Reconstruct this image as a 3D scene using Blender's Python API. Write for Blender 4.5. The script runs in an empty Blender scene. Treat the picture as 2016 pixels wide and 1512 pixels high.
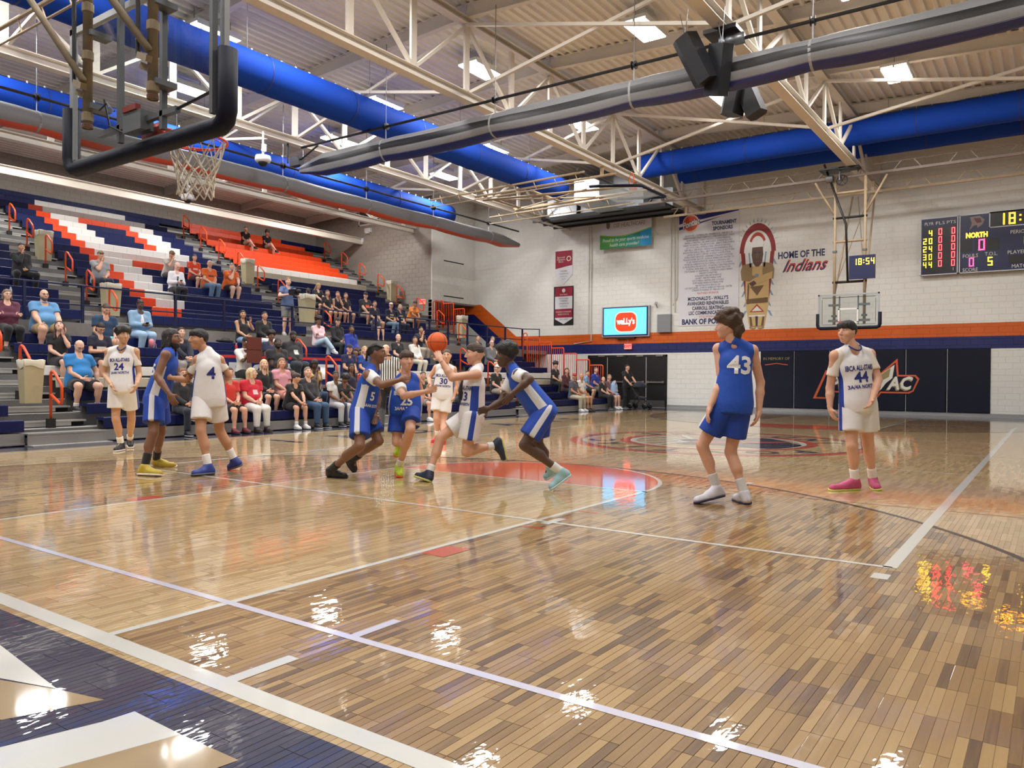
import bpy, bmesh, math, random
import numpy as np
from mathutils import Vector, Matrix
from mathutils.bvhtree import BVHTree
random.seed(7); rng = np.random.default_rng(7)
C = bpy.context.scene.collection
SC = bpy.context.scene
# ---------------------------------------------------------------- camera
CAM = np.array([-1.9003, -5.4349, 1.2223]); YAW, PITCH, ROLL, FPX = 0.61220, -0.00829, 0.00730, 1526.4
def cam_axes():
    cy, sy, cp, sp = math.cos(YAW), math.sin(YAW), math.cos(PITCH), math.sin(PITCH)
    F = np.array([cy*cp, sy*cp, sp]); R = np.array([sy, -cy, 0]); U = np.cross(R, F)
    c, s = math.cos(ROLL), math.sin(ROLL)
    return F, c*R+s*U, -s*R+c*U
CF, CR, CU = cam_axes()
cam = bpy.data.objects.new('camera', bpy.data.cameras.new('camera')); C.objects.link(cam)
cam.matrix_world = Matrix(((CR[0], CU[0], -CF[0], CAM[0]), (CR[1], CU[1], -CF[1], CAM[1]), (CR[2], CU[2], -CF[2], CAM[2]), (0, 0, 0, 1)))
cam.data.sensor_width = 36; cam.data.lens = FPX/2016*36; cam.data.clip_end = 200; cam.data.clip_start = 0.05
SC.camera = cam
# ---------------------------------------------------------------- world, exposure
w = bpy.data.worlds.new('world'); SC.world = w; w.use_nodes = True
w.node_tree.nodes['Background'].inputs[0].default_value = (0.8, 0.85, 0.9, 1)
w.node_tree.nodes['Background'].inputs[1].default_value = 0.1
vs = SC.view_settings; vs.view_transform = 'Standard'; vs.look = 'None'; vs.gamma = 1; vs.use_curve_mapping = False
vs.exposure = 0.0
try:
    SC.cycles.use_denoising = True; SC.cycles.max_bounces = 7; SC.cycles.diffuse_bounces = 3; SC.cycles.glossy_bounces = 4
    SC.cycles.transparent_max_bounces = 12; SC.cycles.sample_clamp_indirect = 6.0; SC.cycles.caustics_reflective = False
except Exception: pass
LAMP_POWER = 215.0
# ---------------------------------------------------------------- colour / materials
def srgb(r, g, b):
    f = lambda c: (c/255/12.92) if c/255 <= 0.04045 else ((c/255+0.055)/1.055)**2.4
    return (f(r), f(g), f(b), 1.0)
MATS = {}
def mat(name, col, rough=0.5, metal=0.0, bump=0.0, bscale=30.0, var=0.0, coat=0.0, emit=0.0, alpha=1.0, trans=0.0, spec=0.5, sheen=0.0):
    if name in MATS: return MATS[name]
    m = bpy.data.materials.new(name); m.use_nodes = True; nt = m.node_tree; b = nt.nodes['Principled BSDF']
    c = srgb(*col); b.inputs['Base Color'].default_value = c
    b.inputs['Roughness'].default_value = rough; b.inputs['Metallic'].default_value = metal
    b.inputs['Coat Weight'].default_value = coat; b.inputs['Alpha'].default_value = alpha
    b.inputs['Transmission Weight'].default_value = trans; b.inputs['Specular IOR Level'].default_value = spec
    b.inputs['Sheen Weight'].default_value = sheen
    if emit: b.inputs['Emission Color'].default_value = c; b.inputs['Emission Strength'].default_value = emit
    if bump or var:
        tc = nt.nodes.new('ShaderNodeTexCoord'); n = nt.nodes.new('ShaderNodeTexNoise'); n.inputs['Scale'].default_value = bscale
        n.inputs['Detail'].default_value = 3
        nt.links.new(tc.outputs['Object'], n.inputs['Vector'])
        if bump:
            bp = nt.nodes.new('ShaderNodeBump'); bp.inputs['Strength'].default_value = bump; bp.inputs['Distance'].default_value = 0.02
            nt.links.new(n.outputs['Fac'], bp.inputs['Height']); nt.links.new(bp.outputs[0], b.inputs['Normal'])
        if var:
            mx = nt.nodes.new('ShaderNodeMix'); mx.data_type = 'RGBA'
            mx.inputs['A'].default_value = tuple(x*(1-var) for x in c[:3])+(1,); mx.inputs['B'].default_value = tuple(min(1, x*(1+var)) for x in c[:3])+(1,)
            nt.links.new(n.outputs['Fac'], mx.inputs['Factor']); nt.links.new(mx.outputs['Result'], b.inputs['Base Color'])
    MATS[name] = m; return m
def N(nt, typ, **kw):
    n = nt.nodes.new(typ)
    for k, v in kw.items(): setattr(n, k, v)
    return n
def math_node(nt, op, a, b=None, c=None):
    n = N(nt, 'ShaderNodeMath', operation=op)
    for i, x in enumerate((a, b, c)):
        if x is None: continue
        if isinstance(x, (int, float)): n.inputs[i].default_value = x
        else: nt.links.new(x, n.inputs[i])
    return n.outputs[0]
def mix_node(nt, f, a, b):
    n = N(nt, 'ShaderNodeMix', data_type='RGBA')
    for k, x in (('Factor', f), ('A', a), ('B', b)):
        if isinstance(x, (int, float, tuple)): n.inputs[k].default_value = x
        else: nt.links.new(x, n.inputs[k])
    return n.outputs['Result']
# ---------------------------------------------------------------- mesh builder
class MB:
    def __init__(s): s.v = []; s.f = []; s.m = []
    def add(s, vs, fs, mi=0):
        o = len(s.v); s.v += [tuple(map(float, v)) for v in vs]; s.f += [tuple(i+o for i in f) for f in fs]; s.m += [mi]*len(fs)
    def box(s, a, b, mi=0):
        x0, y0, z0 = a; x1, y1, z1 = b
        s.add([(x0,y0,z0),(x1,y0,z0),(x1,y1,z0),(x0,y1,z0),(x0,y0,z1),(x1,y0,z1),(x1,y1,z1),(x0,y1,z1)],
              [(3,2,1,0),(4,5,6,7),(0,1,5,4),(1,2,6,5),(2,3,7,6),(3,0,4,7)], mi)
    def prism(s, pts, axis, a, b, mi=0, caps=True):
        """pts: 2-D outline; axis 0/1/2 swept from a to b (outline in the two other axes, in order)"""
        n = len(pts); o = [i for i in range(3) if i != axis]; vs = []
        for t in (a, b):
            for p in pts:
                q = [0, 0, 0]; q[axis] = t; q[o[0]] = p[0]; q[o[1]] = p[1]; vs.append(q)
        fs = [(i, (i+1) % n, n+(i+1) % n, n+i) for i in range(n)]
        if caps: fs += [tuple(range(n))[::-1], tuple(range(n, 2*n))]
        s.add(vs, fs, mi)
    def frame(s, d):
        d = Vector(d).normalized(); u = Vector((0, 0, 1)) if abs(d.z) < .95 else Vector((1, 0, 0))
        x = d.cross(u).normalized(); return x, x.cross(d).normalized()
    def tube(s, path, r, n=8, mi=0, closed=False, caps=True):
        P = [Vector(p) for p in path]; k = len(P); vs = []; rr = r if hasattr(r, '__len__') else [r]*k
        for i, p in enumerate(P):
            if closed: d = P[(i+1) % k]-P[i-1]
            else: d = P[min(i+1, k-1)]-P[max(i-1, 0)]
            x, y = s.frame(d)
            if i and True:
                # keep the ring orientation steady along the path
                x = (px - d.normalized()*px.dot(d.normalized())).normalized(); y = x.cross(d.normalized())
            px = x
            for j in range(n):
                a = 2*math.pi*j/n; vs.append(p+(x*math.cos(a)+y*math.sin(a))*rr[i])
        fs = []
        for i in range(k if closed else k-1):
            for j in range(n):
                a, b = i*n+j, i*n+(j+1) % n; c, d = ((i+1) % k)*n+(j+1) % n, ((i+1) % k)*n+j
                fs.append((a, b, c, d))
        if caps and not closed: fs += [tuple(range(n)), tuple(range((k-1)*n, k*n))[::-1]]
        s.add(vs, fs, mi)
    def bar(s, a, b, w, h, mi=0):
        """rectangular bar from a to b; w sideways, h the other way"""
        a, b = Vector(a), Vector(b); x, y = s.frame(b-a); vs = []
        for p in (a, b):
            for i, j in ((-1,-1),(1,-1),(1,1),(-1,1)): vs.append(p+x*(i*w/2)+y*(j*h/2))
        s.add(vs, [(3,2,1,0),(4,5,6,7),(0,1,5,4),(1,2,6,5),(2,3,7,6),(3,0,4,7)], mi)
    def lathe(s, prof, c, axis=2, n=24, mi=0, caps=True):
        """prof: (radius, height) pairs about the axis through c"""
        o = [i for i in range(3) if i != axis]; vs = []
        for r, h in prof:
            for j in range(n):
                a = 2*math.pi*j/n; q = list(c); q[axis] += h; q[o[0]] += r*math.cos(a); q[o[1]] += r*math.sin(a); vs.append(q)
        k = len(prof); fs = []
        for i in range(k-1):
            for j in range(n): fs.append((i*n+j, i*n+(j+1) % n, (i+1)*n+(j+1) % n, (i+1)*n+j))
        if caps: fs += [tuple(range(n))[::-1], tuple(range((k-1)*n, k*n))]
        s.add(vs, fs, mi)
    def quad(s, a, b, c, d, mi=0): s.add([a, b, c, d], [(0,1,2,3)], mi)
    def mesh(s, name, mats, smooth=False):
        me = bpy.data.meshes.new(name); me.from_pydata(s.v, [], s.f)
        for m in (mats if isinstance(mats, (list, tuple)) else [mats]): me.materials.append(m)
        if any(s.m): me.polygons.foreach_set('material_index', s.m)
        if smooth: me.shade_smooth()
        bm = bmesh.new(); bm.from_mesh(me); bmesh.ops.recalc_face_normals(bm, faces=bm.faces); bm.to_mesh(me); bm.free()
        return me
    def build(s, name, mats, parent=None, smooth=False, label=None, kind=None):
        return link(name, s.mesh(name, mats, smooth), parent, label, kind)
def root_inv(p):
    """undo a parent's own place: children are modelled in world coordinates (parents stand unrotated, a nested parent's chain cancels)"""
    return Matrix.Translation(-Vector(p.location))
def link(name, me, parent=None, label=None, kind=None):
    o = bpy.data.objects.new(name, me); C.objects.link(o)
    if parent is not None: o.parent = parent; o.matrix_parent_inverse = root_inv(parent)
    if label: o['label'] = label
    if kind: o['kind'] = kind
    return o
def thing(name, label, cat, loc=(0, 0, 0), group=None):
    o = bpy.data.objects.new(name, None); o.empty_display_size = 0.2; C.objects.link(o); o.location = loc
    return tag(o, label, cat, group)
def tag(o, label, cat, group=None):
    o['label'] = label; o['category'] = cat
    if group: o['group'] = group
    return o
def struct(o): o['kind'] = 'structure'; return o
def text_mesh(s, size, M, align='CENTER', extrude=0.0, shear=0.0, spx=1.0, offset=0.0, res=2, width=None):
    """lettering as mesh; M carries the text plane (x right, y up, z out) into the world"""
    cu = bpy.data.curves.new('lettering', 'FONT'); cu.body = s; cu.size = size; cu.align_x = align; cu.align_y = 'CENTER'
    cu.extrude = extrude; cu.shear = shear; cu.space_character = spx; cu.offset = offset; cu.resolution_u = res
    o = bpy.data.objects.new('lettering', cu); C.objects.link(o)
    dg = bpy.context.evaluated_depsgraph_get(); me = bpy.data.meshes.new_from_object(o.evaluated_get(dg))
    bpy.data.objects.remove(o); bpy.data.curves.remove(cu)
    if width and len(me.vertices):
        xs = [v.co.x for v in me.vertices]; k = width/(max(xs)-min(xs)); me.transform(Matrix.Diagonal((k, 1, 1, 1)))
    me.transform(M); return me
def wallM(x, y, z):   # text on a wall at x facing the court (towards -x)
    return Matrix(((0, 0, -1, x), (-1, 0, 0, y), (0, 1, 0, z), (0, 0, 0, 1)))
def text(name, s, size, M, m, parent=None, **kw):
    me = text_mesh(s, size, M, **kw); me.materials.clear(); me.materials.append(m)
    return link(name, me, parent)
def dup(o, parent=None, off=(0, 0, 0), **props):
    c = o.copy(); C.objects.link(c)
    if parent is not None: c.parent = parent
    else: c.location = Vector(o.location)+Vector(off)
    for k, v in props.items(): c[k] = v
    for ch in o.children: dup(ch, c)
    return c
def at(u, v, depth):
    d = CF+(u-1008)/FPX*CR+(756-v)/FPX*CU
    return CAM+d*depth
# ---------------------------------------------------------------- shared colours
NAVY = mat('navy_plastic', (8, 20, 72), 0.5, spec=.3)
ORANGE = mat('orange_plastic', (226, 70, 22), 0.42)
WHITE = mat('white_plastic', (226, 222, 218), 0.42)
CREAM = mat('cream_plastic', (198, 188, 166), 0.5)
ALU = mat('grey_aluminium', (150, 148, 146), 0.45, 0.35, bump=0.05, bscale=60)
CONC = mat('grey_concrete', (128, 122, 116), 0.8, bump=0.15, bscale=12, var=0.1)
DARK = mat('dark_void', (12, 12, 16), 0.8)
RAILO = mat('orange_enamel', (222, 78, 30), 0.35)
RAILB = mat('navy_enamel', (13, 22, 62), 0.4)
TRUSS = mat('cream_steel', (218, 210, 198), 0.55, var=0.06, bscale=3)
PIPE = mat('tan_pipe', (170, 148, 118), 0.5, var=0.18, bscale=6)
GALV = mat('galvanized_metal', (178, 182, 186), 0.32, 0.85, bump=0.05, bscale=5, var=0.1)
BLACK = mat('black_metal', (16, 16, 18), 0.45)
PADB = mat('navy_padding', (13, 17, 38), 0.65, bump=0.05, bscale=20, spec=.3)
STEELG = mat('grey_steel', (120, 122, 126), 0.4, 0.7)
# ================================================================ floor
XF, YR, XA, YB = 28.5, 26.17, 25.27, 18.2          # far wall, rear wall, alcove wall, jog wall
PW, PL = 0.038, 0.32
def floor_material():
    m = bpy.data.materials.new('maple_floor'); m.use_nodes = True; nt = m.node_tree; b = nt.nodes['Principled BSDF']
    g = N(nt, 'ShaderNodeNewGeometry'); s = N(nt, 'ShaderNodeSeparateXYZ'); nt.links.new(g.outputs['Position'], s.inputs[0])
    x, y = s.outputs[0], s.outputs[1]
    j = math_node(nt, 'FLOOR', math_node(nt, 'DIVIDE', y, PW))
    grp = math_node(nt, 'FLOOR', math_node(nt, 'DIVIDE', j, 4.0))
    off = math_node(nt, 'MULTIPLY', math_node(nt, 'FRACT', math_node(nt, 'MULTIPLY', grp, 0.618034)), PL)
    i = math_node(nt, 'FLOOR', math_node(nt, 'DIVIDE', math_node(nt, 'ADD', x, off), PL))
    cv = N(nt, 'ShaderNodeCombineXYZ'); nt.links.new(i, cv.inputs[0]); nt.links.new(j, cv.inputs[1])
    wn = N(nt, 'ShaderNodeTexWhiteNoise', noise_dimensions='2D'); nt.links.new(cv.outputs[0], wn.inputs['Vector'])
    tone = wn.outputs['Value']
    # grain, stretched along the boards
    sc = N(nt, 'ShaderNodeVectorMath', operation='MULTIPLY'); nt.links.new(g.outputs['Position'], sc.inputs[0]); sc.inputs[1].default_value = (3, 55, 1)
    gr = N(nt, 'ShaderNodeTexNoise'); gr.inputs['Scale'].default_value = 1.0; gr.inputs['Detail'].default_value = 4; nt.links.new(sc.outputs[0], gr.inputs['Vector'])
    t = math_node(nt, 'ADD', math_node(nt, 'MULTIPLY', tone, 0.72), math_node(nt, 'MULTIPLY', gr.outputs['Fac'], 0.28))
    def ramp(cols):
        r = N(nt, 'ShaderNodeValToRGB'); e = r.color_ramp.elements
        e[0].position, e[0].color = cols[0][0], srgb(*cols[0][1]); e[1].position, e[1].color = cols[-1][0], srgb(*cols[-1][1])
        for p, c in cols[1:-1]: q = e.new(p); q.color = srgb(*c)
        nt.links.new(t, r.inputs[0]); return r.outputs[0]
    dark = ramp([(0.14, (96, 68, 35)), (0.30, (136, 103, 57)), (0.55, (157, 123, 73)), (0.9, (178, 145, 92))])
    lite = ramp([(0.1, (166, 136, 88)), (0.5, (187, 157, 107)), (0.9, (201, 173, 124))])
    # stain inside the three-point arc, outside the lane, at both ends
    ax = math_node(nt, 'ABSOLUTE', math_node(nt, 'SUBTRACT', x, 12.8))           # distance from half court
    dx = math_node(nt, 'SUBTRACT', 11.2, ax)                                        # towards centre from the rim
    r2 = math_node(nt, 'ADD', math_node(nt, 'POWER', math_node(nt, 'ABSOLUTE', dx), 2.0), math_node(nt, 'POWER', math_node(nt, 'ABSOLUTE', y), 2.0))
    arc = math_node(nt, 'LESS_THAN', r2, 36.0)
    back = math_node(nt, 'MULTIPLY', math_node(nt, 'LESS_THAN', dx, 0.0), math_node(nt, 'LESS_THAN', math_node(nt, 'ABSOLUTE', y), 6.0))
    inside = math_node(nt, 'MAXIMUM', arc, back)
    lane = math_node(nt, 'MULTIPLY', math_node(nt, 'LESS_THAN', math_node(nt, 'ABSOLUTE', y), 1.83), math_node(nt, 'GREATER_THAN', ax, 7.01))
    incourt = math_node(nt, 'LESS_THAN', ax, 12.8)
    stain = math_node(nt, 'MULTIPLY', math_node(nt, 'MULTIPLY', inside, math_node(nt, 'SUBTRACT', 1.0, lane)), incourt)
    col = mix_node(nt, stain, lite, dark)
    # fine dark seams between the boards (beyond the boards built one by one)
    fy = math_node(nt, 'FRACT', math_node(nt, 'DIVIDE', y, PW)); fx = math_node(nt, 'FRACT', math_node(nt, 'DIVIDE', math_node(nt, 'ADD', x, off), PL))
    seam = math_node(nt, 'MAXIMUM', math_node(nt, 'LESS_THAN', fy, 0.03), math_node(nt, 'LESS_THAN', fx, 0.006))
    col = mix_node(nt, math_node(nt, 'MULTIPLY', seam, 0.35), col, srgb(80, 56, 34))
    # navy end border and side borders
    e1 = math_node(nt, 'GREATER_THAN', ax, 12.935); e2 = math_node(nt, 'GREATER_THAN', math_node(nt, 'ABSOLUTE', y), 7.98)
    navy = math_node(nt, 'MAXIMUM', e1, e2)
    col = mix_node(nt, navy, col, mix_node(nt, math_node(nt, 'MULTIPLY', seam, 0.5), srgb(12, 19, 58), srgb(40, 44, 76)))
    nt.links.new(col, b.inputs['Base Color'])
    # varnish: slightly wavy clear coat
    wv = N(nt, 'ShaderNodeTexNoise'); wv.inputs['Scale'].default_value = 9.0; wv.inputs['Detail'].default_value = 2.5
    sc2 = N(nt, 'ShaderNodeVectorMath', operation='MULTIPLY'); nt.links.new(g.outputs['Position'], sc2.inputs[0]); sc2.inputs[1].default_value = (0.8, 1.4, 1)
    nt.links.new(sc2.outputs[0], wv.inputs['Vector'])
    h = math_node(nt, 'ADD', wv.outputs['Fac'], math_node(nt, 'MULTIPLY', tone, 0.10))
    bp = N(nt, 'ShaderNodeBump'); bp.inputs['Strength'].default_value = 0.11; bp.inputs['Distance'].default_value = 0.012
    nt.links.new(h, bp.inputs['Height'])
    b.inputs['Roughness'].default_value = 0.42; b.inputs['Specular IOR Level'].default_value = 0.35
    b.inputs['Coat Weight'].default_value = 1.0; b.inputs['Coat Roughness'].default_value = 0.022; b.inputs['Coat IOR'].default_value = 1.5
    nt.links.new(bp.outputs[0], b.inputs['Coat Normal'])
    return m
FLOORM = floor_material()
GX0, GX1, GY0, GY1 = -1.2, 6.4, -7.2, 3.0               # where boards are built one by one
def floor():
    mb = MB(); z = -0.002
    X0, X1, Y0, Y1 = -9, XF+.2, -14, YR+.2
    mb.quad((GX0, GY0, z), (GX1, GY0, z), (GX1, GY1, z), (GX0, GY1, z))
    for a, b in (((X0, Y0), (GX0, Y1)), ((GX1, Y0), (X1, Y1)), ((GX0, Y0), (GX1, GY0)), ((GX0, GY1), (GX1, Y1))):
        mb.quad((a[0], a[1], 0), (b[0], a[1], 0), (b[0], b[1], 0), (a[0], b[1], 0))
    fl = struct(mb.build('floor', FLOORM))
    # the boards, with recessed joints
    boards = []
    for j in range(math.floor(GY0/PW)+1, math.floor(GY1/PW)):
        off = ((math.floor(j/4)*0.618034) % 1.0)*PL
        i0 = math.ceil((GX0+off)/PL)
        for i in range(i0, int((GX1+off)/PL)):
            x0 = i*PL-off; xc, yc = x0+PL/2, (j+.5)*PW
            d = np.array([xc, yc, 0])-CAM; dep = d@CF
            if dep < 1.5: continue
            u, v = 1008+FPX*(d@CR)/dep, 756-FPX*(d@CU)/dep
            if -120 < u < 2140 and v < 1640: boards.append((dep, x0, j*PW))
    boards.sort(); me = None; rest = MB()
    def shape(mb, x, y, dz):
        g = 0.0006
        mb.add([(x+g, y+g, -.002), (x+PL-g, y+g, -.002), (x+PL-g, y+PW-g, -.002), (x+g, y+PW-g, -.002),
                (x+g+.0006, y+g+.0006, dz), (x+PL-g-.0006, y+g+.0006, dz), (x+PL-g-.0006, y+PW-g-.0006, dz), (x+g+.0006, y+PW-g-.0006, dz)],
               [(4,5,6,7),(0,1,5,4),(1,2,6,5),(2,3,7,6),(3,0,4,7)])
    p = MB(); shape(p, 0, 0, 0.0); me = p.mesh('plank', FLOORM)
    for k, (dep, x, y) in enumerate(boards):
        dz = random.uniform(-.0003, 0.0003)
        if k < 300:
            o = link('plank', me, fl); o.location = (x, y, dz)
        else: shape(rest, x, y, dz)
    rest.build('floor_boards', FLOORM, fl, kind='stuff')
    return fl
FLOOR = floor()
# ---------------------------------------------------------------- painted court lines
LW = mat('line_paint', (214, 214, 208), 0.35, coat=1.0); LB = mat('lavender_line_paint', (206, 204, 222), 0.35, coat=1.0)
LO = mat('orange_floor_paint', (206, 84, 30), 0.35, coat=1.0); LN = mat('navy_floor_paint', (16, 22, 58), 0.35, coat=1.0)
LGOLD = mat('gold_floor_paint', (160, 134, 88), 0.35, coat=1.0); LK = mat('black_line_paint', (34, 32, 38), 0.35, coat=1.0)
LR = mat('red_floor_paint', (196, 66, 32), 0.35, coat=1.0)
for q in (LW, LB, LO, LN, LGOLD, LK, LR):
    bb = q.node_tree.nodes['Principled BSDF']; bb.inputs['Coat Roughness'].default_value = 0.06; bb.inputs['Coat Weight'].default_value = .25 if q is LK else 1
ZL = 0.0012
def flat(name, m, polys, z=ZL, label=None):
    mb = MB()
    for p in polys: mb.add([(x, y, z) for x, y in p], [tuple(range(len(p)))])
    return mb.build(name, m, FLOOR, label=label)
def rect(x0, y0, x1, y1): return [(x0, y0), (x1, y0), (x1, y1), (x0, y1)]
def arcband(cx, cy, r0, r1, a0, a1, n=72):
    out = []
    for k in range(n):
        t0, t1 = math.radians(a0+(a1-a0)*k/n), math.radians(a0+(a1-a0)*(k+1)/n)
        out.append([(cx+r0*math.cos(t0), cy+r0*math.sin(t0)), (cx+r1*math.cos(t0), cy+r1*math.sin(t0)),
                    (cx+r1*math.cos(t1), cy+r1*math.sin(t1)), (cx+r0*math.cos(t1), cy+r0*math.sin(t1))])
    return out
def mirror(polys): return [[(25.6-x, y) for x, y in p][::-1] for p in polys]
def both(name, m, polys, z=ZL, label=None):
    flat(name, m, polys, z, label); flat(name, m, mirror(polys), z, label)
both('baseline', LW, [rect(-.095, -8.0, 0, 8.0)])
flat('sideline', LW, [rect(0, 7.62, 25.6, 7.70)]); flat('sideline', LW, [rect(0, -7.70, 25.6, -7.62)])
flat('center_line', LW, [rect(12.775, -7.62, 12.825, 7.62)])
both('inner_end_line', LB, [rect(.61, -7.6, .66, 7.6)], ZL+.0004)
for y in (-1.83, 1.78): both('lane_line', LW, [rect(0, y, 5.79, y+.05)])
both('free_throw_line', LW, [rect(5.74, -1.83, 5.79, 1.83)])
half = [(5.79+1.79*math.cos(math.radians(a)), 1.79*math.sin(math.radians(a))) for a in range(-90, 91, 5)]
both('free_throw_half_circle', LO, [half], ZL-.0004)
both('free_throw_arc', LW, arcband(5.79, 0, 1.78, 1.83, -90, 90))
both('three_point_arc', LK, arcband(1.6, 0, 5.97, 6.02, -90, 90)+[rect(0, 5.97, 1.6, 6.02), rect(0, -6.02, 1.6, -5.97)], ZL+.0002)
blocks = []
for s in (-1, 1):
    for x0, x1, wd in ((2.134, 2.438, .2), (3.353, 3.40, .2), (4.27, 4.32, .2)):
        ya, yb = (-1.84-wd, -1.84) if s < 0 else (1.84, 1.84+wd)
        both('lane_mark', LR, [rect(x0, ya, x1, yb)])
# volleyball court, thick sidelines
both('volleyball_end_line', LW, [rect(3.63, -4.57, 3.68, 4.57)], ZL+.0003)
for y in (-4.60, 4.50): flat('volleyball_sideline', LW, [rect(3.65, y, 21.95, y+.085)], ZL+.0003)
for x in (9.75, 15.80): flat('attack_line', LW, [rect(x, -4.55, x+.04, 4.55)], ZL+.0002)
both('service_mark', LW, [rect(3.3, -4.6, 3.45, -4.5)]); both('service_mark', LW, [rect(3.56, -1.98, 3.86, -1.90)], ZL+.0005)
flat('service_mark', LW, [rect(7.05, -2.53, 7.25, -2.45)])
both('end_line_tick', LW, [rect(0, -2.77, .31, -2.70)]); both('end_line_tick', LB, [rect(.66, -2.77, .95, -2.715)])
# thin cross-court lines
for y in (-6.4, 6.4): flat('cross_court_line', LW, [rect(.7, y, 24.9, y+.035)], ZL+.0001)
# centre logo: ring, head-dress shapes, lettering
def blob(pts): return [[(12.8+y*1.0, x*1.0) for x, y in pts]]
flat('center_ring', LR, arcband(12.8, 0, 2.66, 2.86, 0, 360)); flat('center_ring', LN, arcband(12.8, 0, 2.60, 2.66, 0, 360))
flat('center_ring', LR, arcband(12.8, 0, 1.66, 1.86, 0, 360)); flat('center_ring', LW, arcband(12.8, 0, 1.54, 1.66, 0, 360))
flat('center_emblem', LN, [[(12.8+1.5*math.cos(math.radians(a))*(.75+.25*math.cos(math.radians(3*a))), -.45+1.15*math.sin(math.radians(a))) for a in range(0, 360, 12)]], label='navy field of the center emblem')
flat('center_emblem', LR, [[(12.1, .1), (12.5, -.3), (13.3, -1.1), (13.6, -1.2), (13.2, -.5), (12.9, .2), (12.6, .5)]], ZL+.0006, 'orange band of the center emblem')
for k in range(7):
    a = math.radians(20+k*24); c0, s0 = math.cos(a), math.sin(a)
    flat('center_feather', LW, [[(12.8+c0*.35-s0*.07, .35+s0*.35+c0*.07), (12.8+c0*1.45-s0*.03, .3+s0*1.2+c0*.03), (12.8+c0*1.5, .3+s0*1.25), (12.8+c0*1.45+s0*.09, .3+s0*1.2-c0*.09), (12.8+c0*.35+s0*.07, .35+s0*.35-c0*.07)]], ZL+.0005)
def ring_text(s, r, a_mid, step, size, flip):
    for k, ch in enumerate(s):
        a = math.radians(a_mid+(k-(len(s)-1)/2)*step*(-1 if not flip else 1)); c, q = math.cos(a), math.sin(a)
        th = a-math.pi/2 if not flip else a+math.pi/2
        M = Matrix.Translation((12.8+r*c, r*q, ZL+.0004)) @ Matrix.Rotation(th, 4, 'Z')
        text('ring_letter', ch, size, M, LN, FLOOR, offset=.02)
ring_text('PONTIAC', 2.18, 180, 20, .72, False); ring_text('INDIANS', 2.18, 0, 20, .72, True)
# word along the bleacher side
for k, ch in enumerate('INDIANS'):
    M = Matrix.Translation((12.8+(k-3)*1.75, 6.30, ZL)) @ Matrix.Rotation(math.pi, 4, 'Z') @ Matrix.Rotation(math.pi, 4, 'Z')
    text('floor_letter', ch, 1.25, M, LN, FLOOR, offset=.03)
# big end-border letters, white with gold shadows
flat('border_letter', LW, [[(-.37, -1.551), (-.386, -1.3), (-.2, 1.0), (-.55, 1.0), (-.56, -1.9), (-.455, -2.27)][::-1]], label='white block letter edge on the navy border')
flat('border_letter_shadow', LGOLD, [[(-.455, -2.28), (-.40, -2.52), (-.70, -2.40), (-.71, 0.5), (-.56, .5), (-.56, -1.95)]], ZL-.0003)
flat('border_letter', LW, [[(-.388, -2.71), (-.393, -3.009), (-.62, -2.95), (-.93, -2.86), (-.93, .4), (-.80, .4), (-.79, -2.621), (-.503, -2.70)]], label='white angled letter edge on the navy border')
flat('border_letter_shadow', LGOLD, [[(-.393, -3.009), (-.387, -3.322), (-.62, -3.28), (-.99, -3.16), (-1.1, -2.9), (-.93, -2.86), (-.62, -2.95)]], ZL-.0003)
# ================================================================ block walls
def wall_material():
    m = bpy.data.materials.new('painted_block'); m.use_nodes = True; nt = m.node_tree; b = nt.nodes['Principled BSDF']
    g = N(nt, 'ShaderNodeNewGeometry'); s = N(nt, 'ShaderNodeSeparateXYZ'); nt.links.new(g.outputs['Position'], s.inputs[0])
    x, y, z = s.outputs
    def edge(lo, y0, hi):
        r = math_node(nt, 'ADD', lo, math_node(nt, 'MULTIPLY', math_node(nt, 'SUBTRACT', y, y0), .757))
        return math_node(nt, 'MAXIMUM', lo, math_node(nt, 'MINIMUM', r, hi))
    top, mid, bot = edge(3.18, 15.68, 4.80), edge(2.73, 16.12, 4.34), edge(2.31, 16.62, 3.86)
    far = math_node(nt, 'GREATER_THAN', x, 28.0)
    def band(a, bq): return math_node(nt, 'MULTIPLY', math_node(nt, 'MULTIPLY', math_node(nt, 'GREATER_THAN', z, a), math_node(nt, 'LESS_THAN', z, bq)), far)
    n = N(nt, 'ShaderNodeTexNoise'); n.inputs['Scale'].default_value = 0.6; n.inputs['Detail'].default_value = 5; nt.links.new(g.outputs['Position'], n.inputs['Vector'])
    rear = math_node(nt, 'GREATER_THAN', y, 18.25)                       # the bleacher alcove is painted a warmer grey
    base = mix_node(nt, n.outputs['Fac'], srgb(220, 219, 213), srgb(236, 235, 229))
    grey = mix_node(nt, n.outputs['Fac'], srgb(150, 143, 134), srgb(166, 158, 148))
    inal = math_node(nt, 'MULTIPLY', rear, math_node(nt, 'SUBTRACT', 1.0, far))
    col = mix_node(nt, inal, base, grey)
    col = mix_node(nt, band(mid, top), col, srgb(206, 92, 14)); col = mix_node(nt, band(bot, mid), col, srgb(16, 28, 96))
    nt.links.new(col, b.inputs['Base Color']); b.inputs['Roughness'].default_value = 0.5
    n2 = N(nt, 'ShaderNodeTexNoise'); n2.inputs['Scale'].default_value = 60; nt.links.new(g.outputs['Position'], n2.inputs['Vector'])
    bp = N(nt, 'ShaderNodeBump'); bp.inputs['Strength'].default_value = 0.12; bp.inputs['Distance'].default_value = 0.01; nt.links.new(n2.outputs['Fac'], bp.inputs['Height'])
    nt.links.new(bp.outputs[0], b.inputs['Normal'])
    return m
BLOCKM = wall_material()
BW, BH = 0.406, 0.203
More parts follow.
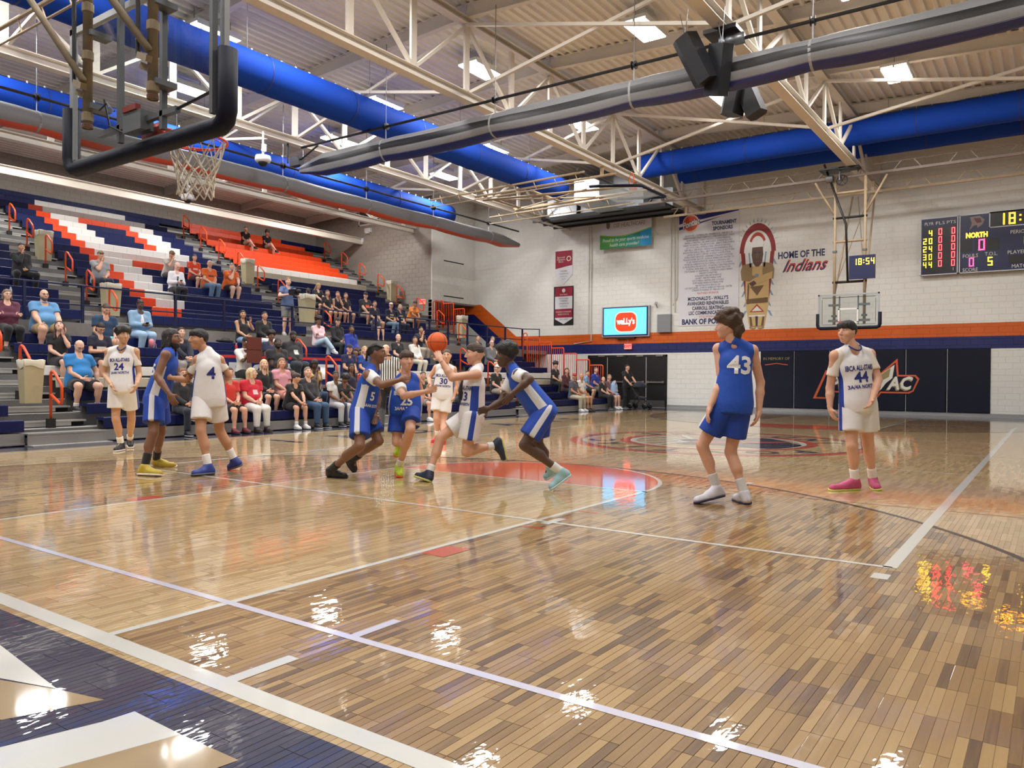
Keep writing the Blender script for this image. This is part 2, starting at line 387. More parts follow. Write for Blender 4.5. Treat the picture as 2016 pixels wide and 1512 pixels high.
def block_wall(name, axis, pos, inward, a0, a1, z0, z1, skip=(), singles=300, near=None):
    """axis 0: wall plane x=pos with a = y ; axis 1: wall plane y=pos with a = x"""
    t = 0.03
    mb = MB()
    lo, hi = (pos, pos+.25) if inward < 0 else (pos-.25, pos)
    if axis == 0: mb.box((lo+(0.004 if inward < 0 else 0), a0, z0), (hi-(0.004 if inward > 0 else 0), a1, z1))
    else: mb.box((a0, lo+(0.004 if inward < 0 else 0), z0), (a1, hi-(0.004 if inward > 0 else 0), z1))
    wl = struct(mb.build(name, BLOCKM))
    cells = []
    for r in range(int(math.ceil((z1-z0)/BH))):
        sh = BW/2 if r % 2 else 0
        for k in range(-1, int((a1-a0)/BW)+2):
            c0, c1 = max(a0, a0+k*BW-sh), min(a1, a0+(k+1)*BW-sh); e0, e1 = z0+r*BH, min(z1, z0+(r+1)*BH)
            if c1-c0 < .06 or e1-e0 < .04: continue
            if any(not (c1 < s[0] or c0 > s[1] or e1 < s[2] or e0 > s[3]) for s in skip): continue
            cells.append((c0, c1, e0, e1))
    def shape(mb, c0, c1, e0, e1):
        g = 0.005; f = pos+inward*0.004; bk = pos-inward*.006
        P = []
        for d, q in ((bk, 0), (f, .003)):
            for a, z in ((c0+g+q, e0+g+q), (c1-g-q, e0+g+q), (c1-g-q, e1-g-q), (c0+g+q, e1-g-q)):
                P.append((d, a, z) if axis == 0 else (a, d, z))
        mb.add(P, [(4,5,6,7),(0,1,5,4),(1,2,6,5),(2,3,7,6),(3,0,4,7)])
    ref = near or ((a0+a1)/2, (z0+z1)/2)
    cells.sort(key=lambda c: (abs((c[0]+c[1])/2-ref[0])/1.6+abs((c[2]+c[3])/2-ref[1])))
    p = MB(); shape(p, 0, BW, 0, BH); me = p.mesh('block', BLOCKM); rest = MB(); k = 0
    for c in cells:
        full = abs(c[1]-c[0]-BW) < 1e-4 and abs(c[3]-c[2]-BH) < 1e-4
        if full and k < singles:
            o = link('block', me, wl); o.location = (0, c[0], c[2]) if axis == 0 else (c[0], 0, c[2]); k += 1
        else: shape(rest, *c)
    rest.build('block_courses', BLOCKM, wl, kind='stuff')
    return wl
DOOR = (8.0, 11.7, 0, 2.22)
WF = block_wall('wall_far', 0, XF, -1, -14, 21.4, 0, 11.2, skip=[DOOR], near=(1.0, 6.6))
WR = block_wall('wall_rear', 1, YR, -1, 2.0, XA, 0, 10.9, skip=[(0, 26, 0, 7.2)], near=(19, 8.6))
WA = block_wall('wall_alcove', 0, XA, -1, YB, YR, 0, 11.0, near=(21, 7.0))
WJ = block_wall('wall_jog', 1, YB, -1, XA, XF, 4.8, 11.0, near=(27, 6.5))
mb = MB(); mb.box((-9, YR, 0), (2.0, YR+.25, 10.9)); struct(mb.build('wall_rear_left', BLOCKM))
mb = MB(); mb.box((-9.2, -14, 0), (-9, YR, 11)); struct(mb.build('wall_near', BLOCKM))
mb = MB(); mb.box((-9, -14.2, 0), (XF+.2, -14, 11)); struct(mb.build('wall_right', BLOCKM))
mb = MB(); mb.box((XA, 21.4, 0), (XF+.25, 21.6, 6)); struct(mb.build('wall_corridor', BLOCKM))
mb = MB(); mb.box((XA, YB, 4.72), (XF, 21.4, 4.8)); struct(mb.build('ceiling_corridor', CONC))
mb = MB(); mb.box((XA-.004, YB-.002, 0), (XA+.25, YB+.20, 4.8)); struct(mb.build('wall_corridor_end', BLOCKM))
# cove base, along the far wall
BASE = mat('grey_cove_base', (150, 150, 150), 0.35)
for n, a, b in (('baseboard_far', -14, 7.95), ('baseboard_far_left', 11.75, 18)):
    mb = MB(); mb.prism([(XF-.004, .13), (XF-.012, .125), (XF-.014, .03), (XF-.05, .002), (XF, 0)], 1, a, b); 
    # outline is (x,z) for axis 1
    struct(mb.build(n, BASE))
# ================================================================ roof
RIDGE = 6.5
def ztop(y): return 9.93-.053*abs(y-RIDGE)
DECK = mat('cream_roof_deck', (228, 223, 215), 0.6, var=0.06, bscale=2)
def roof():
    mb = MB(); prof = []
    y = -14.2
    while y < YR+.3:
        for dy, dz in ((0, 0), (.13, 0), (.16, -.07), (.23, -.07), (.26, 0)): prof.append((y+dy, ztop(y+dy)+.47+dz))
        y += .26
    n = len(prof); vs = [(x, p[0], p[1]) for x in (-9.2, XF+.2) for p in prof]
    mb.add(vs, [(i, i+1, n+i+1, n+i) for i in range(n-1)])
    struct(mb.build('ceiling', DECK))
roof()
PX = [13.05+3.84*k for k in range(-5, 5)]
def ibeam(mb, a, b, wd, h, t=.02):
    """I section from a to b (both at mid height), web upright"""
    a, b = Vector(a), Vector(b); d = (b-a).normalized(); sx = d.cross(Vector((0, 0, 1))).normalized(); up = sx.cross(d)
    for dz, ww, hh in ((h/2-t/2, wd, t), (-h/2+t/2, wd, t), (0, t, h-2*t)):
        vs = []
        for p in (a, b):
            for i, j in ((-1,-1),(1,-1),(1,1),(-1,1)): vs.append(p+sx*(i*ww/2)+up*(dz+j*hh/2))
        mb.add(vs, [(3,2,1,0),(4,5,6,7),(0,1,5,4),(1,2,6,5),(2,3,7,6),(3,0,4,7)])
TY = [-6.6, -.08, 6.5, 12.9, 19.35]
tw = ['second roof truss to the right of the ridge, over the near court', 'cream roof truss ending above the far basket and its clock', 'cream roof truss at the ridge running above the folded side basket',
      'cream roof truss between the blue duct and the grey and orange curtain roll', 'cream roof truss over the bleachers, against the grey block wall']
for y, lab in zip(TY, tw):
    x0, x1 = (-8.8, XF-.02) if y < 18 else (-8.8, XA-.02)
    t = thing('roof_truss', lab, 'truss', (0, y, 8.08), 'roof trusses along the court'); zt = ztop(y)
    m = MB(); ibeam(m, (x0, y, 8.08), (x1, y, 8.08), .26, .22); m.build('bottom_chord', TRUSS, t)
    m = MB(); ibeam(m, (x0, y, zt), (x1, y, zt), .24, .16); m.build('top_chord', TRUSS, t)
    xs = [PX[0]+1.92*k for k in range(0, 20) if PX[0]+1.92*k < x1-.3]
    for k, x in enumerate(xs):
        m = MB()
        for s in (-.045, .045): m.bar((x+s, y, 8.15), (x+s, y, zt-.05), .06, .09)
        m.build('web_post', TRUSS, t)
        if k+1 < len(xs):
            a, b = ((x, y, zt-.08), (xs[k+1], y, 8.18)) if k % 2 == 0 else ((x, y, 8.18), (xs[k+1], y, zt-.08))
            if (k//2) % 2: a, b = a, b
            m = MB(); m.bar(a, b, .09, .07); m.build('web_diagonal', TRUSS, t)
m = MB(); ibeam(m, (-8.8, 22.8, 7.9), (XA-.02, 22.8, 7.9), .2, .3); tag(m.build('ledger_beam', TRUSS), 'plain cream beam high over the back rows of the bleachers', 'beam')
for k, x in enumerate(PX):
    mb = MB()
    ends = [(-13.9, ztop(-13.9)), (RIDGE, ztop(RIDGE)), (YR, ztop(YR))]
    for (ya, za), (yb, zb) in zip(ends, ends[1:]): ibeam(mb, (x, ya, za+.255), (x, yb, zb+.255), .16, .34)
    tag(mb.build('roof_purlin', TRUSS), 'cream steel roof purlin under the ribbed deck, %s from the far wall' % ['tenth', 'ninth', 'eighth', 'seventh', 'sixth', 'fifth', 'fourth', 'third', 'second', 'first'][k], 'beam', 'roof purlins under the deck')
bays = ['right of the far basket', 'above the lane', 'over the blue duct', 'over the bleachers']
for kx, x in enumerate((PX[1], PX[3], PX[5], PX[7])):
    for kb, (ya, yb) in enumerate(zip(TY[:-1], TY[1:])):
        for a, b in ((ya, yb), (yb, ya)):
            mb = MB(); mb.bar((x+(.06 if a < b else -.06), a, ztop(a)-.08), (x+(.06 if a < b else -.06), b, 8.2), .075, .075)
            tag(mb.build('sway_brace', TRUSS), 'slim cream sway brace %s, %s frame, rising to the %s' % (bays[kb], ['nearest', 'second', 'third', 'farthest'][kx], 'right' if a > b else 'left'), 'brace', 'sway braces between the trusses')
# ================================================================ lamps
DIFF = mat('lamp_diffuser', (255, 252, 244), 0.4, emit=9.0); HOUS = mat('white_lamp_housing', (225, 225, 222), 0.4)
def lamp(x, y, lab):
    z = ztop(y)-.03
    t = thing('ceiling_lamp', lab, 'lamp', (x, y, z), 'high bay ceiling lamps')
    mb = MB(); mb.box((x-.62, y-.32, z+.02), (x+.62, y+.32, z+.10)); mb.box((x-.62, y-.02, z-.03), (x+.62, y+.02, z+.02))
    mb.box((x-.62, y-.33, z-.03), (x+.62, y-.31, z+.1)); mb.box((x-.62, y+.31, z-.03), (x+.62, y+.33, z+.1))
    mb.build('housing', HOUS, t)
    mb = MB()
    for k in range(-2, 2):
        yc = y+(k+.5)*.15; mb.box((x-.6, yc-.06, z-.035), (x+.6, yc+.06, z+.015))
    mb.build('diffuser', DIFF, t)
    mb = MB(); 
    for s in (-.5, .5): mb.tube([(x+s, y, z+.1), (x+s, y, z+.46)], .008, 5)
    mb.build('hanger', STEELG, t)
    L = bpy.data.lights.new('lamp_light', 'AREA'); L.shape = 'RECTANGLE'; L.size = 1.2; L.size_y = .6; L.energy = LAMP_POWER; L.color = (1.0, .985, .96)
    o = bpy.data.objects.new('lamp_light', L); C.objects.link(o); o.parent = t; o.matrix_parent_inverse = root_inv(t); o.location = (x, y, z-.05)
LY = [-6.6, -1.85, 2.85, 7.85, 11.65, 15.1, 20.5]; LX = [-1.9, 3.75, 9.5, 15.4, 21.1]
names = {-6.6: 'the far right row', -1.85: 'the row over the right court edge', 2.85: 'the row over the free throw lane', 7.85: 'the row beside the blue duct', 11.65: 'the row behind the blue duct', 15.1: 'the row over the lower bleachers', 20.5: 'the row over the upper bleachers'}
nth = ['first', 'second', 'third', 'fourth', 'fifth']
for y in LY:
    for k, x in enumerate(LX):
        xx = x+1.4 if y == 15.1 else x
        if y > 20 and xx > 24: continue
        lamp(xx, y, 'bright white ceiling lamp, %s from this end in %s' % (nth[k], names[y]))
# ================================================================ bleachers
UZ1, UY1, URI, URU = 2.93, 15.74, 0.307, 0.61     # upper bank: first seat height, depth, rise, run
LZ1, LY1, LRI, LRU = 0.44, 8.85, 0.24, 0.61       # lower bank
MODW = 0.4757
def seat_mesh(name, m, fh):
    mb = MB()
    # rounded nose, sloped face, flat top (y,z) outline; front at y=0
    prof = [(0.004, -.012), (0.022, 0.0), (.27, -.004), (.285, -.02), (.285, -.05), (.03, -.06), (.012, -fh), (0.0, -fh+.006)]
    mb.prism(prof, 0, .003, MODW-.003)
    return mb.mesh(name, m)
SEATS = {}
for fh in (.255, .2):
    for k, m in (('n', NAVY), ('o', ORANGE), ('w', WHITE), ('c', CREAM)): SEATS[k, fh] = seat_mesh('seat_module', m, fh)
deckm = {}
def bleacher(name, label, x0, n, rows, z1, y1, ri, ru, fh, color, firstdeck):
    t = thing('bleacher_section', label, 'bleachers', (x0, y1, z1-.42)); x1 = x0+n*MODW
    for r in range(rows):
        y, z = y1+ru*r, z1+ri*r
        if r or firstdeck:
            key = (n, ri, r == 0)
            if key not in deckm:
                mb = MB(); mb.box((0, -.36, -.45), (n*MODW, .22, -.42)); deckm[key] = mb.mesh('foot_deck', CONC)
            o = link('foot_deck', deckm[key], t); o.location = (x0, y, z)
        key = (n, ri, 'riser')
        if key not in deckm:
            mb = MB(); mb.box((0, .22, -.45), (n*MODW, .25, -.05)); deckm[key] = mb.mesh('riser', STEELG)
        o = link('riser', deckm[key], t); o.location = (x0, y, z)
        for k in range(n):
            o = link('seat_module', SEATS[color(r+1, k), fh], t); o.location = (x0+k*MODW, y, z)
    if not firstdeck:   # grey kick board at the court side
        mb = MB(); mb.box((x0, y1+.0, .03), (x1, y1+.03, .215)); mb.box((x0, y1-.03, .02), (x1, y1+.02, .05))
        mb.build('kick_board', ALU, t)
    return t
P_ROWS = {16: [(1, 7, 'w')], 15: [(0, 0, 'o'), (1, 8, 'w')], 14: [(0, 0, 'o'), (1, 2, 'w'), (3, 6, 'o'), (7, 8, 'w')],
          10: [(0, 0, 'o'), (1, 8, 'w')], 9: [(0, 0, 'o'), (1, 7, 'w')], 8: [(0, 0, 'o'), (1, 2, 'w'), (3, 6, 'o')], 2: [(0, 1, 'o')]}
for r in (13, 12, 11): P_ROWS[r] = [(0, 0, 'o'), (1, 2, 'w'), (6, 6, 'o'), (7, 8, 'w')]
for r in range(3, 8): P_ROWS[r] = [(0, 0, 'o'), (1, 2, 'w')]
def colB(r, k):
    for a, b, c in P_ROWS.get(r, ()):
        if a <= k-2 <= b: return c
    return 'n'
def colC(r, k): return 'o' if r >= 11 and not (r == 17 and k >= 11) else 'w' if r == 10 else 'c' if r == 9 else 'n'
def colL(r, k): return 'c' if r == 4 else 'w' if r == 5 else 'n'
UA, UB, UCX = 2.17, 9.72, 17.29
bleacher('a', 'navy upper bleacher section at the left edge, left of the letter pattern', UA, 13, 17, UZ1, UY1, URI, URU, .255, lambda r, k: 'n', True)
bleacher('b', 'navy upper bleacher section with a white block letter outlined in orange seats', UB, 13, 17, UZ1, UY1, URI, URU, .255, colB, True)
bleacher('c', 'upper bleacher section with orange top rows, one white row and navy rows below', UCX, 13, 17, UZ1, UY1, URI, URU, .255, colC, True)
LX0 = [-2.09, 5.43, 12.97, 20.1]; LN_ = [13, 13, 12, 11]
ll = ['lower navy bleacher section at the left edge beside the trash bin', 'lower navy and white bleacher section behind the jerseys 24 and 4',
      'lower navy and white bleacher section behind the referee', 'lower navy and white bleacher section at the far corner by the black doors']
for x0, n, lab in zip(LX0, LN_, ll):
    bleacher('l', lab, x0, n, 8, LZ1, LY1, LRI, LRU, .2, colL, False)
# top row runs on across the aisles
for lab, xa, xb in (('left of the white letter', UA+13*MODW, UB), ('between the white letter and the orange rows', UB+13*MODW, UCX), ('in the corner beside the alcove wall', UCX+13*MODW, XA-.02)):
    t = thing('bench', 'short navy top bench at the aisle head '+lab, 'bench', (xa, 25.5, 7.4)); n = max(1, round((xb-xa)/MODW))
    for k in range(n):
        o = link('seat_module', SEATS['n', .255], t); o.location = (xa+k*(xb-xa)/n, UY1+16*URU, UZ1+16*URI); o.scale = ((xb-xa)/n/MODW, 1, 1)
    mb = MB(); mb.box((xa, UY1+16*URU+.22, 7.3), (xb, UY1+16*URU+.25, 7.8)); mb.build('riser', STEELG, t)
STEPM = mat('step_aluminium', (168, 166, 162), 0.45, 0.25, bump=.05, bscale=40)
STEPD = mat('step_riser', (104, 103, 102), 0.6, 0.1)
def aisle(lab, xa, xb, rows, z1, y1, ri, ru):
    t = thing('aisle_stair', lab, 'stairs', ((xa+xb)/2, y1, z1-.42)); w_ = xb-xa
    tr = MB(); tr.prism([(-.33, -.42), (-.33, -.455), (.02, -.455), (.02, -.42)], 0, 0, w_); tr.prism([(-.325, -.455), (-.30, -.455), (-.30, -.53), (-.325, -.53)], 0, .0, w_)
    tme = tr.mesh('tread', STEPM)
    hs = MB(); hs.box((.0, .03, -.42+ri*.5-.03), (w_, .28, -.42+ri*.5)); hs.box((0, .04, -.405), (w_*.8, .06, -.42+ri*.5-.03)); hme = hs.mesh('half_step', STEPM)
    gr = MB(); gr.box((w_*.8, .09, -.40), (w_-.02, .12, -.32)); gme = gr.mesh('vent_gap', DARK)
    bk = MB(); bk.box((0, .22, -.42-.1), (w_, .24, -.42+ri)); bme = bk.mesh('riser', STEPD)
    for r in range(rows):
        for nm, me in (('tread', tme), ('half_step', hme), ('riser', bme), ('vent_gap', gme)):
            if r == rows-1 and nm == 'half_step': continue
            o = link(nm, me, t); o.location = (xa, y1+ru*r, z1+ri*r)
    return t
aisle('grey upper aisle stairs left of the white letter seats', UA+13*MODW, UB, 17, UZ1, UY1, URI, URU)
aisle('grey upper aisle stairs between the white letter seats and the orange seats', UB+13*MODW, UCX, 17, UZ1, UY1, URI, URU)
aisle('grey upper aisle stairs along the alcove wall', UCX+13*MODW, XA-.02, 17, UZ1, UY1, URI, URU)
aisle('grey lower aisle stairs beside the trash bin at the left edge', LX0[0]+13*MODW, LX0[1], 8, LZ1, LY1, LRI, LRU)
aisle('grey lower aisle stairs hidden behind the blue and white pair of players', LX0[1]+13*MODW, LX0[2], 8, LZ1, LY1, LRI, LRU)
aisle('grey lower aisle stairs behind the ball', LX0[2]+12*MODW, LX0[3], 8, LZ1, LY1, LRI, LRU)
for k, xa, xb in ((0, LX0[0]+13*MODW, LX0[1]), (1, LX0[1]+13*MODW, LX0[2]), (2, LX0[2]+12*MODW, LX0[3])):
    mb = MB(); mb.box((xa, LY1-.12, .02), (xb, LY1-.10, .2)); mb.box((xa, LY1-.13, .19), (xb, LY1+.3, .215))
    tag(mb.build('front_step', ALU), 'grey aluminium front step of the lower aisle '+['beside the trash bin', 'behind the blue and white pair', 'behind the ball'][k], 'step', 'front steps of the lower aisles')
# concrete walkway between the banks
mb = MB(); mb.box((-8.9, 13.75, 2.30), (XA+.9, 15.44, 2.46)); mb.box((-8.9, 13.75, 1.5), (XA+.9, 13.95, 2.30)); mb.box((XA+.2, 13.95, 2.3), (XF, 21.4, 2.46))
struct(mb.build('floor_walkway', CONC))
# navy rail along the walkway
t = thing('walkway_rail', 'long navy two-bar rail along the concrete walkway above the lower bleachers', 'railing', (10, 13.9, 2.46))
mb = MB(); mb.tube([(-6, 13.9, 3.37), (26.4, 13.9, 3.37)], .022, 8); mb.build('top_bar', RAILB, t)
mb = MB(); mb.tube([(-6, 13.9, 2.9), (26.4, 13.9, 2.9)], .018, 8); mb.build('middle_bar', RAILB, t)
pm = MB(); pm.box((-.03, -.03, -.3), (.03, .03, .91)); pme = pm.mesh('post', RAILB)
for x in (2.7, 4.9, 6.2, 7.5, 9.92, 11.4, 13.8, 15.0, 16.2, 17.4, 18.6, 19.4, 20.2, 21.3, 22.5, 23.8, 25.1, 26.4):
    o = link('post', pme, t); o.location = (x, 13.9, 2.46)
# ---------------------------------------------------------------- P shaped aisle rails
def prail_mesh():
    mb = MB(); h = 1.02
    mb.tube([(0, 0, 0), (0, 0, h-.06), (0, -.02, h-.02), (0, -.06, h), (0, -.14, h-.03), (0, -.36, h-.22), (0, -.40, h-.27), (0, -.41, h-.33), (0, -.41, h-.52), (0, -.39, h-.57), (0, -.34, h-.58), (0, 0, h-.42)], .026, 8)
    return mb.mesh('rail_tube', RAILO, True)
PRM = prail_mesh(); sb = MB(); sb.box((-.06, -.06, 0), (.06, .06, .17)); SBM = sb.mesh('socket', BLACK)
def prail(x, y, z, lab, grp):
    t = thing('aisle_rail', lab, 'handrail', (x, y, z), grp)
    o = link('rail_tube', PRM, t); o.location = (x, y, z); o = link('socket', SBM, t); o.location = (x, y, z)
ordn = ['lowest', 'second lowest', 'third lowest', 'fourth lowest', 'fifth lowest', 'sixth lowest', 'seventh lowest', 'eighth lowest']
for x, nm in ((9.05, 'in the aisle left of the white letter'), (16.55, 'in the aisle beside the orange rows'), (24.1, 'along the alcove wall')):
    for k, r in enumerate((1, 3, 5, 7, 9, 11, 13, 15)):
        prail(x, UY1+URU*(r-1)-.1, UZ1+URI*(r-1)-.42, 'orange loop aisle rail %s, %s' % (nm, ordn[k]), 'orange loop rails in the upper aisles')
for x, nm in ((4.72, 'beside the trash bin at the left edge'), (12.2, 'in the middle lower aisle'), (19.4, 'in the lower aisle behind the ball')):
    for k, r in enumerate((2, 4, 6)):
        prail(x, LY1+LRU*(r-1)-.15, LZ1+LRI*(r-1)-.42, 'orange loop aisle rail %s, %s' % (nm, ordn[k]), 'orange loop rails in the lower aisles')
# ---------------------------------------------------------------- stepped end guards with balusters
def guard(x, y, w_, ztop_, zbot, lab, grp):
    t = thing('end_guard', lab, 'railing', (x, y+w_/2, zbot), grp)
    mb = MB(); r = .05
    mb.tube([(x, y+w_, zbot), (x, y+w_, ztop_-r), (x, y+w_-r*.3, ztop_-r*.3), (x, y+w_-r, ztop_), (x, y+r, ztop_), (x, y+r*.3, ztop_-r*.3), (x, y, ztop_-r), (x, y, zbot)], .026, 8)
    mb.build('frame', RAILO, t, True)
    mb = MB(); mb.tube([(x, y, zbot+.1), (x, y+w_, zbot+.1)], .015, 6); mb.build('bottom_bar', RAILO, t)
    n = 5; bm_ = MB(); bm_.tube([(0, 0, zbot+.1), (0, 0, ztop_)], .01, 5); me = bm_.mesh('baluster', RAILO)
    for k in range(n): o = link('baluster', me, t); o.location = (x, y+w_*(k+1)/(n+1), 0)
tops = [(12.38, 2.92), (11.78, 2.70), (11.18, 2.46), (10.56, 2.22), (9.96, 1.97), (9.35, 1.74)]
for k, (y, z) in enumerate(tops):
    guard(25.45, y, .60, z, z-1.0-.42, 'orange baluster guard at the end of the lower bleachers, %s step' % (['top', 'second highest', 'third highest', 'third lowest', 'second lowest', 'lowest'][k]), 'stepped orange guards at the bleacher end')
for k, (y, z) in enumerate(((17.45, 4.70), (16.85, 4.56), (16.22, 4.28))):
    guard(25.2, y, .6, z, z-1.35, 'orange baluster guard by the dark corridor opening, %s' % (['leftmost', 'middle', 'rightmost'][k]), 'orange guards at the corridor opening')
mb = MB(); mb.tube([(25.45, 13.0, 2.0), (25.45, 13.0, 3.05), (25.45, 13.05, 3.12), (25.45, 13.15, 3.12), (25.45, 13.2, 3.05), (25.45, 13.2, 2.0)], .026, 8)
tag(mb.build('guard_hoop', RAILO, smooth=True), 'narrow orange hoop at the head of the stepped bleacher guards', 'railing')
mb = MB()
for a, b in (((26.4, 13.9, 3.37), (26.4, 13.0, 3.33)), ((26.4, 13.9, 2.9), (26.4, 13.0, 2.86)), ((26.4, 13.0, 3.35), (26.4, 13.0, 2.46))): mb.tube([a, b], .022, 6)
tag(mb.build('rail_return', RAILB), 'short navy rail return at the end of the walkway', 'railing')
# ---------------------------------------------------------------- beige bins
BIN = mat('beige_bin', (182, 172, 138), 0.6, var=.05, bscale=5); BAG = mat('bin_liner', (206, 200, 180), 0.35, bump=.3, bscale=14)
def bin_(x, y, z, h, lab, s=1.0):
    t = thing('trash_bin', lab, 'trash bin', (x, y, z), 'beige trash bins in the aisles')
    mb = MB(); w0, w1, d0, d1 = .17*s, .215*s, .13*s, .17*s
    mb.add([(x-w0,y-d0,z),(x+w0,y-d0,z),(x+w0,y+d0,z),(x-w0,y+d0,z),(x-w1,y-d1,z+h),(x+w1,y-d1,z+h),(x+w1,y+d1,z+h),(x-w1,y+d1,z+h),
            (x-w1+.02,y-d1+.02,z+h),(x+w1-.02,y-d1+.02,z+h),(x+w1-.02,y+d1-.02,z+h),(x-w1+.02,y+d1-.02,z+h),
            (x-w0,y-d0,z+.05),(x+w0,y-d0,z+.05),(x+w0,y+d0,z+.05),(x-w0,y+d0,z+.05)],
           [(3,2,1,0),(0,1,5,4),(1,2,6,5),(2,3,7,6),(3,0,4,7),(4,5,9,8),(5,6,10,9),(6,7,11,10),(7,4,8,11),(8,9,13,12),(9,10,14,13),(10,11,15,14),(11,8,12,15),(12,13,14,15)])
    mb.build('body', BIN, t)
    mb = MB(); pts = []
    n = 28
    for ring, (zz, e) in enumerate(((z+h*.84, .010), (z+h-.0, .016), (z+h+.012, .0))):
        for k in range(n):
            a = 2*math.pi*k/n; c, q = math.cos(a), math.sin(a); m_ = max(abs(c), abs(q)); c, q = c/m_, q/m_
            ww = w1+e - (.006 if ring == 0 else 0); dd = d1+e-(.006 if ring == 0 else 0)
            pts.append((x+c*ww, y+q*dd, zz+(.03*math.sin(3*a+1) if ring == 0 else .008*math.sin(5*a))))
    mb.add(pts, [(r*n+k, r*n+(k+1) % n, (r+1)*n+(k+1) % n, (r+1)*n+k) for r in range(2) for k in range(n)])
    mb.build('liner', BAG, t, True)
bin_(4.52, 9.62, .70, .77, 'beige bin at the left edge in the lower aisle, nearest of the bins', .82)
bin_(9.45, 16.32, 2.87, .9, 'beige bin in the aisle in front of the man in the camouflage cap', 1.05)
bin_(9.3, 20.0, 4.7, .9, 'beige bin in the upper left aisle behind the man in black')
bin_(16.05, 15.9, 3.05, 1.0, 'beige bin standing right of the man filming', 1.15)
bin_(16.7, 20.1, 4.75, .95, 'beige bin behind the man leaning in the orange polo')
bin_(24.6, 20.1, 4.75, .95, 'beige bin against the alcove wall halfway up the aisle')
bin_(24.9, 16.1, 2.95, .98, 'beige bin by the orange guards at the corridor opening')
# ---------------------------------------------------------------- vinyl banner on the lower bench fronts
VB = mat('navy_vinyl', (20, 34, 92), 0.4); VR = mat('red_vinyl', (196, 50, 44), 0.4); VW = mat('white_vinyl', (214, 216, 222), 0.4)
t = thing('bench_banner', 'navy vinyl bench banner with red border and white block letters behind the seated crowd', 'banner', (12, 11.6, 1.4))
def vq(mb, x0, x1, z0, z1, y): mb.box((x0, y, z0), (x1, y+.012, z1))
yb = LY1+LRU*4-.04
mb = MB(); vq(mb, 8.9, 15.6, .98, 1.74, yb); mb.build('sheet', VB, t)
mb = MB(); vq(mb, 8.9, 15.6, 1.66, 1.73, yb-.005); vq(mb, 8.9, 8.97, .98, 1.72, yb-.005); mb.build('border', VR, t)
text('lettering', 'PONTIAC', .56, Matrix.Translation((12.4, yb-.008, 1.32)) @ Matrix.Rotation(math.pi/2, 4, 'X'), VW, t, offset=.015, width=5.4)
# ================================================================ pads, doors, screens and banners on the far wall
T_ORG = mat('letter_orange', (206, 88, 50), 0.5); T_WHT = mat('letter_white', (226, 224, 214), 0.5); T_NVY = mat('letter_navy', (24, 34, 84), 0.5)
T_BLK = mat('letter_black', (20, 20, 24), 0.5); T_GLD = mat('letter_gold', (150, 136, 92), 0.5); T_RED = mat('letter_red', (206, 60, 40), 0.5); T_GRY = mat('letter_grey', (120, 116, 104), 0.5)
T_INK = mat('letter_ink', (58, 66, 104), 0.5)
t = thing('wall_padding', 'dark navy padded panels on the far wall with an orange outlined team word', 'wall padding', (XF-.05, .2, .14))
pw = 7.68/6
for k in range(6):
    y1 = 4.04-k*pw; mb = MB()
    x0, x1 = XF-.06, XF-.005; g = .012
    pts = []
    for x, e in ((x1, 0), (x0+.02, 0), (x0, .02)):
        pts += [(x, y1-g-e, .14+e), (x, y1-pw+g+e, .14+e), (x, y1-pw+g+e, 2.33-e), (x, y1-g-e, 2.33-e)]
    mb.add(pts, [(a*4+i, a*4+(i+1) % 4, a*4+4+(i+1) % 4, a*4+4+i) for a in range(2) for i in range(4)]+[(8, 9, 10, 11)])
    mb.build('pad_panel', PADB, t)
xl = XF-.063
text('lettering', 'IN MEMORY OF', .15, wallM(xl, 3.42, 2.02), T_GLD, t, width=1.0)
def panel(name, pts, x, m, parent, th=.004):
    """flat shape given as (y,z) outline, a few millimetres thick, facing the court"""
    mb = MB(); mb.prism(pts, 0, x-th, x); return mb.build(name, m, parent)
panel('script_line', [(3.85, 1.80), (3.4, 1.86), (2.98, 1.80), (2.98, 1.77), (3.4, 1.83), (3.85, 1.77)], xl, T_ORG, t)
# team word: letters with an orange outline behind, an arrow head rising from the middle
outl = [(2.05, .52), (1.60, 1.58), (.55, 1.58), (.50, 1.42), (-.20, 1.42), (-.82, 2.0), (-.86, 1.42), (-1.40, 1.42), (-1.52, 1.28), (-1.34, .84), (-1.2, .76), (-.30, .76), (-.12, .52), (.1, .52), (.12, .76), (1.35, .76), (1.55, .52)]
panel('word_outline', outl, xl, T_ORG, t)
inn = [(1.93, .58), (1.55, 1.5), (.6, 1.5), (.55, 1.36), (-.24, 1.36), (-.76, 1.86), (-.8, 1.36), (-1.36, 1.36), (-1.45, 1.26), (-1.3, .88), (-1.16, .82), (-.27, .82), (-.1, .58), (.06, .58), (.1, .82), (1.3, .82), (1.52, .58)]
panel('word_field', inn, xl-.006, PADB, t)
panel('arrow_head', [(-.05, 1.2), (-.2, 1.38), (-.73, 1.78), (-.66, 1.3), (-.45, 1.12), (-.3, .9), (-.02, .66)], xl-.012, T_WHT, t)
panel('arrow_shade', [(-.1, 1.25), (-.25, 1.4), (-.6, 1.66), (-.55, 1.35), (-.3, 1.2)], xl-.018, T_GLD, t)
text('lettering_shade', 'PON', .66, wallM(xl-.013, .93, 1.05), T_GLD, t, shear=.25, offset=.03, width=1.15); text('lettering', 'PON', .66, wallM(xl-.019, .90, 1.08), T_WHT, t, shear=.25, offset=.02, width=1.1)
text('lettering_shade', 'AC', .62, wallM(xl-.013, -.85, 1.07), T_GLD, t, shear=.25, offset=.03, width=.86); text('lettering', 'AC', .62, wallM(xl-.019, -.88, 1.10), T_WHT, t, shear=.25, offset=.02, width=.84)
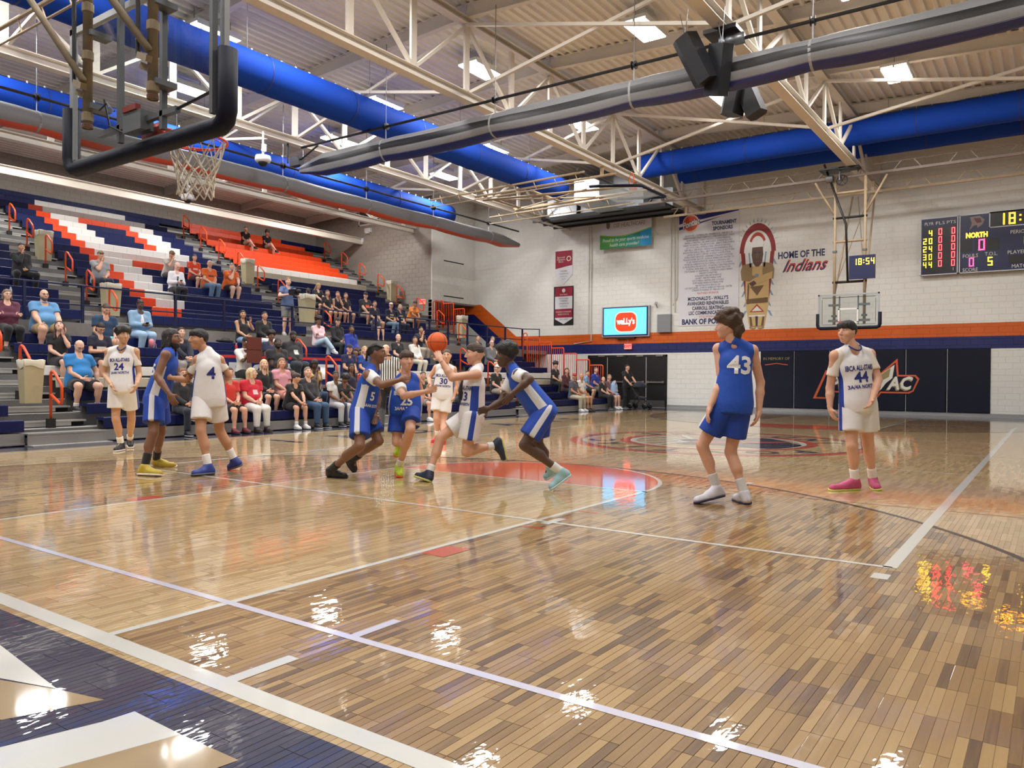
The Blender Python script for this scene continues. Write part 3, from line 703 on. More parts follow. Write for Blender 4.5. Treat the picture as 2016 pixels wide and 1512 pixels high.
# doors
DOORM = mat('black_door', (22, 21, 22), 0.4); KICK = mat('steel_kick_plate', (120, 116, 112), 0.35, .8); BARM = mat('chrome_push_bar', (196, 194, 190), 0.25, .85)
mb = MB(); mb.box((XF-.03, 11.68, 0), (XF+.02, 11.75, 2.24)); mb.box((XF-.03, 7.95, 0), (XF+.02, 8.02, 2.24)); mb.box((XF-.03, 7.95, 2.16), (XF+.02, 11.75, 2.24)); mb.box((XF-.03, 9.81, 0), (XF+.02, 9.87, 2.2))
df = struct(mb.build('door_1', DOORM))
for k, (a, b) in enumerate(((8.02, 8.9), (8.93, 9.8), (9.88, 10.76), (10.79, 11.67))):
    d = MB(); d.box((XF-.012, a, .02), (XF+.01, b, 2.15)); lf = d.build('door_leaf', DOORM, df)
    m = MB(); m.box((XF-.017, a+.03, .03), (XF-.012, b-.03, .3)); m.build('kick_plate', KICK, lf)
    m = MB(); m.box((XF-.10, a+.05, 1.04), (XF-.06, b-.05, 1.10)); m.box((XF-.08, a+.05, 1.02), (XF-.012, a+.13, 1.12)); m.box((XF-.08, b-.13, 1.02), (XF-.012, b-.05, 1.12)); m.build('push_bar', BARM, lf)
    m = MB(); m.box((XF-.07, a+.1, 2.17), (XF-.02, a+.42, 2.22)); m.build('door_closer', BARM, lf)
# large screen with the sponsor badge
GREYM = mat('silver_bezel', (170, 172, 176), .4, .4); SCR = mat('screen_blue', (92, 190, 240), .3, emit=1.5); BADGE = mat('screen_red', (240, 52, 24), .3, emit=1.4); BADGE2 = mat('screen_peach', (250, 170, 150), .3, emit=1.3); SW = mat('screen_white', (250, 240, 245), .3, emit=1.5)
t = thing('wall_screen', 'large lit wall screen with a red badge on light blue above the black doors', 'screen', (28.35, 9.86, 3.05))
mb = MB(); mb.box((28.36, 8.72, 3.02), (XF-.01, 11.0, 4.34)); mb.build('bezel', GREYM, t)
panel('screen_edge', [(10.94, 3.06), (8.78, 3.06), (8.78, 4.31), (10.94, 4.31)], 28.36, mat('screen_navy', (20, 30, 90), .3), t)
panel('picture', [(10.89, 3.12), (8.85, 3.12), (8.85, 4.27), (10.89, 4.27)], 28.353, SCR, t)
def rrect(cy, cz, w_, h, r, n=6):
    out = []
    for sx, sz, a0 in ((1, 1, 0), (-1, 1, 90), (-1, -1, 180), (1, -1, 270)):
        for k in range(n+1):
            a = math.radians(a0+90*k/n); out.append((cy+sx*(w_/2-r)+r*math.cos(a), cz+sz*(h/2-r)+r*math.sin(a)))
    return out
panel('badge_rim', rrect(9.82, 3.66, 1.06, .88, .3), 28.347, BADGE2, t); panel('badge', rrect(9.82, 3.66, .98, .8, .27), 28.341, BADGE, t)
text('lettering', 'waLLy\u2019s', .36, wallM(28.335, 9.82, 3.68), SW, t, offset=.012, width=.86)
mb = MB(); mb.box((28.3, 9.4, 2.94), (28.48, 10.3, 3.02)); mb.build('bracket', BLACK, t)
EXR = mat('exit_sign_face', (250, 120, 110), .4, emit=1.6); EXT = mat('exit_letters', (230, 20, 30), .4, emit=2.0)
def exit_sign(x, y, z, lab, stem):
    t = thing('exit_sign', lab, 'sign', (x, y, z))
    mb = MB(); mb.box((x-.03, y-.17, z-.11), (x, y+.17, z+.11)); mb.build('face', EXR, t)
    text('lettering', 'EXIT', .17, wallM(x-.033, y, z), EXT, t, offset=.008)
    if stem: mb = MB(); mb.tube([(x-.015, y, z+.10), (x-.015, y, z+stem), (x+.09, y, z+stem)], .012, 6); mb.build('stem', BARM, t)
exit_sign(28.40, 9.73, 2.60, 'red lit exit sign under the wall screen', .28)
exit_sign(XA-.02, 18.75, 4.72, 'red lit exit sign on the alcove wall by the corridor opening', 0)
mb = MB(); mb.box((28.33, 7.75, 3.17), (XF-.006, 8.35, 3.92)); tag(mb.build('electrical_box', mat('grey_box', (132, 134, 138), .45)), 'plain grey electrical box on the wall right of the lit screen', 'box')
# hanging banners
CLOTHW = mat('banner_cloth', (222, 222, 228), .6, bump=.15, bscale=3); CN = mat('banner_navy', (30, 38, 112), .6)
t = thing('sponsor_banner', 'tall white sponsor banner with navy corner and many lines of print', 'banner', (XF-.03, 6.2, 3.41))
panel('cloth', [(7.46, 3.41), (4.93, 3.41), (4.93, 8.0), (7.46, 8.1)], XF-.02, CLOTHW, t, .008)
panel('navy_corner', [(7.46, 8.1), (4.95, 8.0), (4.95, 7.93), (7.46, 7.38)], XF-.030, CN, t); panel('white_slash', [(7.46, 7.62), (5.0, 7.92), (5.0, 7.88), (7.46, 7.5)], XF-.036, CLOTHW, t)
panel('ball_mark', [(6.95+.36*math.cos(a/12*math.pi), 7.62+.36*math.sin(a/12*math.pi)) for a in range(24)], XF-.042, mat('ball_rim', (240, 190, 170), .6), t)
panel('ball_mark_face', [(6.95+.31*math.cos(a/12*math.pi), 7.62+.31*math.sin(a/12*math.pi)) for a in range(24)], XF-.048, mat('ball_face', (212, 84, 50), .6), t)
text('lettering', 'Pontiac', .36, wallM(XF-.055, 6.95, 7.60) @ Matrix.Rotation(.25, 4, 'Z'), T_NVY, t, shear=.4, offset=.03, width=.8); text('lettering', 'Pontiac', .36, wallM(XF-.061, 6.95, 7.60) @ Matrix.Rotation(.25, 4, 'Z'), T_WHT, t, shear=.4, offset=.01, width=.78)
XT = XF-.032
text('lettering', 'TOURNAMENT', .2, wallM(XT, 5.55, 7.52), T_INK, t, width=1.02, offset=.01); text('lettering', 'SPONSORS', .2, wallM(XT, 5.6, 7.30), T_INK, t, width=.82, offset=.01)
lines = ["BAUM'S PIT - CATERPILLAR - PRAIRIE FOX - H&R BLOCK", "HAMPTON INN - RILEY DAIRY LLC - THE DEMOCRAT - PIZZA", "RE MAX REWARD - CHARITY WELDING - COUNTRY FINANCIAL",
 "BRAND L.S PRINTING - DR. JAMES DAILEY - DURHAM ELECTRIC", "HARRY MCGRATH - MILLER MOTORS - JERRY'S FINE DINING", "JP'S CUTS & CURLS - MONICAL'S PIZZA - PRECISION PLANTING",
 "REPUBLIC SERVICES - MADISON ENGINEERING, INC", "BALDAUFSKI BAR & GRILL - BEST WESTERN & QUALITY INN", "CARTRIDGE SAFETY CORP INC - DONALD CONSTRUCTION", "EVERS FARM SERVICES - KEARNEY'S FILLING STATION",
 "TRANSPORTER GROUP - ILLINOIS AMERICAN WATER CO", "JP LEE TRANSPORTATION - KRAUSS SURVEYING, INC", "MONICAL HARDWOOD FLOORING - LULU'S FLOORING", "LS BUILDING PRODUCTS - PONTIAC TIRE PRECISION",
 "PONTIAC PAPA AND CO - PRAIRIE STATE TRACTOR", "STATE BANK OF GRAYMONT - SUPERIOR LANDSCAPING", "WRIGHT'S FURNITURE", "DON & HARRY'S GRILL AND SMOKEHOUSE", "CALVERT - MARTIN FUNERAL HOME", "DPI PLUMBING, HEATING AND COOLING",
 "DUFFY BAKER ANDERSON FUNERAL HOME", "H&H INSTALLATION SERVICES, INC", "OSF SAINT JAMES - JOHN W ALBRECHT MEDICAL CENTER", "STREAM POWERED BY MEDIACOM"]
for k, s in enumerate(lines):
    wd = (2.0+.18*math.sin(k*2.1)) if k < 16 else (2.0 if k == 22 else 1.2+.15*math.sin(k*1.7)); wd = .75 if k == 16 else wd
    text('lettering', s, .105, wallM(XT, 6.2, 7.10-k*.098), T_INK, t, width=wd, res=1)
text('lettering', 'FEATURED SPONSOR', .12, wallM(XT, 6.2, 4.72), T_RED, t, width=.9)
for k, (s, wd) in enumerate((("MCDONALD'S - WALLY'S", 1.7), ('AVANGRID RENEWABLES', 1.75), ('CARROLL SEATING', 1.32), ('LSC COMMUNICATIONS', 1.62))): text('lettering', s, .2, wallM(XT, 6.2, 4.5-k*.195), T_NVY, t, width=wd, offset=.006)
text('lettering', 'TITLE SPONSOR', .11, wallM(XT, 6.2, 3.76), T_RED, t, width=.75)
text('lettering', 'BANK OF PONTIAC', .3, wallM(XT, 6.2, 3.56), T_NVY, t, width=2.2, offset=.012)
t = thing('healthcare_banner', 'wide banner, white above and green to blue below, under the metal air unit', 'banner', (28.2, 9.8, 6.83))
CG = mat('banner_green', (66, 142, 60), .6); CT = mat('banner_teal', (34, 140, 130), .6); CB = mat('banner_blue', (30, 150, 205), .6)
def wave(y): return 7.42+.10*math.cos((y-9.9)*1.6)*-1+.11*((11.03-y)/2.45)**2
ys = [11.03-2.45*k/24 for k in range(25)]
panel('cloth', [(11.03, 6.85), (8.58, 6.85), (8.58, 8.12), (11.03, 8.10)], 28.2, CLOTHW, t, .01)
panel('lime_edge', [(y, wave(y)+.05) for y in ys]+[(y, wave(y)-.02) for y in ys[::-1]], 28.189, mat('banner_lime', (140, 186, 60), .6), t)
def seg(m, i0, i1): panel('color_field', [(y, wave(y)) for y in ys[i0:i1+1]]+[(ys[i1], 6.85), (ys[i0], 6.85)], 28.187, m, t)
seg(CG, 0, 7); seg(mat('banner_green2', (48, 140, 92), .6), 7, 13); seg(CT, 13, 19); seg(CB, 19, 24)
text('lettering', 'OSF HEALTHCARE', .25, wallM(28.185, 9.62, 7.83), T_GRY, t, width=1.5)
panel('crest', [(10.72, 7.98), (10.54, 7.98), (10.54, 7.8), (10.63, 7.7), (10.72, 7.8)], 28.187, T_GRY, t)
text('lettering', 'Proud to be your sports medicine', .21, wallM(28.18, 9.8, 7.22), T_WHT, t, shear=.2, width=2.2); text('lettering', 'health care provider!', .21, wallM(28.18, 9.85, 7.0), T_WHT, t, shear=.2, width=1.4)
CR_ = mat('banner_crimson', (150, 22, 52), .6); CK = mat('banner_black', (22, 20, 24), .6)
t = thing('champion_pennant', 'pointed pennant, crimson above and white below, on the corner wall', 'banner', (XF-.02, 13.05, 5.5))
panel('cloth', [(13.52, 7.04), (12.58, 7.04), (12.58, 5.93), (13.07, 5.48), (13.52, 5.93)], XF-.02, CLOTHW, t, .006); panel('crimson_field', [(13.5, 7.03), (12.6, 7.03), (12.6, 6.35), (13.0, 6.30), (13.5, 6.22)], XF-.027, CR_, t)
for s, z, wd in (('Special', 6.74, .4), ('Olympics', 6.64, .45), ('Illinois', 6.54, .25)): text('lettering', s, .12, wallM(XF-.034, 13.2, z), T_WHT, t, width=wd, res=1)
panel('ring_mark', arcband2 := [(12.78+.12*math.cos(a/10*math.pi), 6.66+.12*math.sin(a/10*math.pi)) for a in range(20)], XF-.033, T_WHT, t); panel('ring_mark_center', [(12.78+.08*math.cos(a/10*math.pi), 6.66+.08*math.sin(a/10*math.pi)) for a in range(20)], XF-.039, CR_, t)
for s, z, wd in (('UNIFIED', 6.1, .4), ('CHAMPION', 5.98, .5), ('SCHOOL', 5.86, .38), ('2017', 5.74, .2)): text('lettering', s, .1, wallM(XF-.03, 13.06, z), T_GRY, t, width=wd, res=1)
t = thing('champion_banner', 'black edged champion banner with crimson and white fields below the pennant', 'banner', (XF-.02, 13.05, 3.63))
panel('cloth', [(13.57, 5.41), (12.52, 5.41), (12.52, 3.63), (13.57, 3.63)], XF-.02, CK, t, .006)
panel('top_field', [(13.5, 5.36), (12.58, 5.36), (12.58, 4.95), (13.5, 4.95)], XF-.027, CR_, t); panel('white_field', [(13.5, 4.95), (12.58, 4.95), (12.58, 4.38), (13.5, 4.38)], XF-.027, CLOTHW, t)
panel('low_field', [(13.5, 4.38), (12.58, 4.38), (12.58, 3.98), (13.5, 3.98)], XF-.027, CR_, t); panel('point_field', [(13.5, 3.98), (12.58, 3.98), (12.58, 3.92), (13.04, 3.68), (13.5, 3.92)], XF-.027, CLOTHW, t)
panel('ring_mark', [(13.04+.09*math.cos(a/10*math.pi), 5.22+.09*math.sin(a/10*math.pi)) for a in range(20)], XF-.034, T_WHT, t)
for s, z, wd, m in (('Special Olympics', 5.04, .4, T_WHT), ('NATIONAL', 4.85, .5, T_BLK), ('UNIFIED', 4.74, .42, T_BLK), ('CHAMPION', 4.62, .52, T_BLK), ('SCHOOL', 4.50, .4, T_BLK), ('PONTIAC TOWNSHIP', 4.24, .8, T_WHT), ('HIGH SCHOOL', 4.13, .6, T_WHT), ('2021-2025', 3.9, .45, T_BLK)):
    text('lettering', s, .11, wallM(XF-.034, 13.04, z), m, t, width=wd, res=1)
# painted wall lettering and figure
t = thing('wall_lettering', 'painted navy and red wall lettering right of the painted standing figure', 'lettering', (XF-.01, 2.5, 5.3))
text('lettering', 'HOME OF THE', .36, wallM(XF-.008, 2.55, 5.98), T_NVY, t, width=1.72, offset=.012)
text('script', 'Indians', .62, wallM(XF-.007, 2.45, 5.56), T_RED, t, shear=.5, width=1.66, offset=.018); text('script_shade', 'Indians', .62, wallM(XF-.009, 2.48, 5.52), T_NVY, t, shear=.5, width=1.64, offset=.0)
t = thing('painted_figure', 'painted wall figure with crossed arms and a feathered headdress beside the sponsor banner', 'mural', (XF-.01, 4.2, 3.19))
MC = {k: mat('mural_'+k, c, .55) for k, c in dict(tan=(206, 176, 120), brown=(112, 84, 58), skin=(96, 66, 52), red=(140, 40, 38), white=(228, 228, 224), blue=(130, 160, 188), navy=(52, 44, 74), ochre=(150, 124, 86), rust=(176, 62, 42)).items()}
def mur(pts, c, layer): panel('paint_'+c, [(4.2+y, z) for y, z in pts], XF-.004-.0025*layer, MC[c], t, .002)
CY = 4.2
def headarc(r0, r1, a0, a1, c, layer, zc=6.2, n=18, sy=.62):
    pts = [(sy*r1*math.cos(math.radians(a0+(a1-a0)*k/n)), zc+r1*math.sin(math.radians(a0+(a1-a0)*k/n))) for k in range(n+1)]+[(sy*r0*math.cos(math.radians(a1-(a1-a0)*k/n)), zc+r0*math.sin(math.radians(a1-(a1-a0)*k/n))) for k in range(n+1)]
    mur(pts, c, layer)
for s in (-1, 1):   # long trailing feathers on both sides
    for k in range(13):
        z = 6.1-k*.2; y = s*(.62+.05*math.sin(k*1.3)-.015*k); mur([(y, z), (y+s*.10, z-.22), (y+s*.02, z-.2), (y-s*.12, z+.05)], 'blue' if k % 2 else 'white', 1)
    mur([(s*.66, 6.2), (s*.5, 6.2), (s*.36, 4.3), (s*.46, 4.3)], 'red', 2)
headarc(1.0, 1.30, 8, 172, 'white', 1)
for k in range(15):
    a = math.radians(12+k*156/14); mur([(.62*1.2*math.cos(a)-.02, 6.2+1.2*math.sin(a)), (.64*1.36*math.cos(a), 6.2+1.36*math.sin(a)), (.62*1.2*math.cos(a)+.03, 6.2+1.2*math.sin(a))], 'blue', 2)
headarc(.84, 1.14, 0, 180, 'red', 3); headarc(.5, .86, 0, 180, 'white', 4); headarc(.42, .56, 25, 155, 'rust', 5, 6.42)
for s in (-1, 1): mur([(s*.42, 6.3), (s*.22, 6.3), (s*.2, 5.6), (s*.36, 5.7)], 'white', 5); mur([(s*.36, 6.2), (s*.3, 6.2), (s*.24, 5.62), (s*.3, 5.62)], 'blue', 6)
mur([(-.2, 6.42), (.2, 6.42), (.23, 6.1), (.17, 5.78), (.06, 5.64), (-.06, 5.64), (-.17, 5.78), (-.23, 6.1)], 'skin', 7)
mur([(-.24, 6.52), (.24, 6.52), (.22, 6.40), (-.22, 6.40)], 'white', 8); mur([(.13, 6.22), (.03, 6.2), (.03, 6.16), (.13, 6.18)], 'navy', 9); mur([(-.13, 6.22), (-.03, 6.2), (-.03, 6.16), (-.13, 6.18)], 'navy', 9)
mur([(.03, 6.18), (-.03, 6.18), (-.05, 5.98), (.05, 5.98)], 'brown', 8); mur([(.09, 5.86), (-.09, 5.86), (-.07, 5.82), (.07, 5.82)], 'brown', 9)
mur([(-.46, 5.66), (.46, 5.66), (.46, 4.2), (.30, 3.3), (-.30, 3.3), (-.46, 4.2)], 'tan', 3)
for s in (-1, 1):
    mur([(s*.2, 5.8), (s*.58, 5.74), (s*.66, 5.5), (s*.62, 5.12), (s*.2, 5.3)], 'ochre', 6)
mur([(.62, 5.4), (-.1, 5.24), (-.5, 5.32), (-.52, 5.14), (-.1, 5.0), (.6, 5.12)], 'ochre', 8); mur([(-.6, 5.42), (.1, 5.2), (.36, 5.02), (.3, 4.88), (0, 4.95), (-.58, 5.16)], 'tan', 9)
mur([(-.05, 5.32), (.05, 5.38), (.12, 5.28), (0, 5.22)], 'blue', 10); mur([(.34, 5.0), (.12, 5.1), (.02, 4.98), (.2, 4.86)], 'skin', 10)
mur([(.28, 4.86), (-.26, 4.9), (.0, 4.5)], 'brown', 5); mur([(.38, 5.0), (.3, 5.0), (.34, 4.2), (.4, 4.2)], 'brown', 5)
mur([(-.42, 4.42), (.42, 4.38), (.42, 4.18), (-.42, 4.22)], 'brown', 6); mur([(-.3, 4.2), (.3, 4.2), (.3, 3.72), (-.3, 3.72)], 'tan', 7); mur([(-.32, 3.74), (.32, 3.74), (.3, 3.68), (-.3, 3.68)], 'white', 8)
mur([(.29, 3.86), (-.29, 3.86), (0, 4.18)], 'rust', 8); mur([(.2, 3.9), (-.2, 3.9), (0, 4.1)], 'white', 9)
mur([(-.04, 3.7), (.06, 3.7), (.04, 3.3), (-.03, 3.3)], 'navy', 8)
for s in (-1, 1): mur([(s*.3, 3.72), (s*.22, 3.7), (s*.16, 3.3), (s*.26, 3.3)], 'brown', 7); mur([(s*.02, 3.32), (s*.26, 3.32), (s*.3, 3.24), (s*.18, 3.19), (s*.04, 3.21)], 'ochre', 9); mur([(s*.05, 3.28), (s*.2, 3.28), (s*.18, 3.24), (s*.06, 3.24)], 'tan', 10)
# ================================================================ scoreboard
SBN = mat('scoreboard_navy', (22, 30, 76), .4); SBK = mat('scoreboard_black', (14, 14, 16), .4); SBF = mat('scoreboard_frame', (214, 214, 218), .4)
LEDY = mat('led_yellow', (255, 214, 40), .4, emit=9.0); LEDR = mat('led_red', (255, 56, 60), .4, emit=9.0); LEDA = mat('led_amber', (255, 170, 30), .4, emit=9.0); LEDM = mat('led_magenta', (255, 50, 90), .4, emit=8.0)
SEG = {'0': 'abcdef', '1': 'bc', '2': 'abged', '3': 'abgcd', '4': 'fgbc', '5': 'afgcd', '8': 'abcdefg', '6': 'afgedc', '9': 'abfgcd'}
def digits(s, y, z, h, x, m, parent, step=None, name='led_digit'):
    """seven segment digits; y is the left edge seen from the court"""
    w_ = h*.5; t_ = h*.13; step = step or h*.78
    for ch in s:
        if ch == ':':
            mb = MB()
            for q in (.3, .7): mb.box((x-.004, y-t_, z+h*q-t_/2), (x, y, z+h*q+t_/2))
            mb.build(name, m, parent); y -= h*.4; continue
        mb = MB(); on = SEG[ch]
        S = dict(a=(0, w_, h-t_, h), d=(0, w_, 0, t_), g=(0, w_, h/2-t_/2, h/2+t_/2), f=(0, t_, h/2, h), e=(0, t_, 0, h/2), b=(w_-t_, w_, h/2, h), c=(w_-t_, w_, 0, h/2))
        for k in on:
            a, b, c, d = S[k]; mb.box((x-.004, y-b+.004, z+c+.004), (x, y-a-.004, z+d-.004))
        mb.build(name, m, parent); y -= step
t = thing('scoreboard', 'large navy scoreboard with lit yellow and red digits at the right edge', 'scoreboard', (28.3, -4, 4.87))
mb = MB(); mb.box((28.28, -2.66, 4.87), (XF-.01, -1.54, 6.80)); mb.build('side_panel', SBN, t); mb = MB(); mb.box((28.28, -8.4, 4.87), (XF-.01, -2.68, 6.80)); mb.build('main_panel', SBN, t)
xs_ = 28.275
def frame(y0, y1, z0, z1, nm='frame'):
    mb = MB(); e = .03
    for a in ((y0, y0-e, z0, z1), (y1+e, y1, z0, z1), (y0, y1, z1-e, z1), (y0, y1, z0, z0+e)): mb.box((xs_-.02, min(a[:2]), a[2]), (xs_+.02, max(a[:2]), a[3]))
    mb.build(nm, SBF, t)
frame(-1.52, -2.66, 4.85, 6.82); frame(-2.69, -8.4, 4.85, 6.82); frame(-3.55, -5.6, 6.3, 6.82, 'clock_frame')
panel('clock_window', [(-3.58, 6.33), (-5.57, 6.33), (-5.57, 6.79), (-3.58, 6.79)], xs_, SBK, t)
panel('digit_window', [(-1.6, 4.92), (-2.6, 4.92), (-2.6, 6.5), (-1.6, 6.5)], xs_, SBK, t)
digits('18:54', -3.80, 6.37, .38, xs_-.006, LEDA, t)
for s, y in (('PLYR', -1.78), ('FLS', -2.12), ('PTS', -2.45)): text('lettering', s, .15, wallM(xs_-.006, y, 6.62), T_WHT, t, width=.27)
for k, n in enumerate(('4', '20', '24', '30', '44')):
    z = 6.22-k*.272; digits(n, -1.78-(.0 if len(n) == 1 else -.17), z-.02, .2, xs_-.006, LEDY, t, .17); digits('0', -2.07, z, .22, xs_-.006, LEDR, t); digits('0', -2.46, z, .22, xs_-.006, LEDR, t)
text('lettering', '1', .14, wallM(xs_-.006, -2.52, 5.02), T_WHT, t)
panel('crest_head', [(-3.0, 6.72), (-3.28, 6.74), (-3.42, 6.6), (-3.36, 6.45), (-3.22, 6.34), (-3.2, 6.44), (-3.1, 6.42), (-2.98, 6.28), (-3.05, 6.5)], xs_, mat('crest_grey', (150, 130, 130), .5), t); panel('crest_shade', [(-3.1, 6.68), (-3.3, 6.66), (-3.34, 6.52), (-3.2, 6.5)], xs_-.006, mat('crest_brown', (110, 70, 70), .5), t)
text('lettering', 'NORTH', .23, wallM(xs_-.006, -3.2, 6.10), LEDA, t, width=.62, offset=.008)
for yy in (-2.95, -3.35, -3.72): panel('digit_window', [(yy+.2, 5.56), (yy-.12, 5.56), (yy-.12, 5.96), (yy+.2, 5.96)], xs_+.002, SBK, t)
digits('0', -3.25, 5.58, .38, xs_-.006, LEDM, t)
for s, y, z, wd in (('FOULS', -3.02, 5.42, .44), ('T.O.L.', -3.62, 5.44, .36), ('SCORE', -3.02, 4.95, .44), ('PERIOD', -4.4, 6.10, .5), ('PLAYER FOUL', -4.55, 5.44, .95), ('MATCH', -4.45, 4.98, .5)): text('lettering', s, .17, wallM(xs_-.006, y, z), T_WHT, t, width=wd)
digits('0', -2.98, 5.06, .3, xs_-.006, LEDM, t); digits('5', -3.52, 5.06, .28, xs_-.006, LEDY, t); digits('1', -4.42, 5.68, .28, xs_-.006, LEDY, t)
panel('digit_window', [(-4.1, 5.08), (-5.0, 5.08), (-5.0, 5.34), (-4.1, 5.34)], xs_, SBK, t)
for yc in (-6.1, -7.2, -7.9): digits('0', yc, 5.58, .38, xs_-.006, LEDM, t)
text('lettering', 'SOUTH', .23, wallM(xs_-.006, -6.9, 6.10), LEDA, t, width=.62, offset=.008)
# ================================================================ things hung from the roof
DUCTB = mat('blue_fabric_duct', (14, 62, 164), 0.75, bump=.12, bscale=2.5, spec=.2); SEAMB = mat('duct_seam', (14, 44, 120), .6)
def duct(name_label, axis, fixed, zc, a0, a1, r, seams, hang_to):
    pos = (a0, fixed, zc) if axis == 0 else (fixed, a0, zc)
    t = thing('air_duct', name_label, 'duct', pos, 'blue fabric air ducts')
    def pt(a): return (a, fixed, zc) if axis == 0 else (fixed, a, zc)
    n = 40; mb = MB(); prof = []
    for k in range(n+1):
        a = a0+(a1-a0)*k/n; prof.append((r*(1+.012*math.sin(k*2.3)), a-(a0)))
    prof = [(r*.6, 0)]+prof+[(r*.6, a1-a0)]
    mb.lathe(prof, pt(a0), axis, 28); mb.build('fabric', DUCTB, t, True)
    for a in np.arange(min(a0, a1)+1.2, max(a0, a1)-.3, seams):
        mb = MB(); mb.lathe([(r*1.012, -.02), (r*1.025, 0), (r*1.012, .02)], pt(a), axis, 28, caps=False); mb.build('seam', SEAMB, t, True)
    mb = MB()
    q = [(a, fixed, zc+r+.03) if axis == 0 else (fixed, a, zc+r+.03) for a in (a0, a1)]; mb.tube(q, .008, 5); mb.build('cable', BLACK, t)
    cl = MB(); cl.box((-.02, -.012, -.05), (.02, .012, .05)); me = cl.mesh('clip', HOUS)
    for a in np.arange(min(a0, a1)+.3, max(a0, a1), .42):
        o = link('clip', me, t); o.location = (a, fixed, zc+r+.02) if axis == 0 else (fixed, a, zc+r+.02)
    mb = MB()
    for a in np.arange(min(a0, a1)+.9, max(a0, a1), 3.84):
        p_ = (a, fixed) if axis == 0 else (fixed, a); mb.tube([(p_[0], p_[1], zc+r+.02), (p_[0], p_[1], ztop(p_[1])+.4)], .006, 5)
    mb.build('hanger', STEELG, t)
    return t
duct('long blue fabric duct running along the court left of the ridge truss', 0, 9.7, 8.2, .5, 22.6, .43, 2.6, None)
duct('blue fabric duct across the far end, nearer and upper of the two', 1, 24.5, 9.08, 7.2, -13.5, .42, 2.6, None)
duct('blue fabric duct across the far end, lower one nearer the far wall', 1, 26.6, 9.22, 6.6, -13.5, .42, 2.6, None)
duct('blue fabric duct over the lower bleachers behind the grey and orange roll', 0, 16.2, 8.2, -4, 24.0, .45, 2.6, None)
# sheet metal air unit on its platform
t = thing('air_handling_unit', 'silver sheet metal air unit on a dark platform in the far corner above the banner', 'air unit', (27, 10, 7.75))
mb = MB(); mb.box((26.3, 7.15, 8.04), (28.2, 13.3, 8.12)); mb.build('platform', mat('platform_dark', (70, 70, 72), .6), t)
for k in range(3): mb = MB(); mb.box((26.25+.85*k, 7.1, 7.96), (26.35+.85*k, 13.3, 8.04)); mb.build('platform_joist', BLACK, t)
for y0, y1, x0, z1 in ((7.2, 8.1, 27.2, 8.9), (8.15, 9.5, 26.5, 9.5), (9.55, 11.2, 26.8, 9.3), (11.3, 13.0, 26.6, 9.4)):
    mb = MB(); mb.box((x0, y0, 8.12), (28.2, y1, z1)); f = mb.build('casing', GALV, t)
    mb = MB()
    for z in (8.13, (8.1+z1)/2, z1-.03): mb.box((x0-.015, y0, z), (x0, y1, z+.03))
    for y in (y0, (y0+y1)/2-.015, y1-.03): mb.box((x0-.015, y, 8.12), (x0, y+.03, z1))
    mb.build('seam', GALV, f)
mb = MB(); mb.box((24.2, 8.9, 8.0), (26.5, 10.0, 8.9)); mb.build('plenum', GALV, t)
# ---------------------------------------------------------------- rolled divider curtains
MESHC = mat('grey_mesh_curtain', (122, 122, 124), .7, bump=.25, bscale=9); VNAVY = mat('navy_curtain_vinyl', (18, 30, 96), .45); VORG = mat('orange_curtain_vinyl', (204, 72, 34), .45); STRAP = mat('grey_strap', (150, 150, 152), .6)
def roll(name_label, axis, fixed, zc, a0, a1, nodes, lower, rx, rz):
    pos = (a0, fixed, zc) if axis == 0 else (fixed, a0, zc); t = thing('divider_curtain', name_label, 'curtain', pos, 'rolled divider curtains')
    n = 96
    def ring(a, sc=1.0, ang=None):
        out = []
        d = min(abs(a-q) for q in nodes); sg = 1-.10*math.exp(-(d/.35)**2); sag = -.03*(1-math.exp(-(d/.8)**2))
        for k in ang:
            th = math.radians(k); rr = 1+.05*math.sin(3*th+a*.7)
            o_ = rx*math.cos(th)*rr*sg*sc; z = zc+sag+rz*math.sin(th)*rr*sg*sc
            out.append((a, fixed+o_, z) if axis == 0 else (fixed+o_, a, z))
        return out
    def strip(angs, m, nm, sc=1.0):
        mb = MB(); vs = []
        for k in range(n+1):
            a = a0+(a1-a0)*k/n; e = sc*min(1, .35+.65*min(k, n-k)/4); vs += ring(a, e, angs)
        q = len(angs); mb.add(vs, [(i*q+j, i*q+j+1, (i+1)*q+j+1, (i+1)*q+j) for i in range(n) for j in range(q-1)]); mb.build(nm, m, t, True)
    strip(list(range(-45, 226, 15)), MESHC, 'mesh_roll'); strip(list(range(222, 319, 12)), lower, 'vinyl_fold', 1.0)
    strip(list(range(160, 200, 10)), BLACK, 'hem_line', 1.012) if axis == 1 else None
    zp = zc+rz+.30; mb = MB()
    q = [(a, fixed, zp) if axis == 0 else (fixed, a, zp) for a in (a0, a1)]; mb.tube(q, .035, 8); mb.build('drive_pipe', BLACK, t)
    for a in nodes:
        c = (a, fixed, zp) if axis == 0 else (fixed, a, zp)
        mb = MB(); mb.lathe([(.03, -.05), (.09, -.045), (.09, -.03), (.05, -.025), (.05, .025), (.09, .03), (.09, .045), (.03, .05)], c, axis, 14); mb.build('spool', BLACK, t)
        mb = MB(); w2 = .02; pts = ring(a, 1.02, list(range(-60, 300, 20)))
        for p_, q_ in zip(pts, pts[1:]): mb.bar(p_, q_, .05, .008)
        mb.bar(c, (c[0], c[1], zc+rz*.9), .03, .008); mb.build('strap', STRAP, t)
        mb = MB(); mb.tube([c, (c[0], c[1], ztop(c[1])+.1)], .01, 5); mb.build('hanger', STEELG, t)
    return t
roll('grey and navy rolled divider curtain hanging across mid court', 1, 12.8, 7.14, 12.3, -13.0, [8.97, 5.43, 1.84, -1.74, -5.3, -8.9], VNAVY, .26, .31)
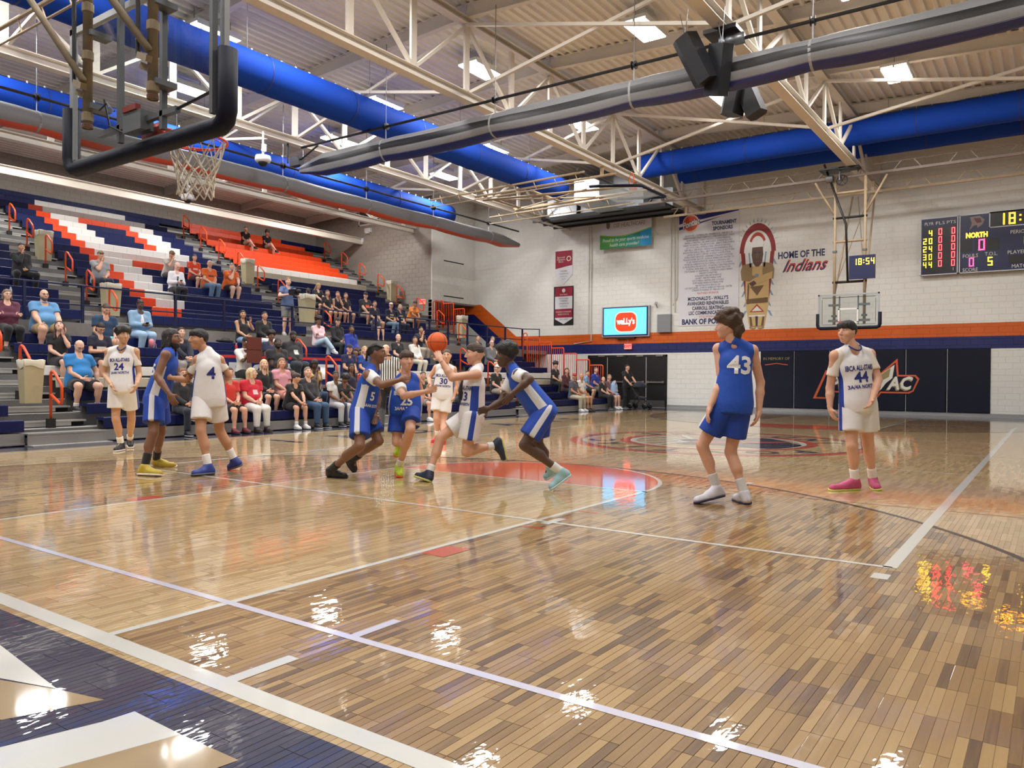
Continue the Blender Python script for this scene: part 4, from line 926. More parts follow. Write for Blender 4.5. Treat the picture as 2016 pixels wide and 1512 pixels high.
roll('grey and orange rolled divider curtain along the bleacher side', 0, 14.0, 7.08, -5, 26.2, [-.5, 3, 6.5, 10, 13.5, 17, 20.5, 24], VORG, .26, .27)
t = thing('curtain_motor', 'black hoist motor hung on the truss beside the black speakers at mid court', 'motor', (12.8, -.08, 7.9))
mb = MB(); mb.box((12.55, -.4, 7.90), (13.05, .25, 7.98)); mb.build('clamp_plate', BLACK, t)
mb = MB(); mb.lathe([(.05, -.3), (.11, -.28), (.11, .05), (.06, .08), (.14, .1), (.14, .18), (.05, .2)], (12.8, -.2, 7.76), 1, 16); mb.build('motor_body', STEELG, t, True)
t = thing('curtain_motor', 'black hoist gearbox at the far left end of the mid court curtain roll', 'motor', (12.8, 12.5, 7.4))
mb = MB(); mb.box((12.7, 12.3, 7.25), (12.9, 12.7, 7.5)); mb.build('gearbox', BLACK, t); mb = MB(); mb.tube([(12.8, 12.9, 7.4), (12.8, 12.9, 8.0)], .03, 6); mb.tube([(12.8, 11.6, 7.7), (12.8, 12.6, 7.3)], .025, 6); mb.build('bracket', BLACK, t)
# ---------------------------------------------------------------- loudspeakers
SPK = mat('speaker_black', (22, 24, 30), .5); GRL = mat('speaker_grille', (34, 38, 48), .7, bump=.4, bscale=200)
def speaker(loc, yaw, tilt, lab, h=.95):
    t = thing('loudspeaker', lab, 'speaker', loc, 'black loudspeakers hung at mid court')
    M = Matrix.Translation(loc) @ Matrix.Rotation(yaw, 4, 'Z') @ Matrix.Rotation(tilt, 4, 'Y')
    out = [(-.26, -.14), (-.14, -.28), (.14, -.28), (.26, -.14), (.22, .2), (-.22, .2)]
    mb = MB(); mb.prism([(a, b) for a, b in out], 2, -h/2, h/2)
    me = mb.mesh('cabinet', SPK); me.transform(M); link('cabinet', me, t)
    mb = MB(); mb.box((-.135, -.288, -h/2+.05), (.135, -.278, h/2-.05)); me = mb.mesh('grille', GRL); me.transform(M); link('grille', me, t)
    mb = MB(); mb.box((-.06, .05, -.012), (.06, .13, .012)); me = mb.mesh('handle', BLACK); me.transform(M @ Matrix.Translation((0, 0, h/2))); link('handle', me, t)
    mb = MB()
    top = M @ Vector((0, 0, h/2))
    for s in (-.08, .08): mb.tube([(top.x+s, top.y, top.z-.02), (top.x+s, top.y, 8.3)], .006, 5)
    mb.build('chain', STEELG, t)
# the cabinets hang in two leaning pairs
def lean(loc, base, top, lab, h):
    d = (Vector(top)-Vector(base)); t = thing('loudspeaker', lab, 'speaker', base, 'black loudspeakers hung at mid court')
    z = d.normalized(); x = z.cross(Vector((CF[0], CF[1], 0))).normalized(); y = z.cross(x)
    mid = (Vector(base)+Vector(top))/2; M = Matrix(((x.x, y.x, z.x, mid.x), (x.y, y.y, z.y, mid.y), (x.z, y.z, z.z, mid.z), (0, 0, 0, 1)))
    M = M @ Matrix.Rotation(loc, 4, 'Z')
    out = [(-.20, -.10), (-.12, -.22), (.12, -.22), (.20, -.10), (.17, .17), (-.17, .17)]
    mb = MB(); mb.prism(out, 2, -h/2, h/2); me = mb.mesh('cabinet', SPK); me.transform(M); link('cabinet', me, t)
    mb = MB(); mb.box((-.115, -.228, -h/2+.05), (.115, -.218, h/2-.05)); me = mb.mesh('grille', GRL); me.transform(M); link('grille', me, t)
    mb = MB(); tp = M @ Vector((0, 0, h/2)); mb.tube([tp, (tp.x, tp.y-.05, 8.2)], .008, 5); mb.tube([tp, (tp.x+.1, tp.y+.15, 8.2)], .008, 5); mb.build('chain', STEELG, t)
lean(.7, (12.2, .02, 6.85), (12.0, .38, 7.68), 'black loudspeaker leaning left, near pair left of the hoist', .95)
lean(-.9, (12.5, -.05, 6.68), (12.3, -.22, 7.48), 'black loudspeaker leaning right, near pair, partly behind the other', .92)
lean(.6, (14.3, .28, 6.86), (14.3, .10, 7.70), 'black loudspeaker of the lower far pair, the left one', .9)
lean(-.7, (14.4, -.22, 6.80), (14.4, .12, 7.62), 'black loudspeaker of the lower far pair, the right one', .92)
# ---------------------------------------------------------------- baskets
GLASS = bpy.data.materials.new('clear_board'); GLASS.use_nodes = True
nt = GLASS.node_tree; nt.nodes.clear(); o_ = N(nt, 'ShaderNodeOutputMaterial'); tr = N(nt, 'ShaderNodeBsdfTransparent'); gl = N(nt, 'ShaderNodeBsdfGlossy'); mx = N(nt, 'ShaderNodeMixShader'); lw = N(nt, 'ShaderNodeLayerWeight')
tr.inputs[0].default_value = (.93, .96, .96, 1); gl.inputs['Roughness'].default_value = .02
fac = math_node(nt, 'ADD', math_node(nt, 'MULTIPLY', math_node(nt, 'POWER', lw.outputs['Facing'], 4.0), .8), .05)
nt.links.new(fac, mx.inputs[0]); nt.links.new(tr.outputs[0], mx.inputs[1]); nt.links.new(gl.outputs[0], mx.inputs[2]); nt.links.new(mx.outputs[0], o_.inputs[0])
ALUF = mat('silver_board_frame', (176, 178, 182), .35, .6); RIM = mat('orange_rim', (226, 66, 30), .35, .2); NET = mat('white_net', (222, 214, 200), .8); GREYP = mat('grey_bracket', (112, 116, 120), .45, .4)
PIPED = mat('worn_tan_pipe', (150, 132, 104), .55, var=.35, bscale=9)
def net_mesh(cx, cy, z, r0=.222, depth=.43):
    mb = MB(); n = 12; lev = [0, .13, .19, .25, .31, .37, .43]; rad = [r0, .185, .16, .142, .135, .13, .135]
    def P(k, l, jig=0): a = 2*math.pi*(k+(l % 2)*.5)/n; r = rad[l]*(1+.03*math.sin(k*2.7+l)); return (cx+r*math.cos(a), cy+r*math.sin(a), z-lev[l]+.008*math.sin(k*1.9+l*2))
    for k in range(n):
        for l in range(len(lev)-1):
            a = P(k, l); b1, b2 = (P(k, l+1), P(k-1, l+1)) if l % 2 == 0 else (P(k+1, l+1), P(k, l+1))
            for b in (b1, b2): mb.tube([a, b], .0055, 5)
    return mb
def rim_mesh(cx, cy, z, back):
    mb = MB(); mb.tube([(cx+.2286*math.cos(a), cy+.2286*math.sin(a), z) for a in np.linspace(0, 2*math.pi, 40, endpoint=False)], .0095, 8, closed=True)
    mb.tube([(cx+.205*math.cos(a), cy+.205*math.sin(a), z-.016) for a in np.linspace(0, 2*math.pi, 40, endpoint=False)], .004, 5, closed=True)
    s = 1 if back > cx else -1
    for q in (-.09, .09): mb.tube([(cx+s*.2, cy+q, z), (back, cy+q*1.2, z-.01)], .012, 6)
    mb.box((min(back, back-s*.03), cy-.13, z-.12), (max(back, back-s*.03), cy+.13, z+.03)); mb.box((min(cx+s*.2, back), cy-.1, z-.008), (max(cx+s*.2, back), cy+.1, z+.004))
    return mb
def board(t, xb, y0, y1, z0, z1, face, padtop, framed=True):
    """glass board in the plane x=xb; face = +1 when the rim side is towards +x"""
    mb = MB(); mb.box((xb-.006, y0+.05, z0+.05), (xb+.006, y1-.05, z1-.05)); mb.build('glass', GLASS, t)
    mb = MB(); e = .05
    for a in ((y0, y0+e, z0, z1), (y1-e, y1, z0, z1), (y0, y1, z0, z0+e), (y0, y1, z1-e, z1)): mb.box((xb-.02, a[0], a[2]), (xb+.02, a[1], a[3]))
    mb.build('frame', ALUF, t)
    # padding wraps the lower edge and corners
    r = .055; pts = [(y0-.01, padtop), (y0-.01, z0+.08), (y0+.015, z0+.01), (y0+.07, z0-.02), (y1-.07, z0-.02), (y1-.015, z0+.01), (y1+.01, z0+.08), (y1+.01, padtop)]
    mb = MB(); mb.tube([(xb, a, b) for a, b in pts], r, 10)
    me = mb.mesh('edge_padding', PADB, True); me.transform(Matrix.Translation((xb, 0, 0)) @ Matrix.Diagonal((1.25, 1, 1, 1)) @ Matrix.Translation((-xb, 0, 0))); link('edge_padding', me, t)
# near basket, seen from behind
t = thing('basketball_hoop', 'near basketball hoop seen from behind, glass backboard with navy padding, top left', 'basketball hoop', (1.22, .1, 2.9))
board(t, 1.22, -.92, 1.16, 2.90, 4.02, 1, 3.38)
for y in (-.27, .30, -.86): mb = MB(); mb.box((1.14, y-.018, 2.95), (1.18, y+.018, 4.1)); mb.build('upright_channel', GREYP, t)
for a, b in (((1.14, -.45, 3.04), (1.18, .6, 3.08)), ((1.10, -.08, 2.98), (1.2, .16, 3.12)), ((1.04, -.38, 3.22), (1.2, -.27, 3.26)), ((1.04, .5, 3.22), (1.2, .6, 3.26)), ((1.04, -.38, 3.77), (1.2, -.27, 3.81)), ((1.04, .5, 3.77), (1.2, .6, 3.81))):
    mb = MB(); mb.box(a, b); mb.build('mount_bracket', GREYP, t)
mb = MB(); mb.box((1.09, -.03, 3.125), (1.13, .15, 3.165)); mb.build('warning_label', mat('red_label', (140, 46, 40), .5), t)
mb = MB(); mb.tube([(1.16, -.42, 3.06), (1.16, -.82, 3.10)], .011, 6); mb.build('light_strip_bar', BLACK, t)
for k, (y, z0) in enumerate(((.565, 3.08), (-.325, 3.12))):
    mb = MB(); mb.tube([(1.05, y, z0), (1.05, y, 7.9)], .034, 12); f = mb.build('mast', PIPED, t, True)
    mb = MB()
    for z in (z0+.08, 3.62, 3.98): mb.lathe([(.034, -.035), (.042, -.03), (.042, .03), (.034, .035)], (1.05, y, z), 2, 12, caps=False)
    mb.build('clamp', PIPED, f); mb = MB(); mb.lathe([(.03, 0), (.039, .002), (.039, .03), (.034, .035)], (1.05, y, z0-.005), 2, 12, caps=False); mb.build('end_collar', mat('rusty_collar', (104, 66, 46), .6, var=.3, bscale=20), f)
    mb = MB(); mb.tube([(1.0, y-.03, 3.42+.02*k), (.9, y+.72, 4.27), (.4, y+3.2, 7.0)], .027, 10); mb.build('brace', PIPED, t, True)
    mb = MB(); mb.bar((1.0, y-.04, 3.37), (1.0, y+.08, 3.42), .045, .045); mb.bar((1.03, y, 3.32), (1.0, y+.06, 3.35), .03, .04); mb.build('hinge_block', PIPED, t)
    mb = MB(); mb.tube([(1.0, y+.10, 3.42), (1.0, y+.13, 7.0)], .016, 8); mb.build('lift_pole', mat('dark_steel', (66, 66, 68), .5, .4), t)
mb = MB(); mb.tube([(1.05, -.6, 7.9), (1.05, 3.9, 7.9)], .045, 8); mb.tube([(.4, -.6, 7.9), (.4, 3.9, 7.9)], .045, 8); mb.build('ceiling_pipe', PIPE, t)
mb = MB(); mb.tube([(1.1, .42, 3.28), (1.12, .38, 3.08), (1.14, .2, 3.0), (1.16, -.1, 2.98)], .008, 5); mb.tube([(1.08, .45, 3.2), (1.06, .3, 3.22), (1.06, .2, 3.14)], .006, 5); mb.build('cable', BLACK, t)
rim_mesh(1.6, 0.02, 3.03, 1.24).build('rim', RIM, t, True); net_mesh(1.6, .02, 3.03).build('net', NET, t)
# far basket
t = thing('basketball_hoop', 'far basketball hoop facing the camera in front of the painted wall', 'basketball hoop', (24.384, 0, 2.9))
board(t, 24.384, -.914, .914, 2.90, 3.97, -1, 3.35)
mb = MB()
for a in ((-.80, -.79, 3.05, 3.8), (.79, .80, 3.02, 3.8), (-.8, .8, 3.85, 3.865), (-.8, -.3, 2.99, 3.0), (.3, .8, 2.99, 3.0)): mb.box((24.40, a[0], a[2]), (24.42, a[1], a[3]))
mb.build('seal_line', BLACK, t)
mb = MB(); 
for a in ((-.305, -.255, 3.05, 3.5), (.255, .305, 3.05, 3.5), (-.305, .305, 3.46, 3.51), (-.305, .305, 3.03, 3.08)): mb.box((24.374, a[0], a[2]), (24.378, a[1], a[3]))
mb.build('shooting_square', HOUS, t)
for y in (-.28, .28): mb = MB(); mb.box((24.44, y-.02, 3.0), (24.47, y+.02, 3.9)); mb.build('upright_channel', GREYP, t)
for z in (3.12, 3.62):
    for q in (-1, 1): mb = MB(); mb.box((24.46, min(q*.26, q*.62), z-.035), (24.50, max(q*.26, q*.62), z+.035)); mb.build('mount_bracket', GREYP, t)
for y, nm in ((.46, 'left'), (-.44, 'right')):
    mb = MB(); mb.tube([(24.55, y, 3.0), (24.55, y, 7.68)], .045, 10); mb.build('mast', PIPE, t, True)
    mb = MB(); mb.lathe([(.03, -.03), (.085, -.03), (.085, .03), (.03, .03)], (24.55, y, 3.28), 2, 10); mb.lathe([(.03, -.03), (.07, -.03), (.07, .03), (.03, .03)], (24.55, y, 5.35), 2, 10); mb.build('clamp', GREYP, t)
    s = 1 if y > 0 else -1
    mb = MB(); mb.tube([(24.55, y, 6.5), (24.55, y+s*.62, 7.64)], .035, 8); mb.build('brace', PIPE, t, True)
    mb = MB(); mb.tube([(24.6, y, 4.0), (26.6, y-s*.1, 7.5)], .03, 8); mb.build('rear_brace', PIPE, t, True)
    mb = MB(); mb.tube([(24.6, y, 4.2), (26.6, -y*.4, 7.5)], .014, 6); mb.build('tie_rod', PIPE, t, True)
for z, m, nm in ((6.42, BLACK, 'black_crossbar'), (4.36, BLACK, 'black_crossbar'), (5.66, PIPE, 'crossbar'), (7.22, PIPE, 'crossbar')):
    mb = MB(); mb.tube([(24.55, -.5, z), (24.55, .52, z)], .04, 8); mb.build(nm, m, t, True)
mb = MB(); mb.tube([(24.5, .8, 8.2), (24.5, .12, 6.2), (24.5, .05, 4.36)], .035, 8); mb.build('lift_pole', BLACK, t, True)
rim_mesh(24.0, 0, 3.05, 24.37).build('rim', RIM, t, True); net_mesh(24.0, 0, 3.05).build('net', NET, t)
t = thing('lift_winch', 'black winch with spoked pulley wheel under the truss above the far basket', 'winch', (24.5, .4, 7.9))
mb = MB(); mb.box((24.2, .1, 7.94), (24.9, .9, 7.99)); mb.box((24.2, -.3, 7.90), (24.6, .3, 7.97)); mb.build('clamp_plate', BLACK, t)
mb = MB(); mb.tube([(24.5+.0, .25+.16*math.cos(a), 7.62+.16*math.sin(a)) for a in np.linspace(0, 2*math.pi, 20, endpoint=False)], .015, 6, closed=True)
for k in range(3): a = k*math.pi/3; mb.bar((24.5, .25-.15*math.cos(a), 7.62-.15*math.sin(a)), (24.5, .25+.15*math.cos(a), 7.62+.15*math.sin(a)), .02, .02)
mb.build('pulley', BLACK, t); mb = MB(); mb.lathe([(.03, -.1), (.12, -.1), (.12, .1), (.03, .1)], (24.5, .62, 7.70), 1, 14); mb.box((24.45, .3, 7.62), (24.55, .34, 7.95)); mb.build('motor', STEELG, t)
# lattice rails carrying the far basket
for xx, z, m, lab in ((24.55, 7.72, mat('brown_steel', (104, 88, 78), .5), 'dark brown lattice rail crossing above the far basket'), (26.8, 7.64, PIPE, 'tan lattice rail close to the far wall behind the first rail')):
    t = thing('lattice_rail', lab, 'rail', (xx, -1, z), 'lattice rails carrying the far basket')
    for a, b in ((7.3, .35), (-.45, -13)):
        mb = MB(); mb.tube([(xx, a-.2, z+.28), (xx, b+.2, z+.28)], .016, 6); mb.build('top_bar', m, t)
    mb = MB(); mb.box((xx-.04, -13, z-.04), (xx+.04, 7.4, z+.04)); mb.build('bottom_bar', m, t)
    k = 0
    for a in np.arange(7.0, -12.6, -.75):
        if -.45 < a < .6: continue
        mb = MB(); mb.bar((xx, a, z+.03), (xx, a+(.2 if k % 2 else -.2), z+.28), .03, .03); mb.build('strut', m, t); k += 1
    mb = MB(); mb.box((xx-.05, -.3, z+.04), (xx+.05, -.2, 8.0)); mb.box((xx-.05, 6.4, z+.04), (xx+.05, 6.5, 8.0)); mb.build('hanger', m, t)
cl = thing('shot_clock', 'navy game clock with yellow digits hung beside the far basket masts', 'clock', (24.45, -.38, 4.42))
mb = MB(); mb.box((24.42, -.76, 4.42), (24.52, 0.0, 5.16)); mb.build('case', SBN, cl)
digits('18:54', -.13, 4.86, .2, 24.415, LEDY, cl, .145)
# folded side basket and its pipe frame
t = thing('basketball_hoop', 'side basketball hoop folded up flat under the roof, orange rim on edge', 'basketball hoop', (21.5, 7, 8))
mb = MB(); mb.tube([(21.4+.228*math.cos(a)*.3, 6.15+.228*math.cos(a)*.5, 7.78+.26*math.sin(a)) for a in np.linspace(0, 2*math.pi, 30, endpoint=False)], .012, 7, closed=True); mb.box((21.36, 5.98, 7.46), (21.5, 6.22, 7.56)); mb.build('rim', RIM, t, True)
mb = MB(); mb.box((20.6, 5.6, 7.36), (22.4, 7.2, 7.38)); mb.build('glass', GLASS, t)
mb = MB(); mb.tube([(20.55, 7.25, 7.55), (20.55, 6.9, 7.52), (20.55, 5.6, 7.36), (20.6, 5.4, 7.34), (22.4, 5.4, 7.34), (22.45, 5.6, 7.36), (22.45, 7.2, 7.5)], .05, 8); mb.build('edge_padding', PADB, t, True)
for a, b in (((20.0, 11.6, 7.66), (20.0, 6.0, 7.68)), ((22.4, 11.6, 7.66), (22.4, 5.8, 7.66)), ((20.2, 11.4, 7.55), (20.9, 6.0, 7.45)), ((22.2, 11.4, 7.55), (21.6, 6.0, 7.45)), ((20.0, 11.2, 7.62), (22.4, 11.2, 7.62)), ((20.1, 9.3, 7.6), (22.3, 9.3, 7.6))):
    mb = MB(); mb.tube([a, b], .042, 8); mb.build('frame_pipe', PIPE, t, True)
mb = MB(); mb.tube([(20.2, 11.4, 7.55), (21.9, 7.4, 7.5)], .025, 6); mb.tube([(22.2, 11.4, 7.55), (20.6, 7.4, 7.5)], .025, 6); mb.build('cross_tie', PIPE, t, True)
for hx in (20.0, 22.4):
    mb = MB(); mb.box((hx-.03, 6.45, 7.66), (hx+.03, 6.55, 7.98)); mb.build('hanger', PIPE, t)
mb = MB(); mb.bar((19.3, 7.0, 7.80), (23.1, 7.0, 7.80), .07, .06); mb.build('spreader', BLACK, t)
for k, (x, z) in enumerate(((19.4, 7.72), (23.0, 7.72))):
    mb = MB(); mb.tube([(x, 13.2, z-.1), (x, 6.8, z)], .035, 8); mb.tube([(x, 13.2, z-.36), (x, 6.8, z-.3)], .02, 6)
    for a in np.arange(7.0, 13, .8): mb.tube([(x, a, z-.31), (x, a+.15, z)], .014, 5)
    mb.build('lattice_pipe', PIPE, t, True)
# far lattice rails in the near left, by the near basket
for k, (xx, y0, y1, z) in enumerate(((2.6, -.5, 12.4, 7.6), (4.4, -.5, 12.4, 7.6))):
    t = thing('lattice_rail', ('tan lattice rail above the near backboard, the nearer one', 'tan lattice rail above the near backboard, the farther one')[k], 'rail', (xx, 3, z), 'lattice rails above the near basket')
    mb = MB(); mb.tube([(xx, y0, z), (xx, y1, z)], .04, 8); mb.tube([(xx, y0, z-.3), (xx, y1, z-.3)], .022, 6); mb.build('pipes', PIPE, t, True)
    for a in np.arange(y0+.3, y1, .9): mb = MB(); mb.tube([(xx, a, z-.3), (xx, a+.18, z)], .016, 5); mb.build('strut', PIPE, t)
    mb = MB(); 
    for a in (TY[1], TY[2]): mb.box((xx-.04, a-.05, z+.03), (xx+.04, a+.05, 7.98))
    mb.build('hanger', PIPE, t)
# ---------------------------------------------------------------- cameras, boxes and conduits
CAMW = mat('camera_white', (228, 228, 230), .35)
def hung_camera(x, y, zt_, z, lab):
    t = thing('ceiling_camera', lab, 'camera', (x, y, z)); mb = MB(); mb.tube([(x, y, zt_), (x, y, z+.12)], .03, 8); mb.build('stem', HOUS, t)
    mb = MB(); mb.lathe([(.05, .14), (.2, .1), (.22, 0), (.2, -.06), (.14, -.08)], (x, y, z), 2, 18); mb.build('housing', CAMW, t, True); mb = MB(); mb.lathe([(.13, -.075), (.12, -.13), (.07, -.18), (.0, -.19)], (x, y, z), 2, 16); mb.build('dome', BLACK, t, True)
    mb = MB(); mb.box((x-.05, y-.09, z+.22), (x+.05, y+.0, z+.42)); mb.build('junction_box', CAMW, t)
hung_camera(11.75, 12.65, 8.0, 7.22, 'white dome camera hung on a stem near the end of the mid court curtain')
hung_camera(13.6, 19.2, 8.0, 7.35, 'white dome camera hung on a stem seen beside the near net')
t = thing('wall_camera', 'white camera on an arm on the far wall beside the grey box', 'camera', (28.3, 8.4, 4.4)); mb = MB(); mb.box((28.1, 8.36, 4.36), (28.4, 8.46, 4.46)); mb.build('body', CAMW, t); mb = MB(); mb.tube([(28.3, 8.4, 4.36), (28.46, 8.4, 4.22)], .02, 6); mb.build('arm', STEELG, t)
mb = MB(); mb.box((XA-.12, 22.1, 8.3), (XA-.005, 22.5, 8.5)); mb.box((XA-.16, 22.2, 8.24), (XA-.05, 22.4, 8.34)); tag(mb.build('emergency_light', CAMW), 'white twin emergency light high on the alcove wall', 'light')
mb = MB(); mb.box((XA-.06, 22.66, 7.86), (XA-.005, 22.84, 8.06)); mb.box((XA-.03, 22.72, 7.78), (XA-.005, 22.78, 7.86)); tag(mb.build('wall_sensor', CAMW), 'small white wall box left of the emergency light', 'box')
t = thing('window', 'small high window with white frame on the alcove wall', 'window', (XA-.02, 22.3, 8.9)); mb = MB()
for a in ((23.0, 22.93, 8.66, 9.5), (21.5, 21.57, 8.66, 9.5), (21.5, 23.0, 8.66, 8.73), (21.5, 23.0, 9.43, 9.5), (22.2, 22.25, 8.7, 9.5)): mb.box((XA-.04, min(a[:2]), a[2]), (XA-.004, max(a[:2]), a[3]))
mb.build('frame', HOUS, t); mb = MB(); mb.box((XA-.02, 21.57, 8.73), (XA-.006, 22.93, 9.43)); mb.build('pane', mat('dark_pane', (110, 108, 100), .1), t)
CONDM = mat('wall_conduit', (206, 204, 196), .45)
mb = MB(); mb.tube([(28.45, 11.6, 8.0), (28.45, 11.58, 2.87), (28.45, 12.46, 2.77)], .025, 6); mb.tube([(28.45, 11.72, 8.0), (28.45, 11.72, 3.2)], .02, 6); tag(mb.build('wall_conduit', CONDM), 'thin pale conduit down the wall left of the lit screen, bending left at the stripe', 'pipe')
mb = MB(); mb.tube([(28.45, 7.66, 8.5), (28.45, 7.62, 4.0)], .03, 6); mb.tube([(28.45, 7.8, 8.5), (28.45, 7.8, 3.95)], .03, 6); mb.tube([(28.45, 7.52, 8.4), (28.45, 7.52, 4.6), (28.45, 7.7, 4.3)], .02, 6); tag(mb.build('wall_conduit', CONDM), 'pale conduits down the wall at the left edge of the sponsor banner', 'pipe')
for y0, y1, lab in ((-1.0, -.3, 'B'),):
    pass
for k, z in enumerate((6.68, 5.02)):
    mb = MB(); mb.box((26.1, YB-.012, z), (27.6, YB-.002, z+.05)); tag(mb.build('wall_slot', DARK), ('upper dark slot line on the corner wall left of the crimson pennant', 'lower dark slot line on the corner wall above the corridor opening')[k], 'slot')
for y, lab in ((12.9, 'cream wall pilaster in the corner behind the crimson pennant, under the truss'), (6.5, 'cream wall pilaster at the truss end left of the sponsor banner'), (-.08, 'cream wall pilaster at the truss end behind the far basket')):
    mb = MB(); mb.box((28.36, y-.14, 8.2), (XF-.004, y+.14, 9.9)); mb.box((28.30, y-.2, 7.93), (XF-.004, y+.2, 8.0)); tag(mb.build('wall_bracket', TRUSS), lab, 'bracket')
mb = MB(); mb.tube([(28.46, 8.55, 8.5), (28.46, 8.55, 7.5), (28.46, 8.4, 7.3)], .02, 6); tag(mb.build('wall_conduit', CONDM), 'short pale conduit under the metal air unit', 'pipe')
# ================================================================ people: smooth bodies grown from one distance field each
V3 = lambda *a: np.array(a, dtype=np.float64)
def nrm(v): return v/(np.linalg.norm(v)+1e-9)
class Field:
    def __init__(s, pts, pad, h):
        pts = np.array(pts); lo = pts.min(0)-pad; hi = pts.max(0)+pad; s.h = h; s.lo = lo
        n = np.ceil((hi-lo)/h).astype(int)+1; s.n = n
        s.ax = [(lo[i]+h*np.arange(n[i])).astype(np.float32) for i in range(3)]; s.d = np.full(n, 0.5, np.float32)
    def sl(s, lo, hi):
        a = np.clip(np.floor((lo-s.lo)/s.h).astype(int), 0, s.n); b = np.clip(np.ceil((hi-s.lo)/s.h).astype(int)+1, 0, s.n)
        if (b <= a).any(): return None
        ix = tuple(slice(i, j) for i, j in zip(a, b)); return ix, s.ax[0][ix[0]][:, None, None], s.ax[1][ix[1]][None, :, None], s.ax[2][ix[2]][None, None, :]
    def put(s, ix, e, k, sub=False):
        d = s.d[ix]
        if sub: s.d[ix] = np.maximum(d, -e); return
        if k > 0:
            q = np.maximum(k-np.abs(d-e), 0)/k; s.d[ix] = np.minimum(d, e)-q*q*k*.25
        else: s.d[ix] = np.minimum(d, e)
    def cap(s, a, b, ra, rb, k=.03, cuts=(), sub=False, ns=None):
        a, b = np.asarray(a, float), np.asarray(b, float); m = max(ra, rb)+k+2*s.h
        r = s.sl(np.minimum(a, b)-m, np.maximum(a, b)+m)
        if r is None: return
        ix, X, Y, Z = r; ab = b-a; L = max(float(ab@ab), 1e-9); px, py, pz = X-np.float32(a[0]), Y-np.float32(a[1]), Z-np.float32(a[2])
        t = np.clip((px*np.float32(ab[0])+py*np.float32(ab[1])+pz*np.float32(ab[2]))/np.float32(L), 0, 1)
        e = np.sqrt((px-t*np.float32(ab[0]))**2+(py-t*np.float32(ab[1]))**2+(pz-t*np.float32(ab[2]))**2)-(np.float32(ra)+t*np.float32(rb-ra))
        if ns: e = e+np.float32(ns[0])*np.sin(X*ns[1])*np.sin(Y*ns[1]+1)*np.sin(Z*ns[1]+2)
        for p, n in cuts: e = np.maximum(e, (X-np.float32(p[0]))*np.float32(n[0])+(Y-np.float32(p[1]))*np.float32(n[1])+(Z-np.float32(p[2]))*np.float32(n[2]))
        s.put(ix, e.astype(np.float32), k, sub)
    def ell(s, c, R, rad, k=.03, cuts=(), sub=False, ns=None):
        """R rows: the three axes; rad: half sizes along them"""
        c = np.asarray(c, float); m = max(rad)+k+2*s.h; r = s.sl(c-m, c+m)
        if r is None: return
        ix, X, Y, Z = r; P = (X-np.float32(c[0]), Y-np.float32(c[1]), Z-np.float32(c[2])); k0 = k1 = 0
        for ax, q in zip(R, rad):
            v = (P[0]*np.float32(ax[0])+P[1]*np.float32(ax[1])+P[2]*np.float32(ax[2]))/np.float32(q); k0 = k0+v*v; k1 = k1+(v/np.float32(q))**2
        k0 = np.sqrt(k0); e = k0*(k0-1)/np.sqrt(k1+1e-9)
        if ns: e = e+np.float32(ns[0])*np.sin(X*ns[1])*np.sin(Y*ns[1]+1)*np.sin(Z*ns[1]+2)
        for p, n in cuts: e = np.maximum(e, (X-np.float32(p[0]))*np.float32(n[0])+(Y-np.float32(p[1]))*np.float32(n[1])+(Z-np.float32(p[2]))*np.float32(n[2]))
        s.put(ix, e.astype(np.float32), k, sub)
    def cut(s, p, n):
        s.d = np.maximum(s.d, (s.ax[0][:, None, None]-np.float32(p[0]))*np.float32(n[0])+(s.ax[1][None, :, None]-np.float32(p[1]))*np.float32(n[1])+(s.ax[2][None, None, :]-np.float32(p[2]))*np.float32(n[2]))
    def net(s):
        """surface nets: one vertex per mixed cell, one quad per crossed edge"""
        d = s.d; n = np.array(d.shape); ins = d < 0; nc = n-1; tot = int(np.prod(nc)); sx = np.zeros((3, tot)); cnt = np.zeros(tot); quads = []
        st = np.array([nc[1]*nc[2], nc[2], 1])
        for a in range(3):
            b, c = (a+1) % 3, (a+2) % 3; s0 = [slice(None)]*3; s1 = [slice(None)]*3; s0[a] = slice(0, -1); s1[a] = slice(1, None)
            cr = ins[tuple(s0)] != ins[tuple(s1)]; I = np.array(np.nonzero(cr)); 
            if I.shape[1] == 0: continue
            va = d[tuple(s0)][cr]; vb = d[tuple(s1)][cr]; t = va/(va-vb); pos = I.astype(np.float64); pos[a] += t
            ok4 = np.ones(I.shape[1], bool); ids = []
            for db, dc in ((-1, -1), (0, -1), (0, 0), (-1, 0)):
                J = I.copy(); J[b] += db; J[c] += dc; ok = ((J >= 0) & (J < nc[:, None])).all(0); f = (J*st[:, None]).sum(0); ids.append(f); ok4 &= ok
                fo = f[ok]; cnt += np.bincount(fo, minlength=tot)
                for q in range(3): sx[q] += np.bincount(fo, pos[q][ok], minlength=tot)
            Q = np.stack(ids, 1)[ok4]; fl = (va < 0)[ok4]; Q[~fl] = Q[~fl][:, ::-1]; quads.append(Q)
        used = np.nonzero(cnt)[0]
        if len(used) == 0: return np.zeros((0, 3)), np.zeros((0, 4), int)
        mp = np.full(tot, -1); mp[used] = np.arange(len(used)); v = (sx[:, used]/cnt[used]).T*s.h+s.lo
        return v, mp[np.concatenate(quads)]
